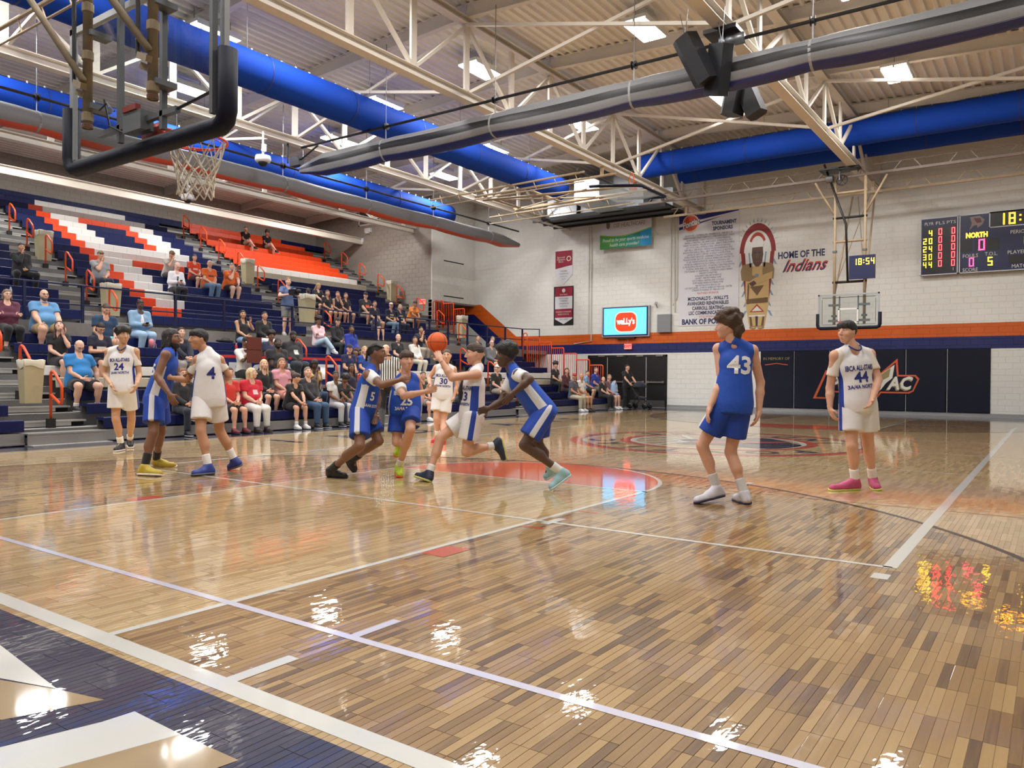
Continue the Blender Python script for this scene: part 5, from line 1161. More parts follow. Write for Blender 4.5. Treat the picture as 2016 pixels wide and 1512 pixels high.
class Skin:
    """collects vertex/quad islands with material slots into one mesh"""
    def __init__(s): s.v = []; s.f = []; s.m = []; s.n = 0
    def add(s, v, f, mi=0):
        if len(v) == 0: return
        s.v.append(np.asarray(v)); s.f += [tuple(int(i)+s.n for i in q) for q in f]; s.m += [mi]*len(f); s.n += len(v)
    def field(s, fd, mi=0): v, f = fd.net(); s.add(v, f, mi)
    def mb(s, m, mi=0): s.add(np.array(m.v), m.f, mi)
    def build(s, name, mats, parent, attrs=None, label=None):
        if not s.v: return None
        v = np.concatenate(s.v); me = bpy.data.meshes.new(name); me.from_pydata(v.tolist(), [], s.f)
        for m in (mats if isinstance(mats, list) else [mats]): me.materials.append(m)
        if any(s.m): me.polygons.foreach_set('material_index', s.m)
        me.shade_smooth()
        for k, fn in (attrs or {}).items():
            at_ = me.attributes.new(k, 'FLOAT', 'POINT'); at_.data.foreach_set('value', fn(v).astype(np.float32))
        return link(name, me, parent, label)
# ---------------------------------------------------------------- cloth and skin materials
def skinm(c): return mat('skin_%d_%d_%d' % c, c, .5, var=.05, bscale=14, sheen=.1)
def clothm(c, rough=.8): return mat('cloth_%d_%d_%d' % c, c, rough, bump=.35, bscale=11, sheen=.15)
def hairm(c): return mat('hair_%d_%d_%d' % c, c, .55, bump=.5, bscale=70)
def panel_cloth(c, c2, kind):
    nm = 'jersey_%s_%d_%d_%d' % ((kind,)+c)
    if nm in MATS: return MATS[nm]
    m = mat(nm, c, .7, bump=.3, bscale=11); nt = m.node_tree; b = nt.nodes['Principled BSDF']
    if kind == 'side':
        a = N(nt, 'ShaderNodeAttribute', attribute_name='side'); k = math_node(nt, 'LESS_THAN', a.outputs['Fac'], 15.0)
    else:
        a = N(nt, 'ShaderNodeAttribute', attribute_name='lat'); k = math_node(nt, 'GREATER_THAN', math_node(nt, 'FRACT', math_node(nt, 'MULTIPLY', a.outputs['Fac'], 19.0)), .5)
    col = mix_node(nt, k, srgb(*c), srgb(*c2)); nt.links.new(col, b.inputs['Base Color']); return m
EYEW = mat('eye_white', (222, 218, 212), .3); IRIS = mat('eye_dark', (40, 28, 22), .2); SHOEK = mat('shoe_black', (24, 24, 26), .5)
def hand(sk, w_, d, nrm_, side, s, h, curl=.35, spread=.16):
    """palm with four unequal bent fingers and a thumb leaving the side of the palm; w_: wrist, d: direction, nrm_: palm normal, side: towards the thumb"""
    d = nrm(d); nrm_ = nrm(nrm_-d*(nrm_@d)); t = nrm(np.cross(nrm_, d)); t = t if t@side >= 0 else -t
    F = Field([w_, w_+d*.19*s], .075*s, h); kn = w_+d*.088*s
    F.cap(w_-d*.02*s, w_+d*.03*s, .026*s, .027*s, .02); R = np.array([t, d, nrm_]); F.ell(w_+d*.055*s, R, (.040*s, .055*s, .017*s), .02)
    for q, (o, L, r) in enumerate(((.030, .078, .0092), (.010, .088, .0096), (-.010, .082, .0092), (-.029, .064, .0082))):
        p = kn+t*o*s-d*.012*s; a = 0
        dd = nrm(d+t*(o*spread*12)); F.cap(p-d*.03*s, p, .011*s, r*s, .01)
        for L_, c in ((.45, .55), (.32, .9), (.23, .7)):
            a += c*curl; e = p+(dd*math.cos(a)+nrm_*math.sin(a))*L*L_*s; F.cap(p, e, r*s, r*.9*s, .006); p = e
    p = w_+d*.025*s+t*.028*s; e = p+(d*.6+t*.75+nrm_*.25)*.042*s; F.cap(p-t*.015*s, e, .0135*s, .0115*s, .014); g = e+(d*.85+t*.25+nrm_*(.2+curl*.6))*.034*s; F.cap(e, g, .011*s, .0095*s, .008)
    sk.field(F)
def head_parts(sk, c, f, u, s, h, skin_slots=True, mouth=0.0):
    r = nrm(np.cross(f, u)); R = np.array([r, f, u]); P = lambda a, b, q: c+(r*a+f*b+u*q)*s
    F = Field([c], .165*s, h)
    F.ell(P(0, -.012, .028), R, (.076*s, .097*s, .092*s), .03); F.ell(P(0, .012, -.040), R, (.061*s, .078*s, .078*s), .05*s)
    F.ell(P(0, .052, -.092), R, (.030*s, .030*s, .024*s), .035*s)                       # chin
    F.cap(P(0, .088, .026), P(0, .113, -.022), .009*s, .0135*s, .014*s)                    # nose
    F.ell(P(.011, .100, -.028), R, (.010*s, .010*s, .008*s), .008*s); F.ell(P(-.011, .100, -.028), R, (.010*s, .010*s, .008*s), .008*s)
    F.cap(P(-.040, .074, .036), P(.040, .074, .036), .010*s, .010*s, .02*s)                # brow
    for q in (-1, 1):
        F.ell(P(q*.031, .091, .016), R, (.014*s, .012*s, .011*s), 0, sub=True)             # eye socket
        F.ell(P(q*.046, .050, -.020), R, (.020*s, .025*s, .022*s), .03*s)                  # cheek
        F.ell(P(q*.076, -.008, .002), np.array([r, nrm(f+u*.2), nrm(u-f*.2)]), (.011*s, .020*s, .033*s), .008*s)   # ear
    F.cap(P(-.018, .086, -.058), P(.018, .086, -.058), .008*s, .008*s, .012*s); F.cap(P(-.015, .084, -.070), P(.015, .084, -.070), .009*s, .009*s, .012*s)
    sk.field(F)
    if skin_slots:
        for q in (-1, 1):
            m = MB(); m.lathe([(.0005, -.0105), (.0075, -.0075), (.0105, 0), (.0075, .0075), (.0005, .0105)], (0, 0, 0), 1, 10); e = P(q*.031, .079, .016)
            A = np.array(m.v)*s; A = A[:, 0:1]*r+A[:, 1:2]*f+A[:, 2:3]*u+e; sk.add(A, m.f, 1)
            m = MB(); m.lathe([(.0005, -.003), (.0052, -.002), (.0052, .002), (.0005, .003)], (0, 0, 0), 1, 8); A = np.array(m.v)*s; A = A[:, 0:1]*r+A[:, 1:2]*f+A[:, 2:3]*u+P(q*.031, .0885, .016); sk.add(A, m.f, 2)
            m = MB(); m.tube([P(q*.016, .090, .036), P(q*.032, .090, .041), P(q*.048, .078, .034)], [.0045*s, .0052*s, .003*s], 6); sk.mb(m, 3)
        m = MB(); m.tube([P(-.024, .088, -.063), P(-.010, .0945, -.0625), P(.010, .0945, -.0625), P(.024, .088, -.063)], [.002*s, (.0045+mouth)*s, (.0045+mouth)*s, .002*s], 6); sk.mb(m, 4)
def hair_parts(style, c, f, u, s, h):
    """returns a Skin with the hair, or None"""
    if style in ('bald', None): return None
    sk = Skin(); r = nrm(np.cross(f, u)); R = np.array([r, f, u]); P = lambda a, b, q: c+(r*a+f*b+u*q)*s
    up_only = [(P(0, .076, .068), -nrm(u*.160-f*.125))]
    low = [(P(0, .074, .062), -nrm(u*.190-f*.085))]
    F = Field([c, P(0, -.1, -.32)] if style in ('long', 'dread', 'wavy', 'ponytail') else [c], .2*s, h)
    if style in ('short', 'cap'): F.ell(P(0, -.014, .030), R, (.082*s, .103*s, .098*s), .01, up_only, ns=(.002, 90/s))
    elif style == 'fade': F.ell(P(0, -.010, .038), R, (.079*s, .100*s, .097*s), .01, up_only); F.ell(P(0, .01, .085), R, (.062*s, .085*s, .052*s), .02, ns=(.004, 75/s))
    elif style == 'fringe':
        F.ell(P(0, -.012, .032), R, (.086*s, .107*s, .103*s), .01, [(P(0, .072, .050), -nrm(u*.165-f*.105))], ns=(.003, 80/s)); F.ell(P(0, .040, .070), R, (.072*s, .063*s, .050*s), .02*s, [(P(0, 0, .048), -u)], ns=(.004, 60/s))
        for k in range(-3, 4): F.cap(P(k*.018, .080, .085), P(k*.021+.006, .097-abs(k)*.005, .046-.006*(k % 2)), .012*s, .008*s, .008)
    elif style in ('afro', 'curly'):
        a, b = (.012, 46) if style == 'afro' else (.020, 42)
        F.ell(P(0, -.014, .030), R, (.085*s, .104*s, .098*s), .01, up_only, ns=(.004, 60/s)); F.ell(P(0, -.020, .088), R, (.120*s, .126*s, .090*s), .05*s, [(P(0, .085, .066), -nrm(u*.17-f*.085))], ns=(a*s, b/s))
        if style == 'curly':
            F.cap(P(-.05, .078, .085), P(.05, .083, .085), .036*s, .036*s, .02, ns=(.012*s, 60/s)); F.cap(P(0, -.11, -.01), P(0, -.095, -.075), .060*s, .045*s, .03, ns=(.014*s, 50/s))
            for k in range(26):
                a_ = k*2.4; q = .25+.75*((k*.37) % 1); F.ell(P(.118*math.sin(a_)*q, -.02+.118*math.cos(a_)*q, .075+.10*math.sqrt(max(0, 1-q*q))), R, (.03*s, .03*s, .028*s), .012)
    elif style in ('long', 'wavy', 'ponytail', 'bob'):
        F.ell(P(0, -.016, .030), R, (.086*s, .106*s, .102*s), .01, low, ns=(.002, 70/s))
        L = dict(long=-.30, wavy=-.26, ponytail=-.10, bob=-.13)[style]; ns = (.006, 60/s) if style == 'wavy' else (.002, 60/s)
        F.cap(P(0, -.075, .0), P(0, -.085, L), .062*s, .048*s, .03, ns=ns)
        for q in (-1, 1):
            if style != 'ponytail': F.cap(P(q*.076, -.012, .03), P(q*.088, -.01, L+.03), .026*s, .026*s, .02, ns=ns)
    elif style == 'dread':
        F.ell(P(0, -.016, .034), R, (.084*s, .105*s, .099*s), .01, low, ns=(.006, 55/s))
        for k in range(15):
            a = math.radians(60+k*17.2); x, y = math.sin(a), math.cos(a); F.cap(P(x*.07, y*.085-.012, .03), P(x*.092, y*.085-.03, -.10-.03*(k % 3)), .016*s, .012*s, .006)
    elif style == 'cornrow':
        F.ell(P(0, -.014, .028), R, (.079*s, .100*s, .096*s), .01, up_only)
        for k in range(-3, 4):
            pts = [P(k*.02, .07, .075), P(k*.022, .0, .122-abs(k)*.008), P(k*.02, -.085, .085-abs(k)*.006), P(k*.012, -.115, .02)]
            for a, b in zip(pts, pts[1:]): F.cap(a, b, .010*s, .010*s, .004)
        for k in range(-1, 2): F.cap(P(k*.02, -.112, .02), P(k*.03, -.125, -.09), .013*s, .010*s, .006)
    elif style == 'balding': F.ell(P(0, -.014, .020), R, (.080*s, .101*s, .092*s), .01, [(P(0, .0, .050), u), (P(0, .055, 0), f), (P(0, 0, -.07), -u), (P(0, -.02, -.02), nrm(f*.6-u*.5))])
    elif style == 'bun': F.ell(P(0, -.014, .030), R, (.083*s, .104*s, .099*s), .01, up_only); F.ell(P(0, -.11, .07), R, (.045*s, .04*s, .045*s), .02)
    sk.field(F); return sk
def torso_axes(J):
    ms, mh = (J['sl']+J['sr'])/2, (J['hl']+J['hr'])/2; up = nrm(ms-mh); rt = nrm((J['sr']-J['sl'])*.7+(J['hr']-J['hl'])*.6); rt = nrm(rt-up*(rt@up)); fw = np.cross(up, rt); return ms, mh, up, rt, fw
def torso_prims(F, J, b, inf, belly, k=.06, chest_only=False, hem=None, neck=True):
    ms, mh, up, rt, fw = torso_axes(J); L = np.linalg.norm(ms-mh); R = np.array([rt, fw, up]); sw = np.linalg.norm(J['sr']-J['sl'])/2; sw = max(sw, .14)
    cu = [(hem, -up)] if hem is not None else []
    F.ell(mh+up*L*.74, R, (min(sw, .2)*.93*b+inf, .112*b+inf, .30*L+inf), k, cu)
    F.ell(mh+up*L*.40+fw*belly*.45, R, (.143*b+inf+belly*.45, .103*b+inf+belly*.55, .30*L+inf), k, cu)
    F.ell(mh+up*.02, R, (.163*b+inf, .112*b+inf+belly*.15, .125+inf), k, cu)
    sk_ = .70 if chest_only else 1.0
    for q in ('sl', 'sr'):
        F.cap(ms+(J[q]-ms)*.40+up*.015, ms+(J[q]-ms)*(.84 if chest_only else 1.0)-up*(.008 if chest_only else 0), .050*b+inf, (.046 if chest_only else .056)*b+inf, k*.6, cu)
        F.cap(J['n']-up*.005, ms+(J[q]-ms)*.62+up*.012, .042*b+inf*.8, .040*b+inf*.8, .04, cu)
    return ms, mh, up, rt, fw, L, R
def person(lab, J, look, skin=(205, 158, 130), hair=('short', (40, 28, 22)), top=None, bottom=None, shoes=((30, 30, 32), (220, 220, 220)), socks=None, b=1.0, s=1.0, belly=0.0, hr=.014, hh=.007, group='people watching from the bleachers', cap=None, glasses=False, beard=None, curl=(.4, .4), mouth=0.0, feet=True, hs=.006, palm=None):
    """J: joints (world): sl sr el er wl wr hl hr kl kr al ar tl tr (toes) + n nape, c head centre; look: (forward, up)"""
    J = {k: np.asarray(v, float) for k, v in J.items()}; f, u = nrm(np.asarray(look[0], float)), None
    u0 = np.asarray(look[1], float); u = nrm(u0-f*(u0@f)); ms, mh, up, rt, fw = torso_axes(J)
    for q in 'lr':
        if 'x'+q in J:
            d = nrm(J['t'+q]-J['x'+q]); kz = J['k'+q]-J['x'+q]; J['a'+q] = J['x'+q]+d*.072*s+nrm(kz-d*(kz@d))*.105*s
    base = (J['al']+J['ar'])/2; base = V3(mh[0], mh[1], min(J['tl'][2], J['tr'][2])-.03)
    t = thing('person', lab, 'person', tuple(base), group); skm = skinm(skin)
    allp = list(J.values())
    F = Field(allp, .15, hr); torso_prims(F, J, b, 0, belly)
    F.cap(J['n']-up*.05, J['c']-u*.05*s-f*.015*s, .060*b**.5*s, .054*b**.3*s, .035)
    for q in 'lr':
        F.cap(J['s'+q], J['e'+q], .052*b*s, .041*b*s, .03); F.cap(J['e'+q], J['e'+q]+(J['w'+q]-J['e'+q])*.35, .041*b*s, .043*b*s, .02); F.cap(J['e'+q]+(J['w'+q]-J['e'+q])*.35, J['w'+q], .043*b*s, .027*s, .015)
        F.cap(J['h'+q], J['k'+q], .088*b*s, .057*b*s, .05); kn, an = J['k'+q], J['a'+q]; sh = an-kn; fwd = nrm(np.cross(np.cross(sh, kn-J['h'+q])+1e-6, sh))
        calf = kn+sh*.30-fwd*0+(-nrm(np.cross(np.cross(sh, J['t'+q]-an), sh)))*.018*s
        F.cap(kn, an, .052*b*s, .037*s, .02); F.cap(kn+sh*.08, calf+sh*.12, .046*b*s, .052*b*s, .04); F.cap(an, an+(J['t'+q]-an)*.6, .038*s, .030*s, .03)
    sk = Skin(); sk.field(F)
    head_parts(sk, J['c'], f, u, s, hh, True, mouth)
    for i, q in enumerate('lr'):
        d = J['h'+'and'+q]-J['w'+q] if 'hand'+q in J else J['w'+q]-J['e'+q]; sgn = -1 if q == 'l' else 1
        if palm and palm.get(q) is not None: pn = np.asarray(palm[q], float)
        else: pn = -rt*sgn*1.0+fw*.15-up*.1
        tside = fw+up*.35
        if abs(nrm(d)@nrm(pn)) > .9: pn = fw
        hand(sk, J['w'+q], d, pn, tside, s, hs, curl[i])
    lip = tuple(int(v*.78) if i else int(v*.9) for i, v in enumerate(skin))
    brow = hair[1] if hair[0] not in ('bald',) else (90, 74, 64)
    if hair[0] in ('grey',): brow = (120, 116, 110)
    sk.build('body', [skm, EYEW, IRIS, hairm(brow), mat('lip_%d_%d_%d' % lip, lip, .45)], t)
    hp = hair_parts(hair[0], J['c'], f, u, s, max(hh, .0075))
    if hp: hp.build('hair', hairm(hair[1]), t)
    rr = nrm(np.cross(f, u)); HP = lambda a, q, e: J['c']+(rr*a+f*q+u*e)*s; HR = np.array([rr, f, u])
    if cap:
        F = Field([J['c'], HP(0, .16, .06)], .16*s, max(hh, .008)); F.ell(HP(0, -.012, .042), HR, (.088*s, .108*s, .096*s), .01, [(HP(0, 0, .052), -u)]); C_ = Skin(); C_.field(F)
        if cap[1] != 'beanie':
            F2 = Field([HP(0, .11, .06)], .13*s, max(hh*.8, .006)); F2.ell(HP(0, .075*(1 if cap[1] == 'front' else -1), .058), HR, (.072*s, .105*s, .012*s), .01, [(HP(0, .04*(1 if cap[1] == 'front' else -1), 0), -f*(1 if cap[1] == 'front' else -1))]); C_.field(F2, 1)
        C_.build('cap', [clothm(cap[0]), clothm(cap[2] if len(cap) > 2 else cap[0])], t)
    if beard:
        F = Field([HP(0, .02, -.07)], .12*s, max(hh*.9, .006)); F.ell(HP(0, .012, -.050), HR, (.066*s, .085*s, .082*s), .02, [(HP(0, .02, -.045), nrm(u*.9+f*.2)), (HP(0, -.02, 0), -f)]); F.ell(HP(0, .06, -.09), HR, (.036*s, .036*s, .03*s), .03); B_ = Skin(); B_.field(F); B_.build('beard', hairm(beard), t)
    if glasses:
        m = MB()
        for q in (-1, 1):
            m.tube([HP(q*.032+.02*math.cos(a), .1, .014+.014*math.sin(a)) for a in np.linspace(0, 2*math.pi, 12, endpoint=False)], .0022*s, 5, closed=True); m.tube([HP(q*.052, .098, .018), HP(q*.078, .0, .012)], .002*s, 5)
        m.tube([HP(-.012, .103, .018), HP(.012, .103, .018)], .002*s, 5); m.build('glasses', BLACK, t)
    # ---- clothing
    shirt = None
    if top:
        kind = top.get('kind', 'tee'); inf = top.get('inf', .017); hem = mh-up*top.get('hem', .06)
        F = Field([J[k] for k in ('sl', 'sr', 'el', 'er', 'wl', 'wr', 'hl', 'hr', 'n')], .24, hr)
        torso_prims(F, J, b, inf, belly, hem=hem, chest_only=kind in ('jersey', 'tank'))
        F.ell(mh+up*.0, np.array([rt, fw, up]), (.164*b+inf+.012+belly*.3, .112*b+inf+.010+belly*.35, .46), .05, [(hem, -up)])
        if kind in ('hoodie', 'jacket'): F.cap(J['n']-up*.01-fw*.05, J['n']-up*.0+fw*.0, .075, .07, .04)
        sl = {'jersey': None, 'tank': None, 'tee': .62, 'polo': .62, 'long': 2.0, 'hoodie': 2.0, 'jacket': 2.0, 'rolled': 1.0}[kind]
        for q in 'lr':
            if sl is None: continue
            a, e, w_ = J['s'+q], J['e'+q], J['w'+q]
            if sl <= 1: p = a+(e-a)*sl; F.cap(a, p+nrm(e-a)*.05, .056*b*s+inf, (.052*b*s+inf*1.3), .025, [(p, nrm(e-a))])
            else: F.cap(a, e, .056*b*s+inf, .046*b*s+inf, .025); p = w_-nrm(w_-e)*.015; F.cap(e, p+nrm(w_-e)*.04, .046*b*s+inf, .034*s+inf, .02, [(p, nrm(w_-e))])
        if sl is None and not top.get('under'):
            for q, sg in (('l', -1), ('r', 1)):   # open arm holes
                a = J['s'+q]+rt*sg*.065; F.cap(a-up*.09, a+up*.05, .050*b, .046*b, 0, sub=True)
        # neckline
        nb = J['n']; dn = .045 if kind in ('jersey', 'tank') else .02
        if kind not in ('hoodie',): F.ell(nb+fw*.055-up*dn*.3, np.array([rt, fw, up]), (.060*b, .066, .05+dn), 0, sub=True)
        S_ = Skin(); S_.field(F); col = top['c']
        hw = np.linalg.norm(J['sr']-J['sl'])/2
        attrs = {'lat': lambda v: ((v-mh)@rt)+.013, 'side': lambda v: np.where((v-ms)@up > -.12, 90, np.degrees(np.abs(np.arctan2((v-mh)@fw, np.abs((v-mh)@rt)+1e-6))))}
        m_ = panel_cloth(col, top['c2'], top.get('pat', 'side')) if 'c2' in top else clothm(col)
        shirt = S_.build(dict(jersey='jersey', tank='tank_top', tee='tee_shirt', polo='polo_shirt', long='long_sleeved_top', hoodie='hoodie', jacket='jacket', rolled='shirt')[kind], m_, t, attrs)
        if top.get('trim'):   # ribbed neck trim
            m = MB(); pts = [nb+rt*.066*b*math.sin(a)+fw*(.035+.075*math.cos(a))+up*(.005-.06*max(0, math.cos(a))**1.5) for a in np.linspace(0, 2*math.pi, 22, endpoint=False)]; m.tube(pts, .0095, 6, closed=True); m.build('collar_trim', clothm(top['trim']), t, True)
        if kind == 'polo' or kind == 'rolled':
            m = MB(); pts = [nb+rt*.066*math.sin(a)+fw*(.012+.064*math.cos(a))+up*.02 for a in np.linspace(-2.7, 2.7, 14)]; m.tube(pts, .016, 6); m.build('collar', clothm(col), t, True)
        if top.get('under'):   # white undershirt sleeves
            F = Field([J[k] for k in ('sl', 'sr', 'el', 'er')], .14, hr)
            for q in top.get('under_side', 'lr'):
                a, e = J['s'+q], J['e'+q]; p = a+(e-a)*.62; F.cap(a+nrm(ms-a)*.05, p+nrm(e-a)*.05, .076*b, .066*b, .02, [(p, nrm(e-a))])
            U_ = Skin(); U_.field(F); U_.build('undershirt_sleeves', clothm(top['under']), t)
        if top.get('inner'):
            m = MB(); pts = []
            F = Field([ms, mh], .2, hr); F.ell(mh+up*.26+fw*.03, np.array([rt, fw, up]), (.075, .115*b+.03, .26), 0, [(ms-up*.01, up), (mh-up*.02, -up)]); I_ = Skin(); I_.field(F); I_.build('inner_shirt', clothm(top['inner']), t)
    if bottom:
        inf = bottom.get('inf', .014); F = Field([J[k] for k in ('hl', 'hr', 'kl', 'kr', 'al', 'ar')]+[mh+up*.15], .17, hr); R = np.array([rt, fw, up])
        F.ell(mh+up*.01, R, (.168*b+inf, .118*b+inf+belly*.15, .13+inf), .05, [(mh+up*.09, up)])
        for q in 'lr':
            h_, k_, a_ = J['h'+q], J['k'+q], J['a'+q]; d = nrm(k_-h_)
            if bottom['kind'] == 'shorts':
                p = h_+(k_-h_)*bottom.get('len', .74); fl = bottom.get('flare', .026); F.cap(h_, p+d*.06, .098*b*s+inf, (.072*b+fl)*s+inf, .03, [(p, d)])
            else:
                F.cap(h_, k_, .092*b*s+inf, .062*b*s+inf, .05); e = a_-nrm(a_-k_)*bottom.get('up', .02); F.cap(k_, e+nrm(a_-k_)*.05, .062*b*s+inf, .048*s+inf+bottom.get('flare', 0), .03, [(e, nrm(a_-k_))])
        B_ = Skin(); B_.field(F); col = bottom['c']
        m_ = panel_cloth(col, bottom['c2'], 'side') if 'c2' in bottom else clothm(col)
        def sd(v):
            out = np.full(len(v), 90.0)
            for q, sg in (('l', -1), ('r', 1)):
                h_, k_ = J['h'+q], J['k'+q]; d = k_-h_; tt = np.clip(((v-h_)@d)/(d@d), -.3, 1.3); w_ = v-(h_+tt[:, None]*d); o = nrm(rt-nrm(d)*(rt@nrm(d)))*sg; n_ = np.cross(nrm(d), o)
                a = np.degrees(np.abs(np.arctan2(w_@n_, w_@o))); m2 = ((v-mh)@rt)*sg > 0; out = np.where(m2, a, out)
            return out
        B_.build('shorts' if bottom['kind'] == 'shorts' else 'trousers', m_, t, {'side': sd})
    if feet:
        for q in 'lr':
            an, to = J['a'+q], J['t'+q]; kn = J['k'+q]; he = J.get('x'+q); d = nrm(to-an-nrm(kn-an)*0); ft = np.asarray(to-(he if he is not None else an-V3(0, 0, .075*s)))
            d = nrm(ft) if he is not None else nrm(V3(to[0]-an[0], to[1]-an[1], 0)); nz = nrm(nrm(kn-an)-d*(nrm(kn-an)@d)) if he is not None else V3(0, 0, 1)
            if he is None: he = an-d*.065*s-V3(0, 0, .085*s); to = V3(to[0], to[1], he[2])
            L = np.linalg.norm(to-he); hh2 = min(hr, .011); w1, w2 = .034*s, .042*s
            F = Field([he, to, an], .10, hh2); F.cap(he+d*.042*s+nz*.042*s, he+d*L*.5+nz*.038*s, .041*s, .042*s, .02); F.cap(he+d*L*.5+nz*.038*s, to-d*.048*s+nz*.032*s, .043*s, .042*s, .03); F.cap(an+nz*.0, he+d*L*.5+nz*.060*s, .047*s, .034*s, .04, [(an+nz*.028*s, nz)]); F.cap(he+d*.036*s+nz*.05*s, an, .040*s, .046*s, .03, [(an+nz*.028*s, nz)]); F.cut(he+nz*.016*s, -nz)
            S_ = Skin(); S_.field(F); sc1 = shoes[0][0 if q == 'l' else -1] if isinstance(shoes[0][0], tuple) else shoes[0]
            so = S_.build('shoe', mat('shoe_%d_%d_%d' % sc1, sc1, .55, bump=.1, bscale=30), t)
            F = Field([he, to], .08, hh2*.8); F.cap(he+d*.042*s+nz*.02, he+d*L*.5+nz*.02, .046*s, .046*s, .02); F.cap(he+d*L*.5+nz*.02, to-d*.048*s+nz*.02, .046*s, .048*s, .03); F.cut(he+nz*.024*s, nz); F.cut(he, -nz); S2 = Skin(); S2.field(F); S2.build('sole', mat('sole_%d_%d_%d' % shoes[1], shoes[1], .6), so)
            if socks:
                up_ = nrm(kn-an); F = Field([an, an+up_*.2], .08, min(hr, .011)); F.cap(an-up_*.03, an+up_*socks[1], .046*s, .050*s, .01, [(an+up_*socks[1], up_)]); S3 = Skin(); S3.field(F); S3.build('sock', clothm(socks[0]), t)
    return t, shirt
def print_on(t, shirt, s, size, p, out, up, m, off=.004, name='print', width=None, maxd=.35, poly=None):
    """lay lettering (or a flat outline) on the cloth: every point is dropped along -out onto the shirt surface"""
    out = nrm(np.asarray(out, float)); up = nrm(np.asarray(up, float)-out*(np.asarray(up)@out)); x = np.cross(up, out)
    if poly is None:
        me = text_mesh(s, size, Matrix.Identity(4), offset=size*.03, width=width)
        bm = bmesh.new(); bm.from_mesh(me); bmesh.ops.triangulate(bm, faces=bm.faces); bmesh.ops.subdivide_edges(bm, edges=[e for e in bm.edges if e.calc_length() > .03], cuts=1); bm.to_mesh(me); bm.free()
    else:
        me = bpy.data.meshes.new(name); n = 7; X0, X1, Y0, Y1 = poly; me.from_pydata([(X0+(X1-X0)*i/n, Y0+(Y1-Y0)*j/n, 0) for j in range(n+1) for i in range(n+1)], [], [(j*(n+1)+i, j*(n+1)+i+1, (j+1)*(n+1)+i+1, (j+1)*(n+1)+i) for j in range(n) for i in range(n)])
    sm = shirt.data; bv = BVHTree.FromPolygons([v.co for v in sm.vertices], [q.vertices for q in sm.polygons])
    for v in me.vertices:
        o = p+x*v.co.x+up*v.co.y; hit = bv.ray_cast(Vector(o+out*.3), Vector(-out), .3+maxd)[0]
        v.co = hit+Vector(out)*off if hit else Vector(o)
    me.materials.clear(); me.materials.append(m); return link(name, me, t)
# ================================================================ players
RIG, TOC = V3(CR[0], CR[1], 0), V3(-CF[0], -CF[1], 0); RIG, TOC = nrm(RIG), nrm(TOC); ZU = V3(0, 0, 1)
def dv(r, t, z=0.0): return RIG*r+TOC*t+ZU*z
def at_z(u, v, z):
    d = at(u, v, 1.0)-CAM; return CAM+d*((z-CAM[2])/d[2])
def joints(D, **k):
    J = {}
    for n, q in k.items():
        if q[0] == 'z': J[n] = at_z(q[1], q[2], q[3])
        else: J[n] = at(q[0], q[1], D+(q[2] if len(q) > 2 else 0))
    return J
FAIR, LIGHT, TAN, OLIVE, BROWN, DARKS = (222, 176, 154), (212, 162, 136), (190, 140, 108), (196, 150, 118), (124, 84, 62), (82, 56, 44)
BLU, WHT, JN = (24, 74, 176), (226, 224, 226), (28, 44, 120)
GP = 'players on the court'
TEXTN, TEXTW = mat('print_navy', (30, 40, 120), .6), mat('print_white', (230, 230, 232), .6)
def jersey_print(t, sh, J, lines, m, back=False, shift=0.0, out=None):
    J = {k: np.asarray(v, float) for k, v in J.items()}; ms, mh, up, rt, fw = torso_axes(J); o = fw*(-1 if back else 1) if out is None else out
    for s, size, h, wd in lines: print_on(t, sh, s, size, ms-up*h+rt*shift, o, up, m, width=wd)
WJ = lambda **k: dict(kind='jersey', c=WHT, c2=(30, 62, 160), inf=.024, hem=.085, trim=(34, 44, 110), under=(224, 216, 206), **k)
BJ = lambda **k: dict(kind='jersey', c=BLU, c2=(216, 216, 220), inf=.024, hem=.085, **k)
WS = dict(kind='shorts', c=WHT, c2=(30, 62, 160), len=.66, flare=.036, inf=.018); BS = dict(kind='shorts', c=(22, 66, 168), c2=(212, 212, 218), len=.72, flare=.036, inf=.018)
PK = dict(group=GP, hr=.0125, hh=.0062, hs=.0048)
# white 24
J = joints(12.33, sl=(267, 692, .04), sr=(214, 692, 0), el=(274, 737, .08), wl=(269, 757, -.16), handl=(264, 770, -.2), er=(206, 736, .08), wr=(219, 757, -.16), handr=(225, 770, -.2), n=(242, 684), c=(243, 661, -.03), hl=(254, 763), hr=(229, 763), kl=(259, 824, .2), kr=(228, 824, -.02))
J['ar'] = at_z(227, 869, .09); J['tr'] = at_z(226, 890, .0); J['xr'] = J['tr']-dv(.03, 1)*.29; J['al'] = at_z(250, 866, .10); J['tl'] = at_z(258, 883, .0); J['xl'] = J['tl']-dv(.5, .86)*.29+ZU*.05
t, sh = person('player in white jersey 24 standing left with arms hanging, short dark afro', J, (dv(.72, .7), ZU), OLIVE, ('afro', (24, 20, 18)), WJ(), WS, ((40, 40, 44), (232, 232, 234)), ((236, 234, 230), .13), s=1.04, **PK)
jersey_print(t, sh, J, [('IBCA ALL-STARS', .075, .145, .30), ('24', .15, .255, None), ('3A/4A NORTH', .055, .345, .27)], TEXTN)
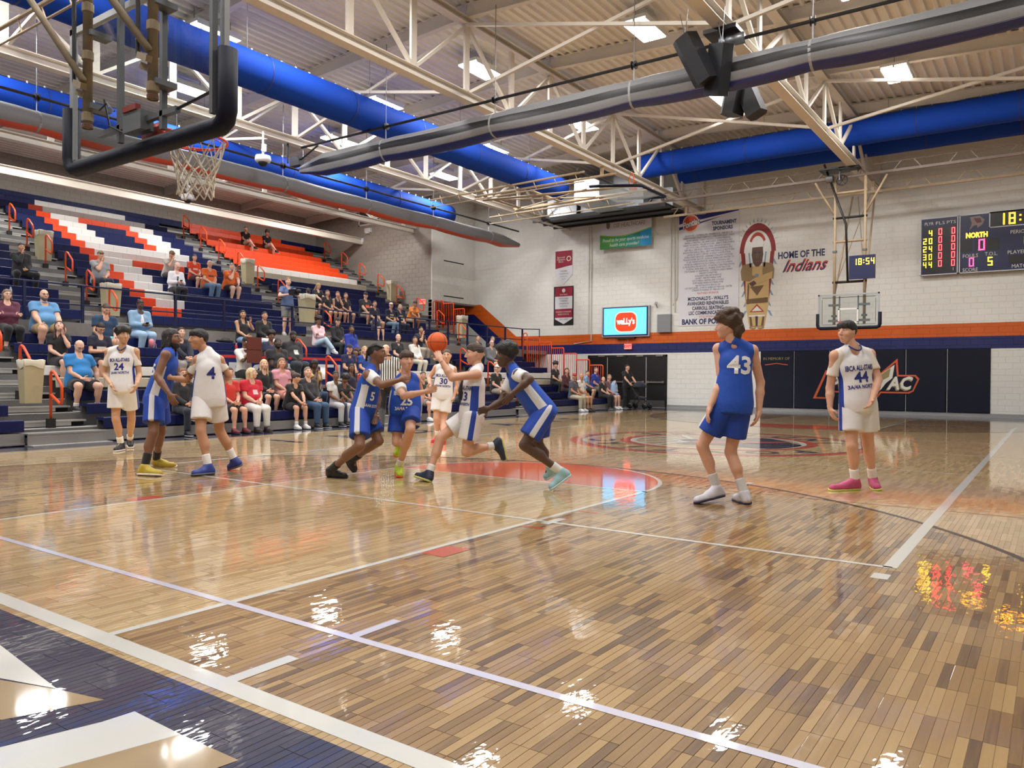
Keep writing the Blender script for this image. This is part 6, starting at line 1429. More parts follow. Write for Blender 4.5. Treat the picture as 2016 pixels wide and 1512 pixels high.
# blue, dreadlocks
J = joints(9.75, sr=(326, 699, -.18), sl=(340, 700, .18), er=(309, 741, -.28), wr=(333, 775, -.34), handr=(343, 795, -.34), el=(350, 740, .2), wl=(360, 745, -.02), handl=(368, 742, -.04), n=(333, 687), c=(338, 667), hr=(304, 786, -.1), hl=(312, 786, .1), kr=(302, 850, -.22), kl=(317, 849, .25))
J['ar'] = at_z(288, 913, .10); J['tr'] = at_z(319, 938, 0); J['xr'] = at_z(271, 936, 0); J['al'] = at_z(314, 900, .10); J['tl'] = at_z(348, 921, 0); J['xl'] = at_z(305, 918, 0)
t, sh = person('player in blue jersey with dreadlocks facing right beside the white number 4', J, (dv(1, .06), ZU), BROWN, ('dread', (24, 20, 20)), BJ(), BS, ((184, 160, 50), (226, 222, 214)), ((26, 26, 30), .17), s=1.03, beard=(26, 20, 18), **PK)
ms, mh, up, rt, fw = torso_axes(J); print_on(t, sh, '5', .2, ms-up*.22+rt*.06, nrm(-fw*.8+rt*.5), up, TEXTW)
# white 4, back turned
J = joints(9.72, sl=(390, 708, -.06), sr=(432, 709, .02), el=(369, 748, .02), wl=(338, 744, -.06), handl=(325, 740, -.08), er=(449, 738, .12), wr=(441, 753, .28), handr=(431, 757, .36), n=(408, 691), c=(391, 668, -.05), hl=(397, 787, -.05), hr=(426, 787, .05), kl=(395, 847, -.16), kr=(432, 847, .18))
J['al'] = at_z(406, 912, .10); J['tl'] = at_z(376, 938, 0); J['xl'] = at_z(423, 934, 0); J['ar'] = at_z(459, 900, .13); J['tr'] = at_z(449, 925, 0); J['xr'] = at_z(477, 917, .06)
t, sh = person('player in white jersey 4 seen from behind looking over his shoulder', J, (dv(-.72, .7, .02), ZU), TAN, ('fringe', (22, 19, 20)), WJ(), WS, ((44, 62, 140), (90, 92, 110)), ((232, 230, 228), .15), s=1.03, mouth=.003, **PK)
jersey_print(t, sh, J, [('4', .2, .17, None)], TEXTN, True, .02)
# blue 5, driving right
J = joints(9.3, sr=(724, 738, -.16), sl=(738, 737, .18), er=(751, 758, -.36), wr=(786, 748, -.30), handr=(801, 741, -.24), el=(744, 786, .15), wl=(738, 815, .0), handl=(737, 829, -.04), n=(735, 722), c=(742, 696), hr=(709, 813, -.1), hl=(718, 814, .12), kr=(708, 878, -.32), kl=(746, 868, .02), al=(690, 911, .36))
J['ar'] = at_z(668, 918, .11); J['tr'] = at_z(685, 942, 0); J['xr'] = at_z(646, 939, 0); J['tl'] = at(699, 931, 9.72); J['xl'] = at(681, 903, 9.76)
t, sh = person('player in blue jersey 5 with cornrows reaching his right arm out', J, (dv(1, -.02, -.03), ZU), BROWN, ('cornrow', (26, 21, 20)), BJ(under=(222, 220, 224)), BS, ((22, 22, 24), (20, 20, 22)), ((24, 24, 26), .16), **PK)
ms, mh, up, rt, fw = torso_axes(J); print_on(t, sh, '5', .14, ms-up*.25+rt*.06, nrm(fw*.8+rt*.5), up, TEXTW); print_on(t, sh, '3A/4A SOUTH', .05, ms-up*.36+rt*.04, nrm(fw*.8+rt*.5), up, TEXTW, width=.22)
# blue 25, running towards the camera
J = joints(9.45, sr=(779, 755, 0), sl=(819, 745, .1), er=(795, 780, -.26), wr=(837, 771, -.36), handr=(857, 765, -.36), el=(830, 778, .22), wl=(824, 802, .1), handl=(822, 815, .05), n=(799, 739), c=(800, 710, -.05), hr=(786, 806), hl=(809, 806), kl=(808, 845, -.26), kr=(781, 870, -.08), ar=(788, 876, .30))
J['al'] = at_z(797, 909, .10); J['tl'] = at_z(787, 941, 0); J['xl'] = J['tl']-dv(.25, .95)*.29+ZU*.02; J['tr'] = at(779, 902, 9.68); J['xr'] = at(792, 868, 9.86)
t, sh = person('player in blue jersey 25 running forward in lime green shoes', J, (dv(.5, .86), ZU), LIGHT, ('fringe', (74, 54, 40)), BJ(under=(224, 222, 224), under_side='r'), BS, ((184, 214, 40), (236, 96, 40)), ((232, 230, 226), .13), **PK)
jersey_print(t, sh, J, [('IBCA ALL-STARS', .075, .17, .30), ('25', .15, .27, None), ('3A/4A SOUTH', .055, .36, .27)], TEXTW)
# referee
J = joints(17.6, sr=(747, 709), sl=(783, 711, .05), er=(741, 733, .05), wr=(748, 756, -.05), el=(790, 736, .05), wl=(780, 758, -.05), n=(765, 702), c=(759, 689, -.05), hr=(756, 757), hl=(774, 757), kr=(752, 806), kl=(776, 806))
J['ar'] = at_z(751, 842, .10); J['al'] = at_z(776, 842, .10); J['tr'] = J['ar']+dv(-.3, .9)*.19-ZU*.08; J['tl'] = J['al']+dv(-.1, 1)*.19-ZU*.08
person('referee in black and white striped shirt and black trousers behind the players', J, (dv(-.55, .84), ZU), FAIR, ('balding', (120, 108, 98)), dict(kind='polo', c=(24, 24, 26), c2=(228, 228, 228), pat='stripe', inf=.02, hem=.04), dict(kind='trousers', c=(20, 20, 22)), ((20, 20, 20), (20, 20, 20)), group='referees', hr=.014, hh=.0075)
# white 30
J = joints(14.55, sr=(859, 724), sl=(893, 727, .03), er=(845, 744, .05), wr=(847, 759, -.14), handr=(845, 768, -.2), el=(899, 759, .05), wl=(893, 781, -.02), handl=(890, 792, -.04), n=(876, 719), c=(880, 701, -.03), hr=(862, 778), hl=(880, 778), kr=(859, 824, -.08), kl=(873, 829, -.05))
J['ar'] = at_z(862, 853, .10); J['tr'] = at_z(850, 872, 0); J['xr'] = J['tr']-dv(-.45, .9)*.28; J['al'] = at_z(871, 856, .10); J['tl'] = at_z(873, 875, 0); J['xl'] = J['tl']-dv(.1, .99)*.28
t, sh = person('player in white jersey 30 jogging behind the ball handler in red shoes', J, (dv(-.05, 1), ZU), LIGHT, ('short', (84, 62, 46)), dict(WJ(), under=None), WS, ((196, 44, 52), (210, 60, 60)), ((232, 230, 226), .12), **PK)
jersey_print(t, sh, J, [('IBCA ALL-STARS', .075, .145, .30), ('30', .15, .25, None), ('3A/4A NORTH', .055, .335, .27)], TEXTN)
# ball handler in white
J = joints(9.1, sl=(938, 737, -.18), sr=(930, 738, .16), el=(890, 744, -.28), wl=(868, 709, -.24), handl=(860, 692, -.17), er=(892, 742, .14), wr=(866, 708, .10), handr=(858, 690, .06), n=(941, 723), c=(935, 698), hl=(930, 820, -.1), hr=(927, 818, .12), kl=(918, 890, -.12), kr=(867, 862, .06), al=(974, 877, .08))
J['ar'] = at_z(843, 921, .11); J['tr'] = at_z(816, 945, .0)+ZU*.03; J['xr'] = at_z(847, 950, 0); J['tl'] = at(998, 906, 9.2); J['xl'] = at(987, 860, 9.16)
t, sh = person('player in white jersey driving left with the orange ball held up', J, (dv(-1, .06, -.02), ZU), LIGHT, ('fade', (62, 48, 38)), dict(WJ(), under=None, inner=(24, 24, 28)), WS, ((36, 46, 72), (196, 196, 120)), ((228, 226, 222), .10), curl=(.25, .25), palm=dict(l=dv(0, -1), r=dv(0, 1)), **PK)
ms, mh, up, rt, fw = torso_axes(J); o = nrm(fw*.85-rt*.5)
for s, z_, h_, wd in (('IBCA ALL-STARS', .07, .16, .24), ('13', .14, .26, None), ('3A/4A NORTH', .05, .345, .2)): print_on(t, sh, s, z_, ms-up*h_-rt*.03, o, up, TEXTN, width=wd)
bc = at(861, 674, 9.06); t = thing('basketball', 'orange basketball held up in the hands of the driving player in white', 'ball', tuple(bc-V3(0, 0, .12)))
BALL = mat('basketball_leather', (222, 96, 40), .6, bump=.3, bscale=160)
mb = MB(); mb.lathe([(.12*math.sin(a), -.12*math.cos(a)) for a in np.linspace(.02, math.pi-.02, 17)], bc, 2, 28); mb.build('leather', BALL, t, True)
mb = MB()
for ax in range(3):
    o = [i for i in range(3) if i != ax]; pts = []
    for a in np.linspace(0, 2*math.pi, 36, endpoint=False): q = np.array(bc, float); q[o[0]] += .1195*math.cos(a); q[o[1]] += .1195*math.sin(a); pts.append(q)
    mb.tube(pts, .0026, 5, closed=True)
mb.build('ball_seam', mat('ball_seam_black', (30, 22, 20), .6), t)
# blue defender leaning in
J = joints(8.5, sl=(1020, 737, -.16), sr=(1010, 741, .16), el=(1043, 747, -.38), wl=(1010, 774, -.42), handl=(1000, 785, -.42), er=(986, 792, .08), wr=(962, 804, .02), handr=(947, 808, -.02), n=(1006, 723), c=(996, 701), hl=(1073, 813, -.1), hr=(1067, 811, .12), kl=(1032, 876, -.16), al=(1096, 919, -.1), kr=(1058, 872, .2), ar=(1090, 914, .36))
J['tl'] = at_z(1083, 967, .0); J['xl'] = at(1125, 936, 8.42); J['tr'] = at(1072, 946, 8.84); J['xr'] = at(1102, 926, 8.86)
t, sh = person('player in blue jersey with a round afro crouching in against the ball handler', J, (dv(-1, .0, -.03), ZU), DARKS, ('afro', (20, 18, 18)), BJ(under=(222, 220, 222)), dict(BS, len=.74), ((150, 190, 200), (186, 214, 220)), ((216, 218, 214), .12), **PK)
# blue 43, back turned
J = joints(7.66, sl=(1415, 687, .06), sr=(1481, 690, 0), el=(1420, 752, .0), wl=(1398, 801, -.06), handl=(1392, 820, -.08), er=(1497, 753, .06), wr=(1494, 811, 0), handr=(1488, 834, -.02), n=(1445, 672), c=(1432, 643), hl=(1427, 798), hr=(1457, 798), kl=(1382, 876, .10), kr=(1438, 889, .08))
J['al'] = at_z(1407, 941, .12); J['tl'] = at_z(1368, 993, 0); J['xl'] = at_z(1426, 978, .045); J['ar'] = at_z(1459, 956, .10); J['xr'] = at_z(1476, 994, 0); J['tr'] = J['xr']+nrm(at_z(1434, 981, 0)-J['xr'])*.30
t, sh = person('player in blue jersey 43 with curly hair seen from behind on the right', J, (dv(-.9, -.42), ZU), LIGHT, ('curly', (74, 56, 44)), BJ(trim=(18, 60, 150)), dict(BS, len=.68), ((206, 204, 214), (52, 48, 84)), ((206, 204, 202), .15), s=1.0, **PK)
jersey_print(t, sh, J, [('43', .24, .17, None)], TEXTW, True, .035)
# white 44
J = joints(8.6, sr=(1644, 700, -.02), sl=(1712, 697, .06), er=(1634, 764, .05), wr=(1634, 803, .0), handr=(1640, 821, -.02), el=(1729, 748, -.02), wl=(1717, 787, -.22), handl=(1708, 806, -.28), n=(1678, 682), c=(1668, 654), hr=(1674, 796), hl=(1705, 796), kr=(1677, 876, -.06), kl=(1709, 873, .06))
J['ar'] = at_z(1678, 940, .10); J['tr'] = at_z(1632, 967, 0); J['xr'] = at_z(1692, 964, 0); J['al'] = at_z(1729, 925, .10); J['tl'] = at_z(1730, 967, 0); J['xl'] = J['tl']-dv(-.25, .96)*.30
t, sh = person('player in white jersey 44 standing at the right in pink and lime shoes', J, (dv(-.88, .47), ZU), LIGHT, ('fringe', (24, 21, 22)), WJ(), dict(WS, len=.66), ((190, 76, 120), (206, 220, 110)), ((230, 228, 224), .14), s=1.02, b=1.03, **PK)
jersey_print(t, sh, J, [('IBCA ALL-STARS', .08, .155, .32), ('44', .16, .26, None), ('3A/4A NORTH', .058, .36, .30)], TEXTN, out=nrm(torso_axes(J)[4]*.9+TOC*.35))
# ================================================================ the crowd
def ik(S, W, a, b, pole):
    S, W = np.asarray(S, float), np.asarray(W, float); d = W-S; L = np.linalg.norm(d); L = min(L, (a+b)*.985); d = nrm(d); x = (a*a-b*b+L*L)/(2*L); h = math.sqrt(max(a*a-x*x, 0)); p = np.asarray(pole, float); p = nrm(p-d*(p@d)); return S+d*x+p*h, S+d*L
def row_place(bank, row):
    return (LY1+LRU*(row-1), LZ1+LRI*(row-1)) if bank == 'L' else (UY1+URU*(row-1), UZ1+URI*(row-1))
PLAY = V3(5, 1.5, 1.2)
def on_plane_y(u, v, y): d = at(u, v, 1.0)-CAM; return CAM+d*((y-CAM[1])/d[1])
def sit(lab, px, bank, row, s=1.0, lean=.10, arms='lap', look='play', turn=0.0, spread=.12, cross=False, skin=LIGHT, hair=('short', (60, 46, 36)), top=None, bottom=None, b=1.0, feet_dx=0.0, child=False, lap=None, **kw):
    yf, zs = row_place(bank, row); f = V3(-math.sin(turn), -math.cos(turn), 0); r = np.cross(f, ZU); ut = nrm(ZU*math.cos(lean)+f*math.sin(lean))
    hy = yf+.20; head_off = ut*.50*s+nrm(ut*.55+ZU*.45)*.235*s+f*.035
    x = on_plane_y(px[0], px[1], hy+head_off[1])[0]-head_off[0]
    H = V3(x, hy, zs+.10*min(b, 1.15))
    if lap is not None: H = np.asarray(lap, float)
    zd = zs-.42 if row > 1 else 0.0
    if lap is not None: zd = H[2]-.38
    ms = H+ut*.50*s; J = dict(sl=ms-r*.175*b**.5*s, sr=ms+r*.175*b**.5*s, n=ms+ut*.055*s, c=H+head_off, hl=H-r*.085*b*s, hr=H+r*.085*b*s)
    kz = zd+.50*s if (row > 1 or not child) else zs+.08
    J['kl'] = V3(*(H-r*spread+f*.42*s)[:2], max(kz, zs+.06)); J['kr'] = V3(*(H+r*spread+f*.42*s)[:2], max(kz, zs+.06))
    az = zd+.09 if not child or row > 1 else zs-.34
    for q, sg in (('l', -1), ('r', 1)):
        J['a'+q] = V3(*(H+r*sg*(spread+.01+feet_dx)+f*(.32 if row > 1 else .42)*s)[:2], az); J['t'+q] = J['a'+q]+f*.19*s-ZU*.085
    if cross: J['kr'] = H+f*.42*s+r*.03+ZU*.12; J['ar'] = J['kr']-r*.16+f*.16*s-ZU*.33*s; J['tr'] = J['ar']+f*.16-r*.05-ZU*.12; J['xr'] = J['ar']-f*.06+r*.01-ZU*.06
    A, B = .285*s, .255*s; sd = dict(l=-1, r=1)
    def arm(q, W, pole): J['e'+q], J['w'+q] = ik(J['s'+q], W, A, B, pole)
    for q in 'lr':
        sg = sd[q]; out = r*sg
        pole = out*.6-ZU*.6-f*.4
        mode = arms if isinstance(arms, str) else arms[0 if q == 'l' else 1]
        if mode == 'lap': arm(q, H+f*.27*s+out*.055+ZU*.10*s, pole); J['hand'+q] = J['w'+q]-out*.08+f*.03-ZU*.01
        elif mode == 'knees': arm(q, J['k'+q]-f*.07*s+ZU*.075, pole); J['hand'+q] = J['w'+q]+f*.09-ZU*.03
        elif mode == 'lean': arm(q, (J['kl']+J['kr'])/2+f*.08*s+out*.045+ZU*.10, out*.8-ZU*.6); J['hand'+q] = J['w'+q]-out*.05+f*.06-ZU*.05
        elif mode == 'chin': arm(q, J['c']-ZU*.19*s+f*.115*s+out*.02, out*.3-ZU+f*.3); J['hand'+q] = J['w'+q]+ZU*.08+f*.0-out*.01
        elif mode == 'phone': arm(q, H+f*.30*s+out*.05+ZU*.22*s, pole); J['hand'+q] = J['w'+q]-out*.06+f*.05+ZU*.02
        elif mode == 'high': arm(q, H+f*.30*s+out*.04+ZU*.50*s, pole); J['hand'+q] = J['w'+q]+f*.03+ZU*.08
        elif mode == 'cross': arm(q, ms-ut*.24*s+f*.17*s-out*.10, out*.7-ZU*.5+f*.1); J['hand'+q] = J['w'+q]-out*.08+ZU*.02
        elif mode == 'side': arm(q, H+out*.34+ZU*.02+f*.05, out*.8-f*.4); J['hand'+q] = J['w'+q]+out*.05+f*.06-ZU*.05
    if look == 'play': g = nrm(PLAY-J['c']); g = nrm(V3(g[0], g[1], g[2]*.5)*.75+f*.35)
    elif look == 'down': g = nrm(f-ZU*.75)
    elif look == 'cam': g = nrm(CAM-J['c'])
    elif look == 'up': g = nrm(V3(-.5, -.8, .35))
    else: g = nrm(np.asarray(look, float))
    kw.setdefault('shoes', ((40, 40, 44), (200, 200, 202)))
    t, sh = person(lab, J, (g, ZU), skin, hair, top, bottom, b=b, s=s, hr=.021, hh=.0095, hs=.0075, **kw)
    return t, sh, J
def tee(c, **k): return dict(kind='tee', c=c, **k)
def shorts(c, **k): return {**dict(kind='shorts', c=c, len=.80, flare=.014), **k}
def pants(c, **k): return dict(kind='trousers', c=c, **k)
BLK, NVY, TEAL, JEAN, LJEAN, KHAKI, GREY, BEIGE = (22, 22, 25), (20, 26, 48), (22, 52, 80), (58, 78, 108), (142, 164, 190), (170, 158, 134), (128, 130, 134), (186, 176, 152)
W1 = ((226, 224, 222), (236, 234, 232)); K1 = ((30, 30, 32), (210, 210, 210)); SND = ((60, 50, 46), (70, 60, 54))
def decal(t, sh, J, c, w_=.10, h=.08, up_=.17):
    ms, mh, up, rt, fw = torso_axes({k: np.asarray(v, float) for k, v in J.items()}); print_on(t, sh, None, 0, ms-up*up_, fw, up, mat('print_%d_%d_%d' % c, c, .6), name='shirt_print', poly=(-w_, w_, -h, h))
S = sit
S('woman in a maroon top and black capri trousers seated at the left edge', (14, 594), 'L', 8, .97, .02, 'cross', skin=FAIR, hair=('bob', (112, 92, 74)), top=dict(kind='long', c=(82, 22, 48)), bottom=pants(BLK, up=.14), b=1.2, belly=.06, glasses=True, shoes=SND)
S('bald man in a blue polo shirt and tan shorts, largest in the upper left crowd', (87, 590), 'L', 8, 1.05, .0, 'knees', skin=LIGHT, hair=('bald', (60, 50, 44)), top=dict(kind='polo', c=(86, 136, 182)), bottom=shorts((150, 128, 92)), b=1.38, belly=.13, beard=(96, 84, 76), glasses=True, spread=.20)
S('young man dressed all in black with white shoes high at the left edge', (42, 485), 'U', 4, .98, .05, ('lap', 'chin'), spread=.24, skin=TAN, hair=('short', (24, 22, 22)), top=dict(kind='hoodie', c=BLK), bottom=pants(BLK), shoes=W1, b=1.1)
S('man in a grey tee and camouflage cap behind the beige bin', (198, 507), 'U', 4, 1.06, .12, ('lap', 'chin'), skin=LIGHT, hair=('short', (90, 74, 60)), top=tee((150, 152, 154)), bottom=pants((36, 46, 66)), cap=((134, 116, 92), 'front', (110, 96, 78)), b=1.15, belly=.05)
S('boy in a pale grey tee and dark shorts seated on the white letter seats', (338, 491), 'U', 6, .98, .38, ('lean', 'chin'), 'down', skin=LIGHT, hair=('fringe', (124, 96, 68)), top=tee((196, 190, 182)), bottom=shorts((62, 56, 60)), shoes=W1)
t, sh, J = S('older man in a white dress shirt and dark tie looking down at his phone', (349, 528), 'U', 4, 1.04, .22, 'phone', 'down', skin=FAIR, hair=('balding', (150, 144, 138)), top=dict(kind='long', c=(222, 222, 228)), bottom=pants((26, 28, 34)), glasses=True)
ms, mh, up, rt, fw = torso_axes(J); print_on(t, sh, None, 0, ms-up*.24, fw, up, mat('tie_grey', (60, 64, 74), .6), name='necktie', poly=(-.028, .028, -.22, .18))
PHM = mat('phone_black', (20, 20, 24), .25); PHS = mat('phone_screen', (120, 130, 150), .2)
def phone(J, lab, m=PHM, w_=.038, h=.078, d=(0, -.3, 1)):
    p = (np.asarray(J['wl'])+np.asarray(J['wr']))/2+(np.asarray(J['handl'])+np.asarray(J['handr'])-np.asarray(J['wl'])-np.asarray(J['wr']))*.55; t = thing('phone', lab, 'phone', tuple(p)); u_ = nrm(np.array(d, float)); x = V3(1, 0, 0); n_ = np.cross(x, u_)
    mb = MB(); mb.add([tuple(p+x*a*w_+u_*c_*h+n_*e*.005) for e in (-1, 1) for a, c_ in ((-1, -1), (1, -1), (1, 1), (-1, 1))], [(3,2,1,0),(4,5,6,7),(0,1,5,4),(1,2,6,5),(2,3,7,6),(3,0,4,7)]); mb.build('case', m, t)
    mb = MB(); mb.add([tuple(p+x*a*w_*.92+u_*c_*h*.94-n_*.0058) for a, c_ in ((-1, -1), (1, -1), (1, 1), (-1, 1))], [(0, 1, 2, 3)]); mb.build('screen', PHS, t)
phone(J, 'phone held low by the older man in the white dress shirt', d=(0, -.8, .5))
t, sh, J = S('woman in an orange tee and short skirt seated left of the two orange shirted men', (383, 501), 'U', 6, .97, .05, 'lap', spread=.07, skin=FAIR, hair=('bob', (44, 34, 30)), top=tee((214, 68, 26)), bottom=shorts((70, 30, 34)), shoes=SND); decal(t, sh, J, (220, 200, 190), .09, .03)
t, sh, J = S('man in an orange tee and blue jeans between two other orange shirts', (413, 515), 'U', 5, 1.04, .08, 'lap', skin=LIGHT, hair=('balding', (90, 80, 72)), top=tee((216, 96, 30)), bottom=pants((84, 112, 140)), b=1.12, belly=.05); decal(t, sh, J, (70, 50, 60), .10, .03)
S('grey haired man in an orange polo and navy shorts leaning on his hand', (457, 509), 'U', 5, 1.05, .25, ('lean', 'chin'), skin=FAIR, hair=('short', (140, 134, 128)), top=dict(kind='polo', c=(218, 100, 28)), bottom=shorts(NVY), b=1.25, belly=.09, beard=(180, 174, 168), shoes=W1)
S('boy in a dark tee slouched on the top orange rows, the left one', (484, 458), 'U', 14, .88, .02, 'lap', skin=FAIR, hair=('short', (60, 44, 34)), top=tee((30, 26, 34)), bottom=shorts((150, 130, 110)), shoes=K1, cross=True)
S('boy in a dark tee slouched on the top orange rows, the right one', (526, 464), 'U', 14, .88, .02, 'lap', skin=LIGHT, hair=('curly', (40, 30, 26)), top=tee((36, 34, 44)), bottom=shorts((150, 130, 110)), shoes=K1, cross=True)
S('dark haired girl with her back turned beside the girl with sunglasses on her head', (607, 562), 'U', 3, .95, .15, 'lap', (.6, .8, 0), skin=TAN, hair=('ponytail', (40, 32, 28)), top=tee((26, 28, 44)), bottom=shorts((180, 150, 140)), turn=-.5)
S('blonde girl in black with sunglasses on top of her head', (627, 559), 'U', 4, .96, .15, 'lean', 'down', skin=FAIR, hair=('long', (168, 136, 96)), top=tee(BLK), bottom=shorts(BLK), glasses=True)
S('girl with long brown hair in a black tee, second of four girls in a row', (645, 573), 'U', 3, .97, .05, 'lap', skin=LIGHT, hair=('long', (92, 66, 48)), top=tee((26, 24, 30)), bottom=shorts(BLK), shoes=W1)
S('girl in a black sleeveless top with a hand raised to her mouth', (665, 577), 'U', 3, .96, .1, ('chin', 'lap'), skin=LIGHT, hair=('ponytail', (110, 80, 58)), top=dict(kind='tank', c=(28, 26, 32)), bottom=shorts(BLK), shoes=W1)
S('girl with long dark hair in a black tee at the right end of the girls', (681, 581), 'U', 3, .95, .05, 'lap', skin=LIGHT, hair=('long', (70, 50, 40)), top=tee((24, 24, 28)), bottom=shorts(BLK), shoes=W1)
t, sh, J = S('large man in a black tee with an orange print and a dark cap', (720, 588), 'U', 3, 1.06, .05, 'knees', skin=LIGHT, hair=('short', (60, 50, 44)), top=tee((24, 24, 32)), bottom=shorts((160, 150, 136)), cap=((24, 24, 34), 'front'), b=1.25, belly=.09, spread=.17); decal(t, sh, J, (206, 92, 60), .11, .06)
S('person in a dark tee behind the small child next to the large man', (738, 600), 'U', 2, 1.0, .05, 'lap', skin=LIGHT, hair=('short', (70, 56, 46)), top=tee((24, 26, 40)), bottom=shorts((170, 160, 150)))
S('small fair haired child in navy on the railing side bench', (742, 616), 'U', 1, .66, .05, 'lap', skin=FAIR, hair=('short', (180, 150, 110)), top=tee((40, 40, 60)), bottom=shorts((80, 80, 90)), child=True)
t, sh, J = S('man in a white cap and navy tee with jeans behind the walkway rail', (770, 607), 'U', 2, 1.0, .12, 'lap', skin=LIGHT, hair=('short', (120, 104, 92)), top=tee(NVY), bottom=pants((110, 136, 160)), cap=((214, 206, 196), 'front')); decal(t, sh, J, (214, 196, 140), .10, .07)
t, sh, J = S('grey haired woman in a navy tee with a pale print behind the walkway rail', (788, 613), 'U', 2, .97, .08, 'lap', skin=FAIR, hair=('bob', (176, 160, 140)), top=tee(NVY), bottom=pants((24, 30, 52))); decal(t, sh, J, (214, 200, 150), .10, .07)
S('dark haired person in a bright orange tee bending forward by the alcove wall', (817, 606), 'U', 3, .98, .42, 'lean', 'down', skin=TAN, hair=('short', (34, 28, 26)), top=tee((236, 138, 52)), bottom=shorts((200, 180, 160)), b=1.05)
S('woman in a pink jacket and pale blue jeans with white shoes', (627, 639), 'L', 8, .97, .0, 'cross', skin=BROWN, hair=('curly', (40, 24, 26)), top=dict(kind='jacket', c=(226, 184, 190), c2=(224, 200, 200)), bottom=pants((166, 190, 206)), shoes=W1, glasses=True, cross=True)
S('person in a black hoodie and black cap beside the pink jacket', (665, 645), 'L', 8, 1.0, .05, 'lap', skin=LIGHT, hair=('long', (30, 26, 26)), top=dict(kind='hoodie', c=(26, 26, 30)), bottom=pants((38, 38, 44)), cap=(BLK, 'front'))
S('woman in a royal blue hoodie and dark shorts', (692, 650), 'L', 7, .98, .05, 'lap', skin=BROWN, hair=('long', (26, 20, 20)), top=dict(kind='hoodie', c=(26, 50, 150)), bottom=shorts((26, 30, 60)), shoes=W1)
S('bald man in a black polo seated behind the referee', (784, 674), 'L', 6, 1.02, .05, 'lap', skin=FAIR, hair=('bald', (150, 140, 130)), top=dict(kind='polo', c=(24, 28, 38)), bottom=pants(BLK))
S('woman in a white top and cream trousers left of the ball', (817, 680), 'L', 6, .97, .0, 'lap', skin=LIGHT, hair=('long', (84, 62, 44)), top=dict(kind='long', c=(222, 222, 218)), bottom=pants((204, 198, 180)))
S('boy in navy resting his chin on his hand above the ball', (829, 656), 'L', 8, .95, .2, ('lean', 'chin'), skin=TAN, hair=('short', (24, 22, 22)), top=tee(NVY), bottom=pants((170, 160, 140)))
t, sh, J = S('woman with long dark hair in a black top and jeans holding up a phone', (478, 629), 'L', 8, .98, .0, ('high', 'lap'), skin=TAN, hair=('long', (26, 20, 20)), top=dict(kind='tank', c=BLK), bottom=pants((118, 150, 182)), shoes=SND)
p = np.asarray(J['handl']); phone(dict(wl=p-ZU*.06, wr=p-ZU*.06, handl=p, handr=p), 'grey phone held up by the woman with long dark hair', mat('phone_grey', (90, 92, 92), .3))
S('man in a black sweater and white trousers beside the woman with a phone', (521, 639), 'L', 8, .98, .1, 'lap', skin=TAN, hair=('short', (34, 30, 30)), top=dict(kind='long', c=(20, 20, 22)), bottom=pants((216, 216, 218)), b=1.1)
t, sh, J = S('man in a white shirt and striped black cap holding an open brown folder', (484, 685), 'L', 4, 1.05, .08, 'high', 'down', skin=BROWN, hair=('short', (24, 20, 20)), top=dict(kind='rolled', c=(222, 220, 214)), bottom=pants((24, 26, 32)), cap=((24, 24, 26), 'front', (210, 210, 210)), shoes=W1, b=1.1)
p = (np.asarray(J['handl'])+np.asarray(J['handr']))/2+V3(0, -.06, -.02); FOLD = mat('brown_folder', (94, 38, 28), .45); fo = thing('folder', 'open brown folder held up by the man in the white shirt', 'folder', tuple(p))
for a, b_ in ((0.0, .30), (-.33, 0.0)): mb = MB(); mb.prism([(p[1]-.02-.04*abs(a), p[2]+a), (p[1]-.005-.04*abs(a), p[2]+a), (p[1]+.005, p[2]+b_), (p[1]-.01, p[2]+b_)], 0, p[0]-.21, p[0]+.21); mb.build('cover', FOLD, fo)
S('woman in a navy tee with her hair up behind two large men in black', (534, 672), 'L', 5, 1.02, .02, 'lap', skin=BROWN, hair=('afro', (28, 20, 18)), top=tee((26, 36, 66)), bottom=pants(BLK), b=1.15, glasses=True)
S('large bearded man in a black tee in the middle of the lower crowd', (547, 688), 'L', 4, 1.06, .06, 'lap', skin=DARKS, hair=('short', (20, 18, 18)), top=tee((28, 28, 32)), bottom=shorts((40, 44, 52)), b=1.4, belly=.12, beard=(20, 17, 16), spread=.18)
t, sh, J = S('large man in a black beanie and black sweatshirt with a white print', (577, 677), 'L', 5, 1.06, .06, 'lap', skin=DARKS, hair=('short', (20, 18, 18)), top=dict(kind='hoodie', c=(36, 36, 40)), bottom=pants((40, 46, 56)), cap=((22, 22, 24), 'beanie'), b=1.35, belly=.10, beard=(20, 17, 16)); decal(t, sh, J, (206, 206, 204), .07, .06)
S('young woman with long blonde hair in a black top', (520, 731), 'L', 2, .96, .05, 'lap', skin=FAIR, hair=('long', (206, 180, 136)), top=dict(kind='long', c=(22, 22, 24)), bottom=shorts((30, 30, 34)))
t, sh, J = S('older woman in a red tee and white trousers in the front row', (496, 751), 'L', 1, .98, .05, 'lap', (.75, -.6, .05), skin=FAIR, hair=('bob', (206, 186, 148)), top=tee((196, 24, 50)), bottom=pants((222, 220, 216)), b=1.22, belly=.08, shoes=SND, curl=(.5, .5)); decal(t, sh, J, (220, 190, 196), .06, .05)
S('woman in a pink blouse with shoulder length brown hair', (555, 726), 'L', 2, 1.0, .03, 'lap', skin=LIGHT, hair=('bob', (142, 104, 72)), top=tee((214, 150, 162)), bottom=shorts((200, 140, 130)), b=1.1, belly=.03)
S('boy in a black tee and dark shorts in the front row turning away', (583, 760), 'L', 1, .90, .30, 'lean', (.75, -.5, -.25), skin=LIGHT, hair=('fringe', (62, 46, 36)), top=tee((24, 24, 27)), bottom=shorts((24, 24, 28)), shoes=W1, socks=((220, 220, 220), .1))
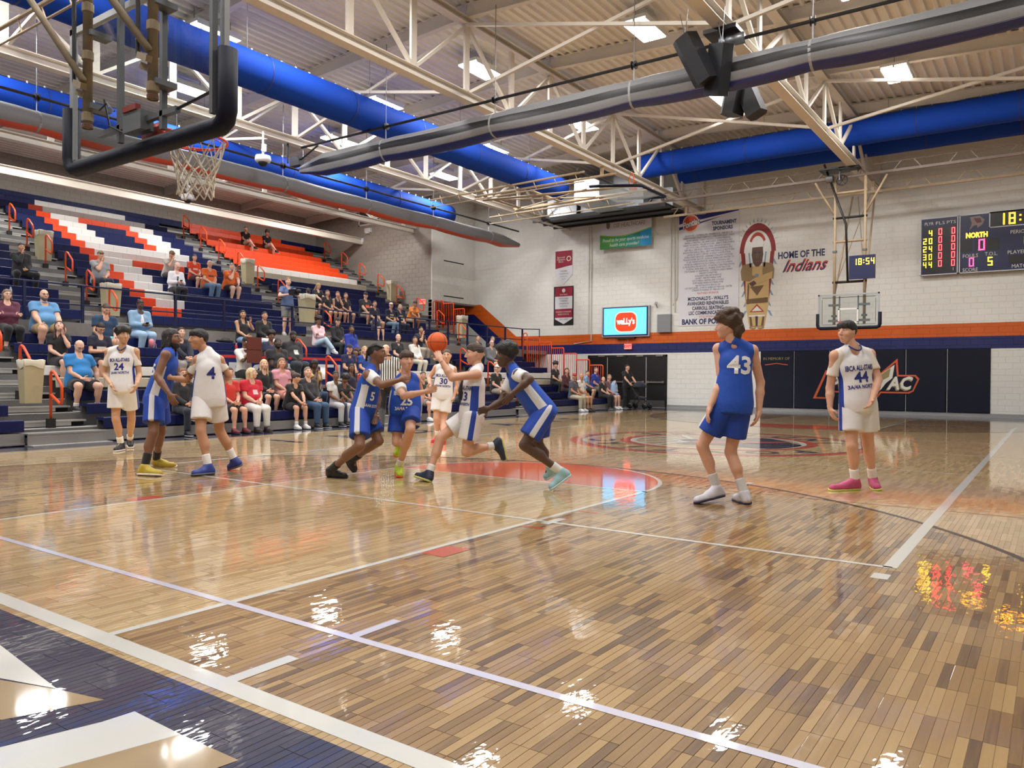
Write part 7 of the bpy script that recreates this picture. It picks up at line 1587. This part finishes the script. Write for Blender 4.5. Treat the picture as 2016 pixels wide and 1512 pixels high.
S('man in a black jacket and blue jeans leaning back in the front row', (606, 746), 'L', 1, 1.04, -.12, 'lap', (-.3, -.9, .1), skin=FAIR, hair=('short', (120, 104, 90)), top=dict(kind='jacket', c=(28, 28, 32)), bottom=pants((48, 78, 112)), b=1.15, belly=.07)
S('woman with long braids in a mustard vest and white sleeves', (619, 719), 'L', 2, 1.0, .15, ('lap', 'chin'), 'down', skin=DARKS, hair=('long', (24, 18, 18)), top=dict(kind='tee', c=(172, 128, 40), under=(206, 204, 200)), bottom=pants((56, 74, 104)), b=1.05)
S('man in a navy polo and dark cap by the banner', (688, 694), 'L', 4, 1.0, .08, 'lap', skin=LIGHT, hair=('short', (60, 48, 40)), top=dict(kind='polo', c=(20, 30, 76)), bottom=shorts((24, 24, 30)), cap=((32, 30, 34), 'front'))
S('boy in a white jersey with dark sleeves in the front row', (661, 742), 'L', 1, .95, .05, 'lap', skin=BROWN, hair=('short', (24, 20, 20)), top=dict(kind='tee', c=(206, 206, 208), c2=(30, 34, 60)), bottom=pants((190, 190, 194)))
S('child in a black tee crouched in the front row behind jersey 5', (679, 750), 'L', 1, .86, .25, 'lean', 'down', skin=BROWN, hair=('afro', (22, 18, 18)), top=tee((24, 24, 27)), bottom=pants((60, 66, 84)))
S('girl with a pale headband in the second row behind jersey 5', (692, 739), 'L', 2, .90, .05, 'lap', skin=BROWN, hair=('long', (24, 18, 18)), top=tee((30, 34, 60)), bottom=pants((40, 46, 60)))
S('woman with long blonde hair in blue behind the cornrowed player', (718, 697), 'L', 4, .97, .05, 'lap', skin=FAIR, hair=('long', (190, 160, 112)), top=tee((30, 70, 150)), bottom=pants(JEAN))
S('girl in a black tee with long brown hair resting her cheek on her fist', (117, 654), 'L', 5, .97, .05, ('chin', 'lap'), 'up', skin=FAIR, hair=('long', (66, 42, 36)), top=tee((22, 22, 28)), bottom=shorts((40, 36, 40)), shoes=((220, 220, 222), (30, 30, 34)), spread=.06)
S('balding man in a bright blue tee and dark shorts low at the left', (156, 704), 'L', 3, 1.0, .0, ('side', 'lap'), 'down', skin=FAIR, hair=('balding', (110, 96, 86)), top=tee((40, 126, 196)), bottom=shorts((40, 40, 44)), b=1.2, belly=.10, glasses=True, shoes=((50, 50, 52), (214, 214, 214)), socks=((226, 226, 226), .09), spread=.19)
S('man in a dark teal tee looking down behind the woman in glasses', (209, 631), 'L', 7, 1.03, .25, 'knees', 'down', skin=LIGHT, hair=('short', (74, 60, 52)), top=tee((24, 56, 88)), bottom=shorts((120, 180, 190)), b=1.2, belly=.06)
t, sh, J = S('woman in glasses and a navy tee with white and yellow print looking at a phone', (198, 663), 'L', 5, .98, .10, 'phone', 'down', skin=LIGHT, hair=('ponytail', (40, 30, 28)), top=tee((24, 28, 52)), bottom=shorts((30, 30, 40)), glasses=True); decal(t, sh, J, (222, 218, 206), .10, .045, .2); phone(J, 'phone held by the woman in the printed navy tee', d=(0, -.8, .5))
t, sh, J = S('woman in a denim jacket and pale jeans holding a phone in her lap', (276, 613), 'L', 8, 1.0, .05, 'phone', (-.1, -1, -.35), skin=DARKS, hair=('bun', (26, 20, 20)), top=dict(kind='jacket', c=(124, 156, 186), inner=(214, 210, 210)), bottom=pants((150, 180, 208)), b=1.25, belly=.05); phone(J, 'phone held by the woman in the denim jacket', d=(0, -.8, .5))
S('man in a navy jacket hidden behind the dreadlocked player', (357, 668), 'L', 5, 1.0, .15, 'lean', skin=FAIR, hair=('short', (60, 44, 36)), top=dict(kind='jacket', c=(22, 26, 44)), bottom=pants((150, 146, 144)))
S('person in a black and white striped top and dark jacket in the front row', (360, 764), 'L', 1, .96, .0, 'lap', skin=LIGHT, hair=('short', (130, 80, 50)), top=dict(kind='jacket', c=(34, 34, 40)), bottom=pants((28, 34, 48)), shoes=K1)
S('person in a red tee and dark shorts half hidden behind jersey 4', (452, 747), 'L', 1, 1.0, .05, 'lap', skin=LIGHT, hair=('short', (70, 50, 40)), top=tee((206, 52, 44)), bottom=shorts((34, 34, 38)), shoes=((110, 40, 50), (40, 40, 44)))
S('bald man in a grey sweatshirt seen between the ball handler and the defender', (968, 685), 'L', 6, 1.03, .1, 'lap', skin=FAIR, hair=('bald', (150, 130, 120)), top=dict(kind='long', c=(112, 114, 118)), bottom=shorts((30, 30, 36)), glasses=True, b=1.15, belly=.05)
S('man in a black top behind the bald man in grey', (970, 673), 'L', 7, 1.0, .05, 'lap', skin=FAIR, hair=('short', (110, 96, 86)), top=tee((28, 28, 34)), bottom=pants(BLK), glasses=True)
S('dark clothed man just above the ball handler near the walkway', (941, 672), 'L', 7, 1.0, .05, 'lap', skin=LIGHT, hair=('short', (80, 64, 54)), top=tee((40, 40, 46)), bottom=pants(BLK))
S('man in a white cap and black tee behind the defender', (979, 736), 'L', 2, 1.0, .1, 'lap', skin=FAIR, hair=('short', (90, 76, 66)), top=tee((28, 28, 32)), bottom=shorts((150, 140, 126)), cap=((214, 210, 204), 'front'), shoes=W1)
S('person in a dark green top in the front row behind jersey 25', (833, 758), 'L', 1, .98, .05, 'lap', skin=LIGHT, hair=('short', (60, 50, 44)), top=tee((36, 52, 42)), bottom=shorts((130, 130, 132)), shoes=W1)
S('person in a grey top in the front row behind jersey 30', (906, 757), 'L', 1, .98, .05, 'lap', skin=TAN, hair=('short', (40, 34, 30)), top=tee((112, 120, 132)), bottom=shorts((40, 40, 46)), shoes=K1)
S('boy in black among the orange guards at the far end', (1094, 726), 'L', 3, .93, .05, 'lap', skin=LIGHT, hair=('curly', (34, 28, 26)), top=tee((26, 24, 28)), bottom=pants(BLK))
S('woman with long brown hair in a maroon top by the orange guards', (1116, 735), 'L', 2, .96, .05, 'lap', skin=LIGHT, hair=('long', (80, 54, 40)), top=dict(kind='long', c=(74, 26, 34)), bottom=pants(BLK))
S('man in a red cap, grey polo and khaki trousers in the far front row', (1131, 748), 'L', 1, 1.0, .08, 'lap', skin=TAN, hair=('short', (90, 80, 72)), top=dict(kind='polo', c=(78, 84, 98)), bottom=pants((176, 168, 144)), cap=((176, 40, 40), 'front'), shoes=W1)
S('man in a white tee and tan shorts beside the man in the red cap', (1145, 747), 'L', 1, 1.0, .08, 'lap', skin=TAN, hair=('balding', (90, 80, 70)), top=tee((224, 224, 222)), bottom=shorts((170, 156, 130)), b=1.1, belly=.04, shoes=SND)
S('child in pale blue leaning beside the man in the royal blue polo', (1157, 740), 'L', 2, .86, .1, 'lap', skin=LIGHT, hair=('short', (60, 40, 34)), top=tee((120, 160, 206)), bottom=shorts(BLK), turn=-.3)
S('man in a royal blue polo and grey shorts at the far end', (1174, 736), 'L', 2, 1.02, .05, 'lap', skin=LIGHT, hair=('short', (110, 92, 76)), top=dict(kind='polo', c=(26, 58, 160)), bottom=shorts((110, 108, 100)), b=1.15, belly=.05, shoes=W1)
S('small blond child in black at the bleacher end', (1188, 743), 'L', 1, .86, .0, 'lap', skin=FAIR, hair=('short', (206, 176, 122)), top=tee((26, 26, 30)), bottom=pants(BLK))
t, sh, J = S('woman in a mauve dress holding a toddler at the bleacher end', (1200, 748), 'L', 1, .98, .05, 'lap', skin=LIGHT, hair=('bun', (150, 116, 84)), top=dict(kind='tee', c=(116, 84, 98)), bottom=shorts((112, 80, 94), flare=.03), shoes=W1)
mh = (np.asarray(J['hl'])+np.asarray(J['hr']))/2
S('toddler in pale blue sitting on the lap of the woman in mauve', (1210, 757), 'L', 1, .55, .05, 'lap', skin=FAIR, hair=('short', (190, 160, 116)), top=tee((150, 176, 216)), bottom=shorts((140, 160, 200)), lap=mh+V3(.10, -.20, .13), child=True, spread=.05, shoes=W1)
# standing people
def stand(lab, foot, h, turn, skin, hair, top, bottom, hands=None, look=None, **kw):
    s = h/1.80; f = V3(-math.sin(turn), -math.cos(turn), 0); r = np.cross(f, ZU); B = V3(*foot); P = lambda a, b_, c: B+r*a*s+f*b_*s+ZU*c*s
    J = dict(hl=P(-.09, 0, .93), hr=P(.09, 0, .93), kl=P(-.10, .02, .50), kr=P(.10, .02, .50), al=P(-.11, -.02, .09), ar=P(.11, -.02, .09), tl=P(-.13, .17, .0), tr=P(.13, .17, .0), sl=P(-.185, -.01, 1.46), sr=P(.185, -.01, 1.46), n=P(0, -.01, 1.52), c=P(0, .03, 1.69))
    for q, sg in (('l', -1), ('r', 1)):
        W = hands[0 if q == 'l' else 1] if hands else (sg*.25, .06, .88); J['e'+q], J['w'+q] = ik(J['s'+q], P(*W), .30*s, .26*s, r*sg*.6-f*.5-ZU*.2); J['hand'+q] = J['w'+q]+nrm(J['w'+q]-J['e'+q])*.08
    t, sh = person(lab, J, (f if look is None else look, ZU), skin, hair, top, bottom, s=s, hr=.019, hh=.0085, hs=.007, **kw); return t, sh, J
fx = on_plane_y(566, 657, 14.15)
t, sh, J = stand('man filming in a blue shirt and grey shorts standing on the walkway', (fx[0], 14.15, 2.46), 1.80, .25, FAIR, ('short', (150, 104, 72)), dict(kind='tee', c=(84, 104, 146), hem=.12), shorts((128, 126, 124)), hands=((-.12, .32, 1.28), (.14, .30, 1.26)), shoes=((180, 176, 170), (200, 200, 200)), group='standing people')
p = (J['wl']+J['wr'])/2+V3(-.03, -.13, .06); vc = thing('video_camera', 'black video camera held by the man filming on the walkway', 'camera', tuple(p))
mb = MB(); mb.box(tuple(p+V3(-.09, -.14, -.09)), tuple(p+V3(.09, .14, .08))); mb.build('body', BLACK, vc)
mb = MB(); mb.lathe([(.055, -.16), (.065, -.1), (.05, 0)], tuple(p+V3(0, -.12, .02)), 1, 16); mb.build('lens', SHOEK, vc, True); mb = MB(); mb.tube([tuple(p+V3(0, -.12, .08)), tuple(p+V3(0, -.1, .14)), tuple(p+V3(0, .08, .14)), tuple(p+V3(0, .1, .08))], .014, 6); mb.build('handle', BLACK, vc); mb = MB(); mb.box(tuple(p+V3(.09, -.05, -.05)), tuple(p+V3(.17, -.02, .05))); mb.build('viewfinder', BLACK, vc)
gx = at_z(1205, 802, 0.0)
fx = V3(26.75, 8.95, 0)
t, sh, J = stand('dark haired man in black standing with a stroller before the black doors', tuple(fx), 1.78, .3, LIGHT, ('short', (30, 26, 26)), dict(kind='tee', c=(24, 26, 32), hem=.1), pants(BLK), hands=((-.2, .38, 1.0), (.2, .38, 1.0)), group='standing people')
# stroller
p = V3(26.75, 8.35, 0); st = thing('stroller', 'dark navy folding stroller in front of the black doors', 'stroller', tuple(p)); SM = clothm((24, 28, 42)); 
mb = MB()
for s in (-.22, .22):
    mb.tube([(p[0]+s, p[1]+.35, 1.0), (p[0]+s, p[1]+.1, .62), (p[0]+s, p[1]-.3, .12)], .014, 6); mb.tube([(p[0]+s, p[1]+.3, .12), (p[0]+s, p[1]-.05, .55)], .014, 6)
mb.tube([(p[0]-.22, p[1]+.35, 1.0), (p[0]+.22, p[1]+.35, 1.0)], .016, 6); mb.build('frame', BLACK, st)
mb = MB(); mb.prism([(p[1]+.12, .45), (p[1]-.2, .40), (p[1]-.2, .46), (p[1]+.08, .52), (p[1]+.22, .95), (p[1]+.27, .95)], 0, p[0]-.2, p[0]+.2); mb.build('seat', SM, st)
mb = MB(); mb.lathe([(.30*math.cos(a), .30*math.sin(a)*.8) for a in np.linspace(0, 1.45, 8)], (p[0], p[1]+.02, .86), 2, 18); mb.build('hood', SM, st, True)
for x in (-.24, .24):
    for y in (-.32, .32): mb = MB(); mb.lathe([(.03, -.02), (.115, -.018), (.12, 0), (.115, .018), (.03, .02)], (p[0]+x, p[1]+y, .12), 0, 16); mb.build('wheel', BLACK, st, True)
# small things on the benches
def bench_spot(u, v, bank, row, dy=.12):
    yf, zs = row_place(bank, row); q = on_plane_y(u, v, yf+dy); return V3(q[0], yf+dy, zs)
def bottle(p, c, lab):
    t = thing('water_bottle', lab, 'bottle', tuple(p)); mb = MB(); mb.lathe([(.03, 0), (.034, .01), (.034, .13), (.028, .16), (.013, .185), (.013, .195)], tuple(p), 2, 12); mb.build('body', mat('bottle_%d' % c[0], c, .15, alpha=.85), t, True); mb = MB(); mb.lathe([(.015, .19), (.015, .21)], tuple(p), 2, 10); mb.build('cap', HOUS, t)
bottle(bench_spot(21, 562, 'U', 2), (190, 200, 210), 'clear water bottle on the navy bench left of the railing post')
bottle(bench_spot(465, 683, 'L', 7), (200, 60, 60), 'red bottle on the bench behind the man with the folder')
p = bench_spot(298, 680, 'L', 7); t = thing('drink_cup', 'pink cup with strap at the feet of the woman in denim', 'cup', tuple(p)); mb = MB(); mb.lathe([(.045, 0), (.06, .12), (.065, .16), (.05, .2), (.02, .22)], tuple(p), 2, 16); mb.build('body', mat('pink_cup', (222, 130, 140), .4), t, True); mb = MB(); mb.tube([tuple(p+V3(.05, 0, .19)), tuple(p+V3(.1, -.02, .1)), tuple(p+V3(.11, -.03, .0))], .008, 5); mb.build('strap', mat('pink_strap', (206, 120, 136), .6), t)
p = bench_spot(433, 668, 'L', 8); t = thing('bag', 'flat black bag lying on the top lower bench behind jersey 4', 'bag', tuple(p)); F = Field([p, p+V3(.4, 0, .1)], .2, .02); F.ell(p+V3(.15, .03, .055), np.eye(3), (.26, .10, .055), .02); F.ell(p+V3(.32, .02, .05), np.eye(3), (.12, .09, .045), .05); k_ = Skin(); k_.field(F); k_.build('body', clothm((24, 24, 30)), t); mb = MB(); mb.tube([tuple(p+V3(0, -.02, .08)), tuple(p+V3(.1, -.06, .13)), tuple(p+V3(.24, -.05, .12)), tuple(p+V3(.3, -.02, .08))], .009, 5); mb.build('strap', BLACK, t)
